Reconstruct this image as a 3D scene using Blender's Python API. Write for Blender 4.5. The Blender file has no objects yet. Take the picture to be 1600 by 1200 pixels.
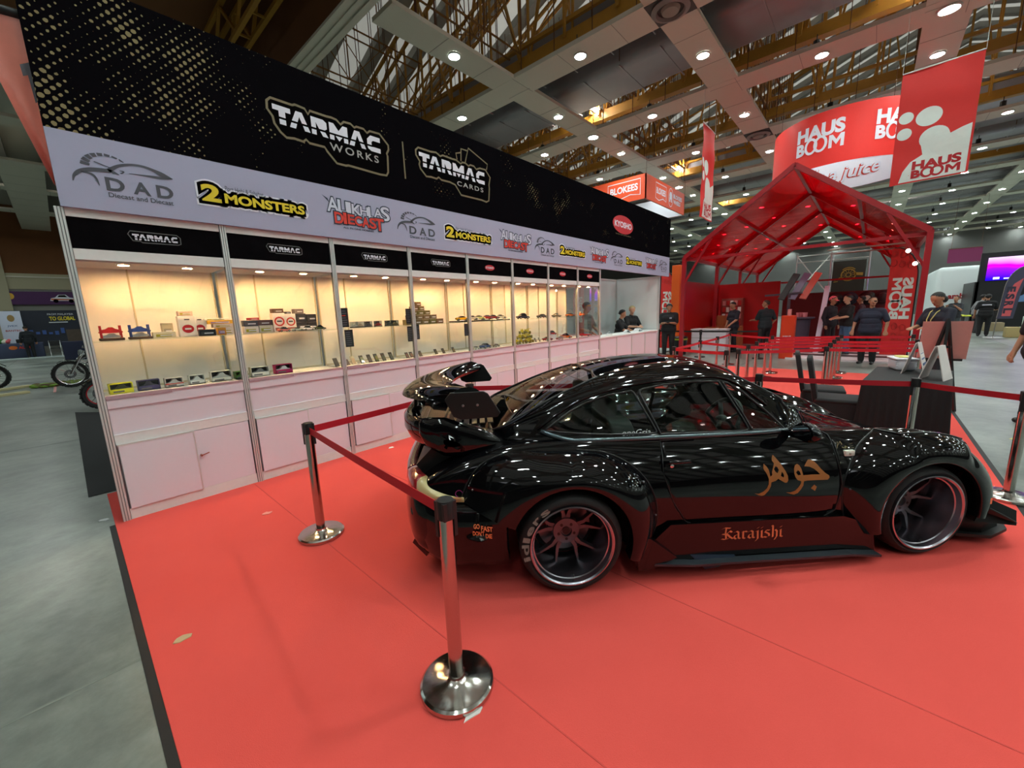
import bpy, bmesh, math, random
from math import pi, sin, cos, radians as RAD, hypot, atan2
from mathutils import Vector as V, Matrix as MX
from mathutils.bvhtree import BVHTree
S = bpy.context.scene; COL = S.collection
rnd = random.Random(11)

# ---------------- camera, world, exposure ----------------
def make_camera():
    ya, pt, ro, f = RAD(47.97683154), RAD(10.15044949), RAD(-1.96347838), 620.897
    fw = V((sin(ya)*cos(pt), cos(ya)*cos(pt), -sin(pt)))
    rt = V((cos(ya), -sin(ya), 0)); up = rt.cross(fw)
    r2 = cos(ro)*rt + sin(ro)*up; u2 = -sin(ro)*rt + cos(ro)*up
    c = bpy.data.cameras.new('camera'); o = bpy.data.objects.new('camera', c); COL.objects.link(o)
    c.sensor_fit = 'HORIZONTAL'; c.sensor_width = 36; c.lens = f/1600*36; c.clip_start = .05; c.clip_end = 300
    m = MX((r2, u2, -fw)).transposed().to_4x4(); m.translation = (-0.1193, -4.5371, 1.62)
    o.matrix_world = m; S.camera = o
make_camera()
W = bpy.data.worlds.new('world'); S.world = W; W.use_nodes = True
W.node_tree.nodes['Background'].inputs[0].default_value = (.9, .95, 1, 1)
W.node_tree.nodes['Background'].inputs[1].default_value = 1.7
S.view_settings.view_transform = 'Standard'; S.view_settings.look = 'None'
S.view_settings.gamma = 1; S.view_settings.exposure = 0.72; S.view_settings.use_curve_mapping = False
cy = S.cycles
cy.use_denoising = True; cy.max_bounces = 10; cy.diffuse_bounces = 4; cy.glossy_bounces = 4
cy.transmission_bounces = 4; cy.transparent_max_bounces = 24; cy.sample_clamp_indirect = 6; cy.sample_clamp_direct = 0
cy.caustics_reflective = False; cy.caustics_refractive = False
LAMP = 168.0        # radiance of the hall downlights
SHOW = 860.0        # radiance of the showcase lamps

# ---------------- materials ----------------
def rgb(r, g, b):
    def l(c):
        c /= 255
        return c/12.92 if c <= .04045 else ((c+.055)/1.055)**2.4
    return (l(r), l(g), l(b), 1)
_M = {}
def mat(name, col=(200, 200, 200), rough=.5, metal=0, spec=.5, bump=0, scale=40, var=.05, emit=None, es=1, coat=0, trans=0, sheen=0):
    if name in _M: return _M[name]
    m = bpy.data.materials.new(name); m.use_nodes = True; n = m.node_tree; b = n.nodes['Principled BSDF']
    c = rgb(*col); b.inputs['Roughness'].default_value = rough; b.inputs['Metallic'].default_value = metal
    b.inputs['Specular IOR Level'].default_value = spec; b.inputs['Coat Weight'].default_value = coat
    b.inputs['Coat Roughness'].default_value = .03
    b.inputs['Base Color'].default_value = c; m.diffuse_color = c
    if var or bump:
        tc = n.nodes.new('ShaderNodeTexCoord'); no = n.nodes.new('ShaderNodeTexNoise'); no.inputs['Scale'].default_value = scale
        n.links.new(tc.outputs['Object'], no.inputs['Vector']); no.inputs['Detail'].default_value = 4
        if var:
            mx = n.nodes.new('ShaderNodeMix'); mx.data_type = 'RGBA'
            mx.inputs['A'].default_value = tuple(min(1, x*(1-var)) for x in c[:3])+(1,)
            mx.inputs['B'].default_value = tuple(min(1, x*(1+var)) for x in c[:3])+(1,)
            n.links.new(no.outputs['Fac'], mx.inputs['Factor']); n.links.new(mx.outputs['Result'], b.inputs['Base Color'])
        if bump:
            bp = n.nodes.new('ShaderNodeBump'); bp.inputs['Strength'].default_value = bump; bp.inputs['Distance'].default_value = .01
            n.links.new(no.outputs['Fac'], bp.inputs['Height']); n.links.new(bp.outputs['Normal'], b.inputs['Normal'])
    if emit:
        b.inputs['Emission Color'].default_value = rgb(*emit); b.inputs['Emission Strength'].default_value = es
    _M[name] = m; return m
def glassy(name, tint=(235, 242, 240), refl=.06, rough=.0, fres=.32):
    if name in _M: return _M[name]
    m = bpy.data.materials.new(name); m.use_nodes = True; n = m.node_tree; n.nodes.clear()
    out = n.nodes.new('ShaderNodeOutputMaterial'); t = n.nodes.new('ShaderNodeBsdfTransparent'); t.inputs[0].default_value = rgb(*tint)
    g = n.nodes.new('ShaderNodeBsdfGlossy'); g.inputs['Roughness'].default_value = rough; g.inputs['Color'].default_value = (1, 1, 1, 1)
    mx = n.nodes.new('ShaderNodeMixShader'); mx.inputs[0].default_value = refl
    if fres:
        f = n.nodes.new('ShaderNodeLayerWeight'); f.inputs[0].default_value = .18
        mm = n.nodes.new('ShaderNodeMath'); mm.operation = 'MULTIPLY_ADD'; mm.inputs[1].default_value = fres; mm.inputs[2].default_value = refl
        n.links.new(f.outputs['Fresnel'], mm.inputs[0]); n.links.new(mm.outputs[0], mx.inputs[0])
    n.links.new(t.outputs[0], mx.inputs[1]); n.links.new(g.outputs[0], mx.inputs[2]); n.links.new(mx.outputs[0], out.inputs[0])
    _M[name] = m; return m
def glow(name, col, st):
    if name in _M: return _M[name]
    m = bpy.data.materials.new(name); m.use_nodes = True; n = m.node_tree; n.nodes.clear()
    out = n.nodes.new('ShaderNodeOutputMaterial'); e = n.nodes.new('ShaderNodeEmission')
    e.inputs[0].default_value = rgb(*col); e.inputs[1].default_value = st; n.links.new(e.outputs[0], out.inputs[0])
    _M[name] = m; return m
def film(name, col, trans=.5, rough=.25):
    """coloured translucent sheet"""
    if name in _M: return _M[name]
    m = bpy.data.materials.new(name); m.use_nodes = True; n = m.node_tree; b = n.nodes['Principled BSDF']
    b.inputs['Base Color'].default_value = rgb(*col); b.inputs['Roughness'].default_value = rough
    t = n.nodes.new('ShaderNodeBsdfTransparent'); t.inputs[0].default_value = rgb(*[min(255, int(c*1.25)+20) for c in col])
    mx = n.nodes.new('ShaderNodeMixShader'); mx.inputs[0].default_value = trans
    tr = n.nodes.new('ShaderNodeBsdfTranslucent'); tr.inputs[0].default_value = rgb(*col)
    m2 = n.nodes.new('ShaderNodeMixShader'); m2.inputs[0].default_value = .35
    n.links.new(b.outputs[0], m2.inputs[1]); n.links.new(tr.outputs[0], m2.inputs[2])
    n.links.new(m2.outputs[0], mx.inputs[1]); n.links.new(t.outputs[0], mx.inputs[2])
    n.links.new(mx.outputs[0], n.nodes['Material Output'].inputs[0]); _M[name] = m; return m

# ---------------- mesh helpers ----------------
class MB:
    """collects shapes; build() links them as ONE mesh object"""
    def __init__(s, M=None): s.v = []; s.f = []; s.mi = []; s.M = M or MX(); s.k = 0
    def add(s, vs, fs, k=None):
        o = len(s.v); s.v += [s.M @ V(p) for p in vs]; s.f += [tuple(o+i for i in f) for f in fs]
        s.mi += [s.k if k is None else k]*len(fs); return s
    def box(s, x0, x1, y0, y1, z0, z1, k=None):
        p = [(x, y, z) for z in (z0, z1) for y in (y0, y1) for x in (x0, x1)]
        return s.add(p, [(0, 2, 3, 1), (4, 5, 7, 6), (0, 1, 5, 4), (1, 3, 7, 5), (3, 2, 6, 7), (2, 0, 4, 6)], k)
    def bbox(s, x0, x1, y0, y1, z0, z1, b=.01, n=2, k=None):
        bm = bmesh.new(); bmesh.ops.create_cube(bm, size=1)
        for v in bm.verts: v.co = V((x0+(v.co.x+.5)*(x1-x0), y0+(v.co.y+.5)*(y1-y0), z0+(v.co.z+.5)*(z1-z0)))
        bmesh.ops.bevel(bm, geom=bm.edges[:], offset=min(b, .49*min(x1-x0, y1-y0, z1-z0)), segments=n, profile=.5, affect='EDGES')
        return s.bm(bm, k)
    def bm(s, bm, k=None):
        bm.verts.index_update(); s.add([v.co.copy() for v in bm.verts], [[v.index for v in f.verts] for f in bm.faces], k); bm.free(); return s
    def me(s, me, M=None, k=None):
        M = M or MX(); return s.add([M @ v.co for v in me.vertices], [tuple(p.vertices) for p in me.polygons], k)
    def bar(s, a, b, w, h=None, up=(0, 0, 1), k=None):
        h = h or w; a = V(a); b = V(b); d = (b-a).normalized(); u = V(up)
        if abs(d.dot(u)) > .98: u = V((1, 0, 0))
        r = d.cross(u).normalized(); u = r.cross(d)
        p = [c+r*i*w/2+u*j*h/2 for c in (a, b) for i, j in ((-1, -1), (1, -1), (1, 1), (-1, 1))]
        return s.add(p, [(3, 2, 1, 0), (4, 5, 6, 7), (0, 1, 5, 4), (1, 2, 6, 5), (2, 3, 7, 6), (3, 0, 4, 7)], k)
    def tube(s, pts, r, n=10, closed=False, k=None, caps=True, rs=None):
        pts = [V(p) for p in pts]; N = len(pts); t0 = None; vs = []
        for i, p in enumerate(pts):
            a = pts[(i-1) % N] if (closed or i > 0) else p; b = pts[(i+1) % N] if (closed or i < N-1) else p
            d = (b-a).normalized()
            if t0 is None: q = d.orthogonal().normalized()
            else: q = (q - d*q.dot(d)); q = q.normalized() if q.length > 1e-6 else d.orthogonal().normalized()
            t0 = d; c = d.cross(q); R = rs[i] if rs else r
            vs += [p+(q*cos(2*pi*j/n)+c*sin(2*pi*j/n))*R for j in range(n)]
        fs = []
        for i in range(N if closed else N-1):
            for j in range(n):
                i2 = (i+1) % N; fs.append((i*n+j, i*n+(j+1) % n, i2*n+(j+1) % n, i2*n+j))
        if caps and not closed: fs += [tuple(range(n-1, -1, -1)), tuple((N-1)*n+j for j in range(n))]
        return s.add(vs, fs, k)
    def cyl(s, a, b, r, n=16, r2=None, k=None): return s.tube([a, b], r, n, k=k, rs=[r, r if r2 is None else r2])
    def lathe(s, prof, n=32, M=None, k=None, closed=False, caps=True):
        """prof: (r, z) pairs round the z axis"""
        M = M or MX(); vs = [M @ V((r*cos(2*pi*j/n), r*sin(2*pi*j/n), z)) for r, z in prof for j in range(n)]
        m = len(prof); fs = [(i*n+j, i*n+(j+1) % n, ((i+1) % m)*n+(j+1) % n, ((i+1) % m)*n+j) for i in range(m if closed else m-1) for j in range(n)]
        if not closed and caps:
            if prof[0][0] > 0: fs.append(tuple(range(n-1, -1, -1)))
            if prof[-1][0] > 0: fs.append(tuple((m-1)*n+j for j in range(n)))
        return s.add(vs, fs, k)
    def prism(s, poly, d0, d1, M=None, k=None):
        """poly in XY extruded along z from d0 to d1"""
        M = M or MX(); n = len(poly); vs = [M @ V((x, y, d)) for d in (d0, d1) for x, y in poly]
        fs = [tuple(range(n-1, -1, -1)), tuple(range(n, 2*n))]+[(i, (i+1) % n, n+(i+1) % n, n+i) for i in range(n)]
        return s.add(vs, fs, k)
    def flat(s, poly, M=None, k=None):
        M = M or MX(); return s.add([M @ V((x, y, 0)) for x, y in poly], [tuple(range(len(poly)))], k)
    def ball(s, c, r, n=12, sc=(1, 1, 1), k=None):
        bm = bmesh.new(); bmesh.ops.create_uvsphere(bm, u_segments=n, v_segments=max(6, n*2//3), radius=r)
        for v in bm.verts: v.co = V((v.co.x*sc[0], v.co.y*sc[1], v.co.z*sc[2]))+V(c)
        return s.bm(bm, k)
    def build(s, name, mats, parent=None, smooth=False, loc=None):
        me = bpy.data.meshes.new(name); me.from_pydata([tuple(v) for v in s.v], [], s.f)
        mats = mats if isinstance(mats, (list, tuple)) else [mats]
        for m in mats: me.materials.append(m)
        if len(mats) > 1: me.polygons.foreach_set('material_index', s.mi)
        me.update()
        if smooth:
            me.polygons.foreach_set('use_smooth', [True]*len(me.polygons))
            if smooth != 'all':
                me.set_sharp_from_angle(angle=RAD(smooth if smooth is not True else 40))
        o = bpy.data.objects.new(name, me); COL.objects.link(o)
        if parent: o.parent = parent
        if loc: o.location = loc
        return o
def tag(o, label=None, cat=None, group=None, kind=None):
    if label: o['label'] = label
    if cat: o['category'] = cat
    if group: o['group'] = group
    if kind: o['kind'] = kind
    return o
def thing(name, label, cat, loc=(0, 0, 0), rz=0, group=None):
    o = bpy.data.objects.new(name, None); COL.objects.link(o); o.location = loc; o.rotation_euler = (0, 0, rz)
    o.empty_display_size = .1
    return tag(o, label, cat, group)
def dup(root, loc=None, rz=None, label=None, group=None, scale=None):
    def cp(o, par):
        c = o.copy(); COL.objects.link(c)
        if par: c.parent = par
        for ch in kids.get(o.name, []): cp(ch, c)
        return c
    kids = {}
    def walk(o):
        kids[o.name] = list(o.children)
        for c in o.children: walk(c)
    walk(root); c = cp(root, None)
    if loc is not None: c.location = loc
    if rz is not None: c.rotation_euler = (0, 0, rz)
    if scale: c.scale = scale
    if label: c['label'] = label
    if group: c['group'] = group
    return c
def struct(mb, name, m, **k): return tag(mb.build(name, m, **k), kind='structure')
def frame(o, right, up):
    """matrix: local x -> right, y -> up, z -> right x up, origin o"""
    r = V(right).normalized(); u = V(up).normalized(); n = r.cross(u)
    m = MX((r, u, n)).transposed().to_4x4(); m.translation = V(o); return m
def curve_me(splines):
    """filled 2D outline (holes allowed) -> mesh in XY"""
    c = bpy.data.curves.new('c', 'CURVE'); c.dimensions = '2D'; c.fill_mode = 'FRONT'
    for pts in splines:
        sp = c.splines.new('POLY'); sp.points.add(len(pts)-1); sp.use_cyclic_u = True
        for p, q in zip(sp.points, pts): p.co = (q[0], q[1], 0, 1)
    o = bpy.data.objects.new('c', c); me = bpy.data.meshes.new_from_object(o); bpy.data.objects.remove(o); bpy.data.curves.remove(c); return me
_T = {}
def text_me(t, off=0., shear=0., space=1., align='CENTER'):
    """built-in font, cap height about .7, centred on x"""
    k = (t, off, shear, space, align)
    if k in _T: return _T[k]
    c = bpy.data.curves.new('t', 'FONT'); c.body = t; c.size = 1; c.offset = off; c.shear = shear; c.space_character = space
    c.align_x = align; c.resolution_u = 4; c.fill_mode = 'FRONT'
    o = bpy.data.objects.new('t', c); me = bpy.data.meshes.new_from_object(o); bpy.data.objects.remove(o); bpy.data.curves.remove(c)
    _T[k] = me; return me
def fit(me, x0, x1, y0, y1):
    """matrix that maps the mesh's XY bounds onto the rectangle"""
    xs = [v.co.x for v in me.vertices]; ys = [v.co.y for v in me.vertices]
    a, b, c, d = min(xs), max(xs), min(ys), max(ys)
    return MX.Translation((x0, y0, 0)) @ MX.Diagonal(((x1-x0)/(b-a), (y1-y0)/(d-c), 1, 1)) @ MX.Translation((-a, -c, 0))
def stroke(mb, pts, w, M=None, k=None, z=0, closed=False, ws=None):
    """ribbon of width w along a polyline in XY"""
    M = M or MX(); P = [V((p[0], p[1])) for p in pts]; n = len(P); L = []; 
    for i in range(n):
        a = P[(i-1) % n] if closed or i else P[i]; b = P[(i+1) % n] if closed or i < n-1 else P[i]
        d = (b-a); d = d.normalized() if d.length > 1e-9 else V((1, 0)); q = V((-d.y, d.x)); ww = (ws[i] if ws else w)/2
        L.append((P[i]+q*ww, P[i]-q*ww))
    vs = [M @ V((p.x, p.y, z)) for l in L for p in l]; 
    mb.add(vs, [(2*i+1, 2*((i+1) % n)+1, 2*((i+1) % n), 2*i) for i in range(n if closed else n-1)], k)
def nib(mb, paths, w, ang, M=None, k=None):
    """broad-pen lettering: a slanted pen edge swept along each path"""
    M = M or MX(); q = V((cos(ang), sin(ang)))*w/2
    for pts in paths:
        for a, b in zip(pts, pts[1:]):
            a = V(a); b = V(b); d = (b-a).normalized()*w*.12; a = a-d; b = b+d
            P = [a-q, b-q, b+q, a+q]
            if (P[1]-P[0]).cross(P[2]-P[1]) < 0: P.reverse()
            mb.add([M @ V((p.x, p.y, 0)) for p in P], [(0, 1, 2, 3)], k)
def cr(pts, n=6, closed=False):
    """Catmull-Rom through points"""
    P = [V(p) for p in pts]; N = len(P); out = []
    for i in range(N if closed else N-1):
        p0 = P[(i-1) % N] if closed or i else P[0]*2-P[1]; p1 = P[i]; p2 = P[(i+1) % N]; p3 = P[(i+2) % N] if closed or i < N-2 else P[-1]*2-P[-2]
        for j in range(n):
            t = j/n; out.append(.5*((2*p1)+(p2-p0)*t+(2*p0-5*p1+4*p2-p3)*t*t+(3*p1-p0-3*p2+p3)*t**3))
    if not closed: out.append(P[-1])
    return out
def interp(tab, x):
    """smooth (monotone-ish cubic Hermite) interpolation of [(x, v), ...]"""
    n = len(tab)
    if x <= tab[0][0]: return tab[0][1]
    if x >= tab[-1][0]: return tab[-1][1]
    for i in range(n-1):
        if x <= tab[i+1][0]: break
    def sl(j):
        if j == 0: return (tab[1][1]-tab[0][1])/(tab[1][0]-tab[0][0])
        if j == n-1: return (tab[-1][1]-tab[-2][1])/(tab[-1][0]-tab[-2][0])
        return (tab[j+1][1]-tab[j-1][1])/(tab[j+1][0]-tab[j-1][0])
    x0, v0 = tab[i]; x1, v1 = tab[i+1]; h = x1-x0; t = (x-x0)/h
    return (2*t**3-3*t*t+1)*v0+(t**3-2*t*t+t)*h*sl(i)+(-2*t**3+3*t*t)*v1+(t**3-t*t)*h*sl(i+1)
# ================= THE HALL =================
def concrete():
    m = bpy.data.materials.new('polished_concrete'); m.use_nodes = True; n = m.node_tree; L = n.links.new; b = n.nodes['Principled BSDF']
    tc = n.nodes.new('ShaderNodeTexCoord')
    def noise(s, d, r=.5):
        o = n.nodes.new('ShaderNodeTexNoise'); o.inputs['Scale'].default_value = s; o.inputs['Detail'].default_value = d; o.inputs['Roughness'].default_value = r
        L(tc.outputs['Object'], o.inputs['Vector']); return o
    a = noise(.8, 9, .66); c = noise(7, 6, .72)
    r = n.nodes.new('ShaderNodeValToRGB'); L(a.outputs['Fac'], r.inputs[0])
    e = r.color_ramp.elements; e[0].position = .3; e[0].color = rgb(84, 90, 86); e[1].position = .72; e[1].color = rgb(156, 162, 154)
    mx = n.nodes.new('ShaderNodeMix'); mx.data_type = 'RGBA'; mx.blend_type = 'OVERLAY'; mx.inputs['Factor'].default_value = .4
    L(r.outputs[0], mx.inputs['A']); L(c.outputs['Fac'], mx.inputs['B']); L(mx.outputs['Result'], b.inputs['Base Color'])
    rr = n.nodes.new('ShaderNodeMapRange'); L(a.outputs['Fac'], rr.inputs[0]); rr.inputs[3].default_value = .24; rr.inputs[4].default_value = .38
    L(rr.outputs[0], b.inputs['Roughness']); return m
def carpet_mat():
    m = mat('red_carpet', (230, 84, 78), .95, spec=.15, var=0, bump=0); n = m.node_tree; L = n.links.new; b = n.nodes['Principled BSDF']
    tc = n.nodes.new('ShaderNodeTexCoord'); mx = n.nodes.new('ShaderNodeMix'); mx.data_type = 'RGBA'
    a = n.nodes.new('ShaderNodeTexNoise'); a.inputs['Scale'].default_value = .9; a.inputs['Detail'].default_value = 6; L(tc.outputs['Object'], a.inputs[0])
    f = n.nodes.new('ShaderNodeTexNoise'); f.inputs['Scale'].default_value = 420; L(tc.outputs['Object'], f.inputs[0])
    mx.inputs['A'].default_value = rgb(222, 80, 73); mx.inputs['B'].default_value = rgb(240, 96, 88); L(a.outputs['Fac'], mx.inputs['Factor'])
    L(mx.outputs['Result'], b.inputs['Base Color']); bp = n.nodes.new('ShaderNodeBump'); bp.inputs['Strength'].default_value = .5; bp.inputs['Distance'].default_value = .004
    L(f.outputs['Fac'], bp.inputs['Height']); L(bp.outputs['Normal'], b.inputs['Normal']); return m
CONC = concrete(); CARPET = carpet_mat()
struct(MB().box(-16, 62, -46, 37, -.1, 0), 'floor', CONC)
jt = MB()
for x in range(-14, 62, 6): jt.box(x-.008, x+.008, -46, 37, 0, .001)
for y in range(-44, 36, 6): jt.box(-16, 62, y-.008, y+.008, 0, .001)
struct(jt, 'floor_joint_lines', mat('joint_filler', (120, 126, 120), .7))
tag(MB().bbox(-.075, 11.75, -5.52, .9, 0, .006, .002, 1).build('carpet', CARPET), 'red exhibition carpet under the black car and the white booth', 'carpet')
tag(MB().box(-.11, -.075, -7, -.02, 0, .003).build('edge_strip', mat('black_edging', (22, 22, 24), .6)), 'thin black strip along the red carpet edge beside bare concrete', 'tape')  # thin flat black strip beside the carpet edge
tag(MB().box(-.075, 11.75, -5.56, -5.52, 0, .003).build('edge_strip', mat('black_edging')), 'black tape strip along the carpet edge by the open aisle', 'tape')
mt = MB(); mt.add([(-.2, .95, .004), (.03, .95, .004), (.2, 6.3, .004), (-.2, 6.85, .004)], [(0, 1, 2, 3)]); mt.add([(-.2, .95, 0), (.03, .95, 0), (.2, 6.3, 0), (-.2, 6.85, 0)], [(3, 2, 1, 0)])
tag(mt.build('carpet_runner', mat('black_carpet', (38, 38, 40), .95, bump=.3, scale=300)), 'black carpet runner on the concrete beside the booth end', 'carpet')
se = MB()
for x in (.93, 1.93): se.box(x, x+.006, -5.5, -.02, .006, .0075)
struct(se, 'floor_carpet_seams', mat('carpet_seam', (214, 74, 68), .95))
scr = mat('scrap_paper', (222, 216, 205), .8)
for k, (x, y, z0, lab, c) in enumerate(((.05, -2.01, .006, 'tan paper scrap on the red carpet near the concrete edge', (200, 170, 130)), (.77, -3.46, .006, 'torn white sticker scrap beside the round post base', (235, 230, 225)),
        (.8, -.84, .006, 'small pale scrap on carpet in front of the cabinets', (240, 150, 140)), (2.4, -.19, .006, 'white crumpled scrap by the cabinet base near the wing', (240, 236, 230)), (-.13, .18, 0, 'white plastic scrap at the booth corner post', (225, 225, 228)))):
    b = MB(); r2 = random.Random(k)
    pts = [(cos(a)*(.02+.025*r2.random())*(1.6 if k == 1 else 1), sin(a)*(.018+.015*r2.random())) for a in [i*2*pi/9 for i in range(9)]]
    b.prism(pts, 0, .004)
    tag(b.build('paper_scrap', mat('scrap%d' % k, c, .8), loc=(x, y, z0)), lab, 'litter')

# --- ceiling grid of white soffit strips with rods, ducts, trusses, roof ---
WHT = mat('soffit_white', (206, 200, 184), .7, var=.03); ROD = mat('rusty_rod', (92, 52, 24), .7); YEL = mat('mustard_steel', (172, 122, 34), .55, var=.12, scale=8)
DUCT = mat('duct_cladding', (148, 145, 148), .42, metal=.3, var=.15, scale=1.2); ROOF = film('roof_sheet', (200, 198, 186), .0, .8); _n = ROOF.node_tree
for _q in _n.nodes:      # matt sheet; passing daylight is added to brighten roof and hall
    if _q.type == 'MIX_SHADER': _q.inputs[0].default_value = .22 if _q.inputs[1].links and _q.inputs[1].links[0].from_node.type == 'BSDF_PRINCIPLED' else 0
RIB = film('roof_rib', (150, 148, 140), .0, .8)
for _q in RIB.node_tree.nodes:
    if _q.type == 'MIX_SHADER': _q.inputs[0].default_value = .14 if _q.inputs[1].links and _q.inputs[1].links[0].from_node.type == 'BSDF_PRINCIPLED' else 0  # ribs pass daylight too, added to lighten their dark undersides
BRN = mat('brown_wall', (112, 66, 26), .75, var=.14, scale=1.5)
XS = [9.7+4.5*i for i in range(-3, 12)]; YS = [3.85-4.53*j for j in range(-7, 10)]; ZC = 8.0
def roofz(y): return max(9.4, 12.74-.38*(y-9.06)) if y > -8 else 12.74-.38*(-17.06)+.38*(y+8)
def strip(name, x0, x1, y0, y1, rods=True):
    b = MB(); lx = x1-x0 > y1-y0; b.box(x0, x1, y0, y1, ZC+(.004 if lx else 0), ZC+(.1 if lx else .104), 0)
    n = int((x1-x0 if lx else y1-y0)/1.15)
    lng = (x1-x0) if lx else (y1-y0); d = 1.5
    for i in range(1, int(lng/d)):   # panel joints
        if lx: b.box(x0+i*d-.006, x0+i*d+.006, y0, y1, ZC-.003, ZC, 2)
        else: b.box(x0, x1, y0+i*d-.006, y0+i*d+.006, ZC-.003, ZC, 2)
    return struct(b, name, [WHT, ROD, mat('soffit_joint', (150, 146, 136), .8)])
nt = 0
for i, x in enumerate(XS):
    nt += 1; y1 = 17 if x > 6 else 1.5
    strip('ceiling_strip_%d' % nt, x-.45, x+.45, -46, y1 if x < 30 else 30)
for j, y in enumerate(YS):
    if y > 31: continue
    nt += 1; x0 = 5.45 if y > 2 else -16
    strip('ceiling_strip_%d' % nt, x0, 61.5, y-.4, y+.4)
for (a, b_, c, d) in ((-16, 3.8, 15.6, 16.5), (-16, 3.8, 20.6, 21.4), (-16, 3.8, 25.1, 25.9), (-16, 3.8, 30.6, 31.4), (-.85, .4, 21.4, 36.8)):
    nt += 1; strip('ceiling_strip_%d' % nt, a, b_, c, d, False)
def rods(P):
    if not P: return
    b = MB()
    for x, y in P: b.cyl((x, y, ZC+.11), (x, y, min(roofz(y)-.36, 14)), .012, 4)
    tag(b.build('hanger_rods', ROD), 'row of thin rusty hanger rods standing on a white ceiling strip', 'hanger rods', 'hanger rod rows above the strips', 'stuff')
for y in [q for q in YS if -25 < q < 14]:
    for x0, x1 in ((5.6, 6.6), (7.2, 9.2), (14.95, 16.3), (16.95, 18.2), (19.5, 23.2)):
        for s_ in (-.34, .34): rods([(x0+.5*k, y+s_) for k in range(int((x1-x0)/.5)+1)])
GY = [8.4, 3.85, -.68, -5.2, -14]
for x in (9.31, 13.81, 18.31):
    for ya, yb in zip(GY, GY[1:]): rods([(x, yb+.6+1.1*k) for k in range(int((ya-yb-1.2)/1.1)+1)])
# roof sheeting with broad ribs
b = MB()
for k in range(-16, 62, 3):
    for ya, yb in ((-8, 17.8), (17.8, 36.8), (-46, -8)):
        b.add([(k, ya, roofz(ya)), (k+3, ya, roofz(ya)), (k+3, yb, roofz(yb)), (k, yb, roofz(yb))], [(0, 1, 2, 3)], 0)
        for q in (0, 1.5):
            x = k+q; dz = .32
            b.add([(x, ya, roofz(ya)-dz), (x+.42, ya, roofz(ya)-dz), (x+.42, yb, roofz(yb)-dz), (x, yb, roofz(yb)-dz), (x, ya, roofz(ya)), (x+.42, ya, roofz(ya)), (x+.42, yb, roofz(yb)), (x, yb, roofz(yb))],
                  [(0, 1, 2, 3), (0, 4, 5, 1), (0, 3, 7, 4), (1, 5, 6, 2)], 1)
struct(b, 'ceiling_roof', [ROOF, RIB])
struct(MB().box(-16, 4.9, 2.2, 36.8, 10.4, 10.5), 'ceiling_brown_soffit', BRN)
struct(MB().box(4.9, 5.15, 2.2, 36, 8.25, 18).box(4.72, 5.2, 2.2, 36, 8.0, 8.03, 1).box(4.72, 4.84, 2.2, 36, 7.97, 8.0, 1).box(4.9, 5.0, 2.2, 36, 7.97, 8.0, 1).box(5.06, 5.2, 2.2, 36, 7.96, 8.25, 1), 'wall_bulkhead', [BRN, WHT])
def rafter(x, y0, y1, lab):
    b = MB()
    for s in (-.16, .16):
        for dz in (.45, 1.25): b.bar((x+s, y0, roofz(y0)-dz), (x+s, y1, roofz(y1)-dz), .07, .09)
    n = int((y1-y0)/.9)
    for i in range(n):
        ya, yb = y0+(y1-y0)*i/n, y0+(y1-y0)*(i+1)/n; s = -.16 if i % 2 else .16
        b.bar((x-.16, ya, roofz(ya)-(.45 if i % 2 else 1.25)), (x-.16, yb, roofz(yb)-(1.25 if i % 2 else .45)), .045); b.bar((x+.16, ya, roofz(ya)-(1.25 if i % 2 else .45)), (x+.16, yb, roofz(yb)-(.45 if i % 2 else 1.25)), .045); b.bar((x+s, ya, roofz(ya)-1.25), (x-s, yb, roofz(yb)-1.25), .035)
    return tag(b.build('roof_rafter', YEL), lab, 'roof rafter', 'mustard lattice rafters')
for x, lab in ((6.9, 'slender mustard rafter against the pale roof right of the bulkhead'), (12.1, 'slender mustard rafter above the grey ducts'), (16.6, 'slender mustard rafter above the round banner bay')): rafter(x, -7, 16, lab)
b = MB()
for s in (-.18, .18):
    for z in (9.0, 10.1): b.bar((4.25+s, 3, z), (4.25+s, 16, z), .1, .1)
for k in range(12):
    ya, yb = 3+13*k/12, 3+13*(k+1)/12
    for s in (-.18, .18): b.bar((4.25+s, ya, 9.0 if k % 2 else 10.1), (4.25+s, yb, 10.1 if k % 2 else 9.0), .07)
    b.bar((4.07, ya, 9.0), (4.43, ya, 9.0), .05)
tag(b.build('roof_truss', YEL), 'mustard steel truss in front of the brown bulkhead', 'roof truss', 'mustard steel roof trusses')
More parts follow.
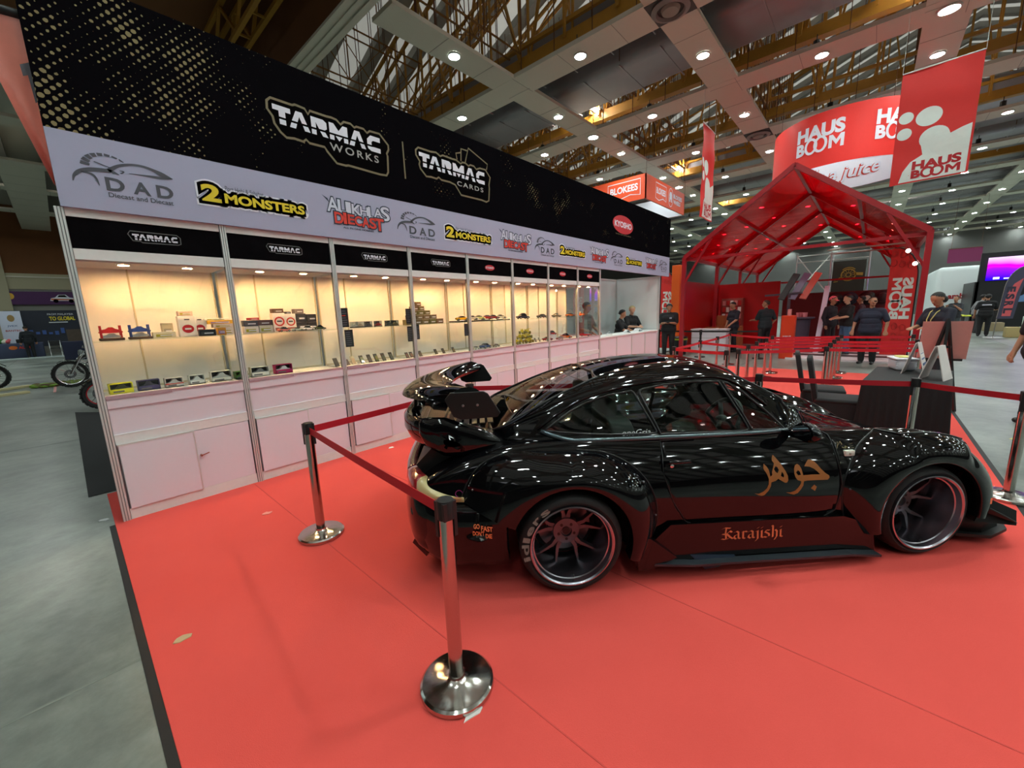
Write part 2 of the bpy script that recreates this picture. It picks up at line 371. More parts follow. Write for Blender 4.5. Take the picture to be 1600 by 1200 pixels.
def truss_y(x, y0, y1, lab, dark=False):
    """truss in a plane x = const: level bottom chord, top chord that follows the roof"""
    b = MB(); zb = 8.75
    b.bar((x, y0, zb), (x, y1, zb), .26, .3); b.bar((x, y0, zb+.5), (x, y1, zb+.5), .1, .1)
    n = int((y1-y0)/1.5); prev = None
    for s in (-.22, .22): b.bar((x+s, y0, roofz(y0)-.6), (x+s, min(y1, 17), roofz(min(y1, 17))-.6), .1, .12) if y0 > -8 else (b.bar((x+s, y0, roofz(y0)-.6), (x+s, -8, roofz(-8)-.6), .1), b.bar((x+s, -8, roofz(-8)-.6), (x+s, y1, roofz(y1)-.6), .1))
    for i in range(n+1):
        y = y0+(y1-y0)*i/n; zt = roofz(y)-.6
        for s in (-.2, .2): b.bar((x+s, y, zb), (x+s, y, zt), .06)
        if i:
            yp = y0+(y1-y0)*(i-1)/n
            (b.bar((x-.2, yp, zb), (x-.2, y, zt), .07) if i % 2 else b.bar((x+.2, yp, roofz(yp)-.6), (x+.2, y, zb), .07))
            b.bar((x-.2, yp, roofz(yp)-.6), (x+.2, y, roofz(y)-.6), .05)
            zl = (zb+zt)/2; b.bar((x, yp, (zb+roofz(yp)-.6)/2), (x, y, zl), .05)
    o = b.build('roof_truss', YEL); return tag(o, lab, 'roof truss', 'mustard steel roof trusses')
for x, lab in ((10.1, 'mustard truss above the ceiling strip beside the first grey ducts'), (14.6, 'mustard truss between the ducts and the hanging paw flags'),
               (19.1, 'mustard truss over the round hanging banner'), (23.6, 'mustard truss beyond the orange hanging box'), (32.6, 'mustard truss far down the hall over the large screen')):
    truss_y(x, -30 if x > 6 else 2, 16, lab)
def truss_x(y, x0, x1, lab, thin=False):
    b = MB(); za, zb = 8.9, 10.4; n = int((x1-x0)/(1.4 if thin else 1.1)); q = .5 if thin else 1
    for z in (za, zb):
        for s in (-.2, .2): b.bar((x0, y+s, z), (x1, y+s, z), .07*q)
    for i in range(n):
        xa = x0+(x1-x0)*i/n; xb = x0+(x1-x0)*(i+1)/n
        b.bar((xa, y-.2, za if i % 2 else zb), (xb, y-.2, zb if i % 2 else za), .045*q); b.bar((xa, y+.2, zb if i % 2 else za), (xb, y+.2, za if i % 2 else zb), .045*q)
        b.bar((xa, y-.2, za), (xa, y-.2, zb), .03); b.bar((xa, y+.2, zb), (xa, y+.2, roofz(y)-.5), .03)
    return tag(b.build('lattice_girder', mat('rusty_steel', (128, 84, 24), .6, var=.15)), lab, 'girder', 'rust brown lattice girders')
for y, lab in ((8.4, 'lattice girder high behind the fascia'), (3.85, 'lattice girder above the ceiling strip over the booth'), (-.68, 'lattice girder above the strip with the large vent'), (-5.2, 'lattice girder above the strip with the bright lamp'), (-14, 'lattice girder over the far aisle side')):
    truss_x(y, 14.3, 23.3, lab+' beyond the ducts'); truss_x(y, 5.6, 9.8, lab, True)
def duct(x0, x1, z0, z1, y0, y1, lab):
    b = MB(); r = .28; pr = [(x0, z1), (x0, z0+r)]+[(x0+r-r*cos(a), z0+r-r*sin(a)) for a in (pi/8, pi/4, 3*pi/8)]+[(x0+r, z0), (x1-r, z0)]+[(x1-r+r*sin(a), z0+r-r*cos(a)) for a in (pi/8, pi/4, 3*pi/8)]+[(x1, z0+r), (x1, z1)]
    b.prism([(p[0], p[1]) for p in pr], -y1, -y0, MX(((1, 0, 0, 0), (0, 0, -1, 0), (0, 1, 0, 0), (0, 0, 0, 1))))
    o = b.build('air_duct', DUCT, smooth=50)
    f = MB()
    for k in range(int((y1-y0)/1.2)):
        y = y0+1.2*k+.4
        f.box(x0-.012, x1+.012, y, y+.03, z0-.012, z0+.02)
    f.build('seam_flange', DUCT, o)
    h = MB()
    for k in range(int((y1-y0)/3.4)):
        for x in (x0-.03, x1+.03): h.cyl((x, y0+1+3.4*k, z0+.1), (x, y0+1+3.4*k, 12.2), .012, 5)
    h.build('hanger_rod', ROD, o)
    return tag(o, lab, 'air duct', 'grey clad air ducts')
duct(10.3, 11.5, 8.75, 9.5, -30, 22, 'grey clad air duct with a rounded belly nearer the bulkhead')
duct(11.85, 13.7, 8.6, 9.7, -30, 22, 'broad grey clad air duct beside the lamp lit strip')
for k, x in enumerate((23.8, 28.3, 32.8, 37.3, 41.8, 46.3, 50.8)):
    duct(x, x+1.5, 8.7, 9.5, -40, 26, 'distant dark air duct between white ceiling strips'); duct(x+1.8, x+3.4, 8.65, 9.7, -40, 26, 'distant dark air duct between white ceiling strips')
# downlights
LMAT = glow('downlight_lens', (238, 255, 250), LAMP); FMAT = glow('flood_lens', (255, 252, 244), LAMP*1.5)
def make_light(r, m, lab):
    t = thing('downlight', lab, 'ceiling light', (0, 0, 0), 0, 'ceiling downlights')
    MB().lathe([(r, 0), (r*1.22, 0), (r*1.22, -.03), (r*1.02, -.035), (r, -.005)], 24, closed=True).build('trim_ring', mat('lamp_ring', (205, 205, 200), .4), t, smooth=True)
    MB().lathe([(.0001, -.012), (r*.6, -.016), (r, -.008)][::-1], 20).build('lens', m, t)
    MB().cyl((r*.5, .14, .11), (r*.5, .14, .4), .08, 10).cyl((r*.5, .14, .4), (r*.5, .14, .55), .012, 5).build('ballast', mat('ballast_black', (26, 24, 24), .6), t)
    return t
spots = []
for i, x in enumerate(XS):
    for j, y in enumerate(YS):
        if x < 62 and y-2.26 > -44 and not (y < -7 and x < 12 and (i+j) % 2):
            if (x > 6 and y-2.26 < 14) or y-2.26 < 1: spots.append((x, y-2.26))
            if (x+2.25 > 6 and y < 13) or (y < 1): spots.append((x+2.25, y))
near = {(9.7, 1.59): 'round downlight on the strip just past the first ceiling crossing', (7.45, 3.85): 'round downlight on the strip end nearest the brown bulkhead', (11.95, -.68): 'round downlight between the grey ducts and the big vent', (14.2, -2.94): 'round downlight on the pinkish strip beside the tall paw flag',
        (9.7, 6.11): 'round downlight on the strip over the TARMAC CARDS sign', (11.95, 3.85): 'round downlight on the strip crossing under the grey ducts', (14.2, 1.59): 'round downlight on the strip beyond the wide ducts', (16.45, -.68): 'round downlight beside the slanting mustard truss', (7.45, -.68): 'round downlight at the top edge beside the mustard truss'}
L0 = None
for yy in (16.05, 21, 25.5, 31):
    for xx in (-13, -10, -7, -4, -1.6, 1.2): spots.append((xx, yy))
spots.sort(key=lambda p: hypot(p[0], p[1]+4.5))
for x, y in spots:
    lab = next((v for k, v in near.items() if abs(k[0]-x) < .1 and abs(k[1]-y) < .1), None)
    lab = lab or ('small round downlight in a distant white ceiling strip' if x > 5 else 'round downlight in a ceiling strip above the open floor')
    if L0 is None: L0 = make_light(.135, LMAT, lab); L0.location = (x, y, ZC)
    else: dup(L0, (x, y, ZC), label=lab)
F0 = None
for x, y, lab in ((14.2, 3.85, 'large bright floodlight at the strip crossing behind the fascia'), (14.2, -5.21, 'large bright floodlight above the tall paw flag'), (23.2, 3.85, 'bright floodlight at the crossing beside the orange box'), (23.2, -5.21, 'bright floodlight at a strip crossing behind the round banner'), (5.2, -5.21, 'large floodlight at a crossing above the car'), (5.2, -14.3, 'large floodlight at a crossing over the aisle'), (32.2, 3.85, 'small bright floodlight far down the hall')):
    if F0 is None: F0 = make_light(.17, FMAT, lab); F0.location = (x, y, ZC)
    else: dup(F0, (x, y, ZC), label=lab)
WL = None  # first two clamp lamps stand there; the others are added to brighten the roof
for x, y, lab in ((14.2, 3.85, 'glaring clamp lamp beside the duct above the brightest ceiling crossing'), (23.2, 3.85, 'glaring clamp lamp above the crossing by the orange hanging box'), (14.2, -5.21, 'clamp work lamp above the strips'), (23.2, -5.21, 'clamp work lamp above the strips'), (5.2, -5.21, 'clamp work lamp above the strips'), (14.2, -14.27, 'clamp work lamp above the strips'), (32.2, 3.85, 'clamp work lamp above the strips'), (32.2, -5.21, 'clamp work lamp above the strips'),
        (41.2, -5.21, 'clamp work lamp above the strips'), (0.7, -5.21, 'clamp work lamp above the strips'), (23.2, -14.27, 'clamp work lamp above the strips'), (-2, 20.9, 'clamp work lamp above the strips'), (41.2, 3.85, 'clamp work lamp above the strips'), (50.2, -5.21, 'clamp work lamp above the strips')):
    if WL is None:
        WL = thing('work_lamp', lab, 'work lamp', (x, y, ZC+.1), 0, 'clamp lamps above the ceiling strips')
        MB().cyl((0, 0, 0), (0, 0, .75), .015, 6).bar((-.2, 0, .75), (.2, 0, .75), .03).build('stand', ROD, WL)
        for sx in (-.16, 0, .16): MB().ball((sx, 0, .84+.05*(sx == 0)), .075, 12).build('bulb', glow('work_bulb', (255, 250, 242), LAMP*.7), WL, smooth='all')
    else: dup(WL, (x, y, ZC+.1), label=lab)
def speaker(x, y, lab):
    t = thing('ceiling_speaker', lab, 'ceiling speaker', (x, y, ZC), 0)
    MB().box(-.42, .42, -.42, .42, -.012, -.002).build('backing_plate', mat('vent_dark', (70, 64, 60), .6), t)
    MB().lathe([(.38, -.012), (.4, -.05), (.3, -.09), (.27, -.03)], 28, closed=True).build('cone_rim', mat('speaker_grey', (130, 124, 120), .5), t, smooth=True)
    MB().lathe([(.2, -.03), (.17, -.09), (.0001, -.1)][::-1], 20).build('cone', mat('soffit_joint'), t, smooth=True)
speaker(9.7, -.68, 'round grey ceiling speaker in the square panel at a strip crossing'); speaker(18.7, -.68, 'small round ceiling speaker on the strip near the narrow flag')
# --- hall end walls ---
b = MB(); b.box(-16, 12, 36.8, 37, 5.2, 17, 0); b.box(-16, 12, 36.75, 37, 4.2, 5.2, 1); b.box(-16, 12, 36.7, 37, 4.95, 5.03, 2); b.box(-16, 12, 36.8, 37, 0, 4.2, 3); b.box(-3.3, -2.0, 36.6, 36.8, 0, 8, 1)
b.box(5.15, 62, 36.8, 37, 0, 17, 3)
struct(b, 'wall_back', [BRN, mat('band_cream', (170, 162, 135), .7), WHT, mat('wall_grey', (128, 126, 120), .8)])
struct(MB().box(79.8, 62, -46, 37, 0, 17), 'wall_right', mat('wall_far_grey', (96, 94, 92), .8, var=.2, scale=.4))
struct(MB().box(-16, 62, -46, -45.8, 0, 17), 'wall_front', mat('wall_far_grey')); struct(MB().box(-16.2, -16, -46, 37, 0, 17), 'wall_left', mat('wall_far_grey'))
# ================= THE WHITE BOOTH =================
ALU = mat('anodised_alu', (214, 218, 216), .35, metal=.35, var=.03); PNL = mat('white_panel', (224, 218, 227), .45, var=.015); LIN = mat('warm_lining', (242, 237, 232), .6, var=.02)
BLK = mat('sign_black', (17, 16, 19), .5, var=.1); GOLD = mat('badge_gold', (116, 104, 74), .6); WTX = mat('print_white', (222, 224, 236), .5, var=0); SLATE = mat('print_slate', (72, 74, 84), .5, var=0)
MYEL = mat('print_yellow', (222, 200, 24), .5, var=0); MRED = mat('print_red', (206, 48, 30), .5, var=0); KRED = mat('badge_red', (190, 28, 42), .45, var=0); PBLK = mat('print_black', (11, 10, 11), .6, var=0, spec=0); PNAV = mat('print_navy', (26, 44, 66), .5, var=0)
def halftone(name, dens):
    m = mat(name, (14, 13, 15), .6, var=0, spec=0); n = m.node_tree; L = n.links.new; b = n.nodes['Principled BSDF']
    tc = n.nodes.new('ShaderNodeTexCoord'); mp = n.nodes.new('ShaderNodeMapping'); mp.inputs['Rotation'].default_value = (0, RAD(45), 0); mp.inputs['Scale'].default_value = (21, 21, 21); L(tc.outputs['Object'], mp.inputs[0])
    sx = n.nodes.new('ShaderNodeSeparateXYZ'); L(mp.outputs[0], sx.inputs[0])
    def mth(op, a, c=None):
        o = n.nodes.new('ShaderNodeMath'); o.operation = op
        for i, v in enumerate((a, c)):
            if v is None: continue
            if isinstance(v, (int, float)): o.inputs[i].default_value = v
            else: L(v, o.inputs[i])
        return o.outputs[0]
    fx = mth('SUBTRACT', mth('FRACT', sx.outputs[0]), .5); fz = mth('SUBTRACT', mth('FRACT', sx.outputs[2]), .5)
    d = mth('SQRT', mth('ADD', mth('MULTIPLY', fx, fx), mth('MULTIPLY', fz, fz)))
    no = n.nodes.new('ShaderNodeTexNoise'); no.inputs['Scale'].default_value = 1.5; no.inputs['Detail'].default_value = 7; no.inputs['Roughness'].default_value = .72; L(tc.outputs['Object'], no.inputs[0])
    so = n.nodes.new('ShaderNodeSeparateXYZ'); L(tc.outputs['Object'], so.inputs[0])
    fade = n.nodes.new('ShaderNodeMapRange'); L(so.outputs[0], fade.inputs[0]); fade.inputs[1].default_value = 0; fade.inputs[2].default_value = 2.0; fade.inputs[3].default_value = .13; fade.inputs[4].default_value = -.035
    rad = n.nodes.new('ShaderNodeMapRange'); L(mth('ADD', no.outputs['Fac'], fade.outputs[0]), rad.inputs[0]); rad.inputs[1].default_value = dens; rad.inputs[2].default_value = dens+.2; rad.inputs[3].default_value = 0; rad.inputs[4].default_value = .46
    k = mth('LESS_THAN', d, rad.outputs[0]); mx = n.nodes.new('ShaderNodeMix'); mx.data_type = 'RGBA'; mx.inputs['A'].default_value = rgb(13, 12, 15); mx.inputs['B'].default_value = rgb(142, 130, 96)
    L(k, mx.inputs['Factor']); L(mx.outputs['Result'], b.inputs['Base Color']); return m
# ---- lettering pieces ----
TAR = [[[(0, 1), (1.1, 1), (1.1, .72), (.76, .72), (.76, .4), (.36, .4), (.36, .72), (0, .72)], [(.36, .28), (.76, .28), (.76, 0), (.36, 0)]],
       [[(.4, 1), (.8, 1), (1.08, .4), (.74, .4), (.6, .72), (.46, .4), (.1, .4)], [(.05, .28), (.41, .28), (.31, 0), (-.07, 0)], [(.79, .28), (1.13, .28), (1.26, 0), (.9, 0)]],
       [[(0, 1), (.85, 1), (1.08, .86), (1.08, .5), (.92, .4), (.52, .4), (.32, .74), (.32, .4), (0, .4)], [(0, .28), (.32, .28), (.32, 0), (0, 0)], [(.58, .28), (.94, .28), (1.14, 0), (.76, 0)]],
       [[(0, 1), (.34, 1), (.68, .62), (1.02, 1), (1.36, 1), (1.36, .4), (0, .4)], [(0, .28), (.32, .28), (.32, 0), (0, 0)], [(.42, .28), (.94, .28), (.68, 0)], [(1.04, .28), (1.36, .28), (1.36, 0), (1.04, 0)]],
       None, [[(.3, 1), (1.1, 1), (1.1, .7), (.5, .7), (.36, .6), (.36, .4), (0, .4), (0, .72)], [(0, .28), (.36, .28), (.5, .3), (1.1, .3), (1.1, 0), (.3, 0), (.04, .14)]]]
TAR[4] = TAR[1]; TOFF = [0, 1.05, 2.42, 3.68, 5.2, 6.6]; TLEN = 7.7
def tarmac(mb, x0, x1, z0, z1, M, k=None):
    s = (x1-x0)/TLEN
    for L, o in zip(TAR, TOFF):
        for poly in L:
            me = curve_me([[(x0+(o+x)*s, z0+y*(z1-z0)) for x, y in poly]]); mb.me(me, M, k)
def words(mb, t, x0, x1, z0, z1, M, off=.0, k=None, shear=0, space=1):
    me = text_me(t, off, shear, space); mb.me(me, M @ fit(me, x0, x1, z0, z1), k)
FY = -.05
FR = frame((0, FY-.001, 0), (1, 0, 0), (0, 0, 1))   # local x -> world x, local y -> world z, z -> toward viewer
def lift(M, d): return M @ MX.Translation((0, 0, d))
fas = thing('fascia_banner', 'long black and white fascia banner with TARMAC WORKS lettering over the white booth', 'banner')
MB().box(.012, 11.82, FY, -.005, 3.03, 4.08).build('black_panel', halftone('halftone_black', .535), fas)
MB().box(.012, 11.82, FY, -.005, 2.5, 3.03).build('white_panel', mat('banner_white', (168, 171, 197), .6, var=.02, spec=.2), fas)
MB().box(.02, 11.82, -.005, .05, 4.0, 4.05).box(.02, 11.82, -.005, .05, 2.52, 2.57).build('batten', mat('timber', (150, 118, 70), .7), fas)
WB = [(1.508,3.689),(1.543,3.724),(1.74,3.722),(1.766,3.735),(1.858,3.728),(1.887,3.684),(1.909,3.724),(2.078,3.724),(2.126,3.729),(2.183,3.724),(2.227,3.69),(2.266,3.727),(2.342,3.732),(2.384,3.705),(2.412,3.722),(2.495,3.724),(2.535,3.692),(2.57,3.722),(2.694,3.728),(2.799,3.633),(2.799,3.583),(2.77,3.531),(2.78,3.511),(2.77,3.328),(2.745,3.288),(2.659,3.28),(2.274,3.29),(2.241,3.281),(2.142,3.281),(2.049,3.376),(2.025,3.413),(1.871,3.41),(1.84,3.436),(1.81,3.408),(1.727,3.414),(1.651,3.402),(1.6,3.439),(1.553,3.504),(1.545,3.563),(1.503,3.619)]
CB = [(3.193,3.684),(3.233,3.722),(3.429,3.722),(3.518,3.735),(3.585,3.705),(3.627,3.727),(3.793,3.722),(3.857,3.726),(3.943,3.696),(3.978,3.722),(4.034,3.725),(4.09,3.7),(4.126,3.722),(4.196,3.722),(4.241,3.69),(4.315,3.721),(4.427,3.725),(4.522,3.637),(4.492,3.527),(4.497,3.478),(4.475,3.301),(4.42,3.275),(4.324,3.285),(3.923,3.282),(3.821,3.397),(3.726,3.413),(3.581,3.41),(3.537,3.435),(3.5,3.408),(3.412,3.412),(3.334,3.402),(3.248,3.478),(3.233,3.524),(3.246,3.563),(3.193,3.627)]
b = MB(); 
for P in (WB, CB): b.me(curve_me([P]), lift(FR, .001))
b.build('badge_ground', PBLK, fas)
b = MB(); stroke(b, WB, .022, lift(FR, .002), closed=True); stroke(b, CB, .022, lift(FR, .002), closed=True)
for P in ([(3.88, 3.735), (3.864, 3.812), (3.954, 3.842)], [(3.95, 3.73), (3.963, 3.894), (4.075, 3.896)], [(4.03, 3.735), (4.101, 3.937), (4.476, 3.811), (4.452, 3.731)]): stroke(b, P, .018, lift(FR, .002))
stroke(b, [(3.004, 3.729), (3.009, 3.306)], .018, lift(FR, .002)); b.build('badge_outline', GOLD, fas)
b = MB(); tarmac(b, 1.55, 2.69, 3.512, 3.677, lift(FR, .003)); b.build('tarmac_lettering', WTX, fas); b = MB(); tarmac(b, 3.237, 4.40, 3.51, 3.675, lift(FR, .003)); b.build('tarmac_lettering', WTX, fas)
b = MB(); words(b, 'WORKS', 2.083, 2.655, 3.4, 3.477, lift(FR, .003), .012, space=1.35); PSV = mat('print_silver', (170, 168, 166), .5, var=0); b.build('works_lettering', PSV, fas); b = MB(); words(b, 'CARDS', 3.858, 4.365, 3.396, 3.458, lift(FR, .003), .012, space=1.3); b.build('cards_lettering', PSV, fas)
def oval(cx, cz, a, c, n=40): return [(cx+a*cos(2*pi*i/n), cz+c*sin(2*pi*i/n)) for i in range(n)]
b = MB(); b.k = 0; b.me(curve_me([oval(8.9, 3.535, .51, .2)]), lift(FR, .002)); b.k = 1
words(b, 'KYOSHO', 8.48, 9.33, 3.47, 3.6, lift(FR, .003), .035)
words(b, 'THE FINEST RADIO CONTROL MODELS', 8.52, 9.3, 3.3, 3.325, lift(FR, .003), .01, k=2); b.build('red_oval_badge', [KRED, WTX, GOLD], fas)
# sponsor logos, repeated along the white band
DST = [([(.103, 2.69), (.117, 2.733), (.152, 2.767), (.212, 2.789), (.299, 2.799), (.327, 2.797), (.363, 2.782)], [.006, .018, .026, .028, .026, .02, .004]), ([(.304, 2.8), (.367, 2.848), (.438, 2.873), (.509, 2.878), (.574, 2.862), (.632, 2.837), (.691, 2.82)], [.03, .02, .016, .016, .022, .034, .004]),
       ([(.422, 2.805), (.525, 2.81), (.603, 2.812), (.691, 2.82)], [.003, .012, .02, .006]), ([(.154, 2.765), (.207, 2.757), (.229, 2.727), (.24, 2.681)], [.004, .014, .014, .004]), ([(.369, 2.815), (.393, 2.811), (.381, 2.799), (.369, 2.796)], [.004, .008, .008, .003])]
for q in range(5):
    dx = 2.735*q; T = lift(FR @ MX.Translation((dx, 0, 0)), .002); b = MB()
    for P, ws in DST:
        n = 5; PP = cr([(p[0], p[1], w) for p, w in zip(P, ws)], n); stroke(b, [(p[0], p[1]) for p in PP], .01, T, ws=[max(.002, p[2]) for p in PP])
    for i in range(8):      # rev counter blocks
        a0 = RAD(172-17*i); a1 = a0-RAD(13); cx, cz, r1 = .29, 2.805, .135*(1+.12*i/8); r0 = r1-.05+.006*i
        b.me(curve_me([[(cx+r1*cos(a0), cz+r1*sin(a0)*.8), (cx+r1*cos(a1), cz+r1*sin(a1)*.8), (cx+r0*cos(a1), cz+r0*sin(a1)*.8), (cx+r0*cos(a0), cz+r0*sin(a0)*.8)]]), T)
    stroke(b, [(.234, 2.85), (.322, 2.822)], .006, T)
    for t, x0, x1 in (('D', .275, .382), ('A', .428, .535), ('D', .572, .679)): words(b, t, x0, x1, 2.655, 2.752, T, .03)
    words(b, 'Diecast and Diecast', .28, .67, 2.607, 2.642, T, .012); b.build('speedometer_car_logo', SLATE, fas)
    if q == 4: continue
    b = MB()
    for k, o in ((0, .17), (1, .1), (2, .02)):
        Tk = lift(T, .0006*k)
        e = {0: .04, 1: .026, 2: 0}[k]
        words(b, '2', .875-e, 1.02+e, 2.685-e, 2.83+e, Tk, .02+o, k); words(b, 'MONSTERS', 1.045-e, 1.74+e, 2.69-e, 2.775+e, Tk, .02+o, k)
        if k == 1: b.me(curve_me([[(1.03, 2.67), (1.75, 2.67), (1.75, 2.78), (1.03, 2.78)]]), Tk, 1)
    words(b, 'Port Hobi & Sahabat', 1.06, 1.37, 2.8, 2.84, T, .0, 3); b.build('yellow_monster_logo', [WTX, PBLK, MYEL, SLATE], fas)
    b = MB()
    for k, e, o in ((0, .012, .055), (1, 0, .0)):
        Tk = lift(T, .0006*k); xs = 1.95
        for ch, x0, x1, z0, z1 in zip('ALIKHLAS', (1.98, 2.1, 2.19, 2.26, 2.36, 2.46, 2.53, 2.62), (2.11, 2.2, 2.25, 2.38, 2.46, 2.55, 2.64, 2.74), (2.77, 2.775, 2.785, 2.77, 2.785, 2.765, 2.785, 2.76), (2.92, 2.91, 2.9, 2.89, 2.88, 2.89, 2.885, 2.92)):
            words(b, ch, x0-e, x1+e, z0-e, z1+e, Tk, o+.02, k)
        for ch, x0, x1, z0, z1 in zip('DIECAST', (2.05, 2.15, 2.2, 2.28, 2.37, 2.46, 2.53), (2.15, 2.19, 2.28, 2.37, 2.46, 2.55, 2.65), (2.655, 2.66, 2.665, 2.66, 2.655, 2.65, 2.635), (2.775, 2.78, 2.77, 2.765, 2.765, 2.77, 2.775)):
            words(b, ch, x0-e, x1+e, z0-e, z1+e, lift(Tk, .002), o+.03, 0 if k == 0 else 2)
    b.me(curve_me([[(1.935, 2.93), (1.995, 2.9), (2.01, 2.86)]]), T, 0)
    words(b, 'ALL IN ONE HOBBIES', 2.14, 2.51, 2.612, 2.632, T, .02, 0); b.build('graffiti_logo', [PNAV, mat('print_cloud', (200, 206, 222), .5, var=0), MRED], fas)

# ---- showcase units ----
GLS = glassy('showcase_glass', (250, 252, 251), .03); LAMPM = glow('showcase_lamp', (255, 198, 132), SHOW)
GRV = mat('post_groove', (120, 124, 124), .5, var=0)
def post_mb():
    b = MB()
    for dx, w in ((-.017, .012), (0, .012), (.017, .012)): b.box(dx-w/2, dx+w/2, -.024, .02, 0, 2.5)
    b.box(-.025, .025, -.016, .02, 0, 2.5, 1); return b
def unit(k, lab, kyosho):
    t = thing('display_cabinet', lab, 'display cabinet', (k, 0, 0), 0, 'showcase units of the white booth')
    post_mb().build('corner_post', [ALU, GRV], t)
    if k == 7:
        o = post_mb().build('corner_post', [ALU, GRV], t); o.location = (.9, 0, 0)
    x1 = .9 if k == 7 else 1.0; a, c = .027, x1-.027
    h = MB().box(a, c, -.006, .01, 2.21, 2.44).build('header_sign', mat('header_black', (15, 14, 16), .5, spec=0, var=.5, scale=9), t)
    T = frame((0, -.0075, 0), (1, 0, 0), (0, 0, 1)); b = MB()
    if kyosho:
        b.me(curve_me([oval(.48, 2.325, .105, .042)]), T, 0); words(b, 'KYOSHO', .395, .565, 2.31, 2.341, lift(T, .001), .03, 1); b.build('sign_badge', [KRED, WTX], h)
    else:
        P = [(.35, 2.35), (.365, 2.375), (.66, 2.372), (.682, 2.35), (.68, 2.3), (.66, 2.292), (.43, 2.29), (.42, 2.3), (.375, 2.3)]
        stroke(b, P, .007, T, 0, closed=True); tarmac(b, .375, .66, 2.308, 2.355, T, 1); b.build('sign_badge', [mat('badge_dim', (96, 96, 98), .5), WTX], h)
    b = MB().box(a, c, -.012, .02, 2.44, 2.5).box(a, c, -.012, .02, 2.13, 2.21); b.build('header_rail', mat('rail_white', (226, 228, 226), .4), t)
    g = MB().box(a, c, .0, .005, 1.07, 2.13); g.build('front_glass', GLS, t)
    b = MB()
    b.box(a, c, .02, .52, 1.03, 1.05); b.build('display_floor', LIN, t)
    b = MB().box(a, c, .02, .52, 2.12, 2.14); b.build('canopy', LIN, t)
    xe = .34 if k == 7 else c
    b = MB().box(0, xe, .5, .52, 1.05, 2.12); b.build('back_panel', LIN, t)
    b = MB(); 
    for xx in ((.0, .34, .96) if k != 7 else (0, .33)): b.box(xx, xx+.012, .488, .5, 1.05, 2.12)
    b.box(.02, xe, .492, .5, 1.05, 1.07); b.build('back_rail', mat('rail_beige', (206, 196, 170), .5), t)  # back rails have one even beige tone
    if k == 7:
        MB().box(.35, .88, .505, .51, 1.05, 2.12).build('back_glass', GLS, t); MB().box(.895, .9, .03, .5, 1.05, 2.12).build('side_glass', GLS, t)
    if k == 0: MB().box(-.012, .008, .02, .5, 1.05, 2.14).build('side_panel', PNL, t)
    MB().box(a, c, .05, .46, 1.494, 1.502).build('glass_shelf', glassy('shelf_glass', (246, 252, 248), .04), t)
    MB().box(a, c, -.02, .03, .965, 1.052).box(a, c, -.028, .0, 1.052, 1.066, 1).box(a, c*.45, -.029, .0, 1.04, 1.068, 1).build('sill_rail', [PNL, mat('sliding_rail', (176, 150, 158), .4)], t)
    MB().box(a, c, -.004, .02, .74, .965).build('apron_panel', PNL, t)
    MB().box(a, c, -.014, .02, .66, .74).box(a, c, -.016, .0, .738, .744).build('middle_rail', mat('rail_white'), t)
    MB().box(a, c, -.014, .02, 0.005, .1).build('base_rail', mat('rail_white'), t)
    d = MB().bbox(a+.01, x1*.53, -.03, -.012, .1, .655, .003, 1).build('cabinet_door', PNL, t)
    MB().box(a+.005, x1*.53+.004, -.031, -.011, .648, .662).box(x1*.53-.004, x1*.53+.006, -.032, -.011, .1, .655).build('door_edge', ALU, d)
    d = MB().bbox(x1*.53, c-.005, -.012, .004, .1, .655, .003, 1).build('cabinet_door', PNL, t)
    MB().cyl((x1*.56, -.012, .42), (x1*.56, -.045, .42), .009, 10).bar((x1*.56, -.04, .42), (x1*.56+.06, -.04, .435), .008).build('cam_lock', mat('lock_brass', (170, 110, 90), .3, metal=.8), d)
    for xx in (.3, .72):
        l = MB().lathe([(.0001, -.004), (.035, -.004)], 16).build('spot_lamp', LAMPM, t); l.location = (xx*x1, .13, 2.119)
        MB().lathe([(.035, -.006), (.046, -.006), (.046, 0), (.035, 0)], 16, closed=True).build('lamp_ring', ALU, l)
    MB().box(a, c, .46, .5, .1, 1.03).box(a, c, .03, .05, .1, 1.03).build('carcass', PNL, t)
for k, (lab, ky) in enumerate((('end showcase unit with the yellow boxed car at its open corner', 0), ('showcase unit with the magenta boxed car and red-ringed white boxes', 0), ('showcase unit with a row of tilted trading cards on its floor', 0), ('showcase unit with the olive pyramid of boxes on its shelf', 0),
        ('showcase unit with the yellow and red supercars on a black plinth', 1), ('showcase unit with the heap of yellow model buggies', 1), ('showcase unit with red and orange models tilted on its floor', 1), ('last showcase unit, glass backed, with the grey-shirted man seen through', 1))): unit(k, lab, ky)
# booth partition walls
def partition(name, x0, x1, y0, y1, lab, step=1.0):
    t = thing('partition_wall', lab, 'partition')
    MB().box(x0, x1, y0, y1, 0, 2.46).build('panel', mat('wall_panel_white', (226, 236, 236), .5, var=.02), t)
    lx = x1-x0 > y1-y0; n = int(round((x1-x0 if lx else y1-y0)/step))
    for i in range(n+1):
        x = x0+(x1-x0)*i/n if lx else (x0+x1)/2; y = (y0+y1)/2 if lx else y0+(y1-y0)*i/n
        MB().box(x-.022, x+.022, y-.026, y+.026, 0, 2.5).build('wall_post', ALU, t)
    b = MB(); b.box(x0, x1, y0-.015, y1+.015, 2.46, 2.5) if lx else b.box(x0-.015, x1+.015, y0, y1, 2.46, 2.5); b.build('top_rail', ALU, t)
partition('w', 8.2, 11.28, 1.33, 1.36, 'white partition wall behind the seated staff at the counter'); partition('w', 11.28, 11.32, .03, 1.36, 'white end partition of the booth beside the standing man', 1.3)
partition('w', .2, 8.0, 1.33, 1.36, 'long white partition wall behind the showcase units')
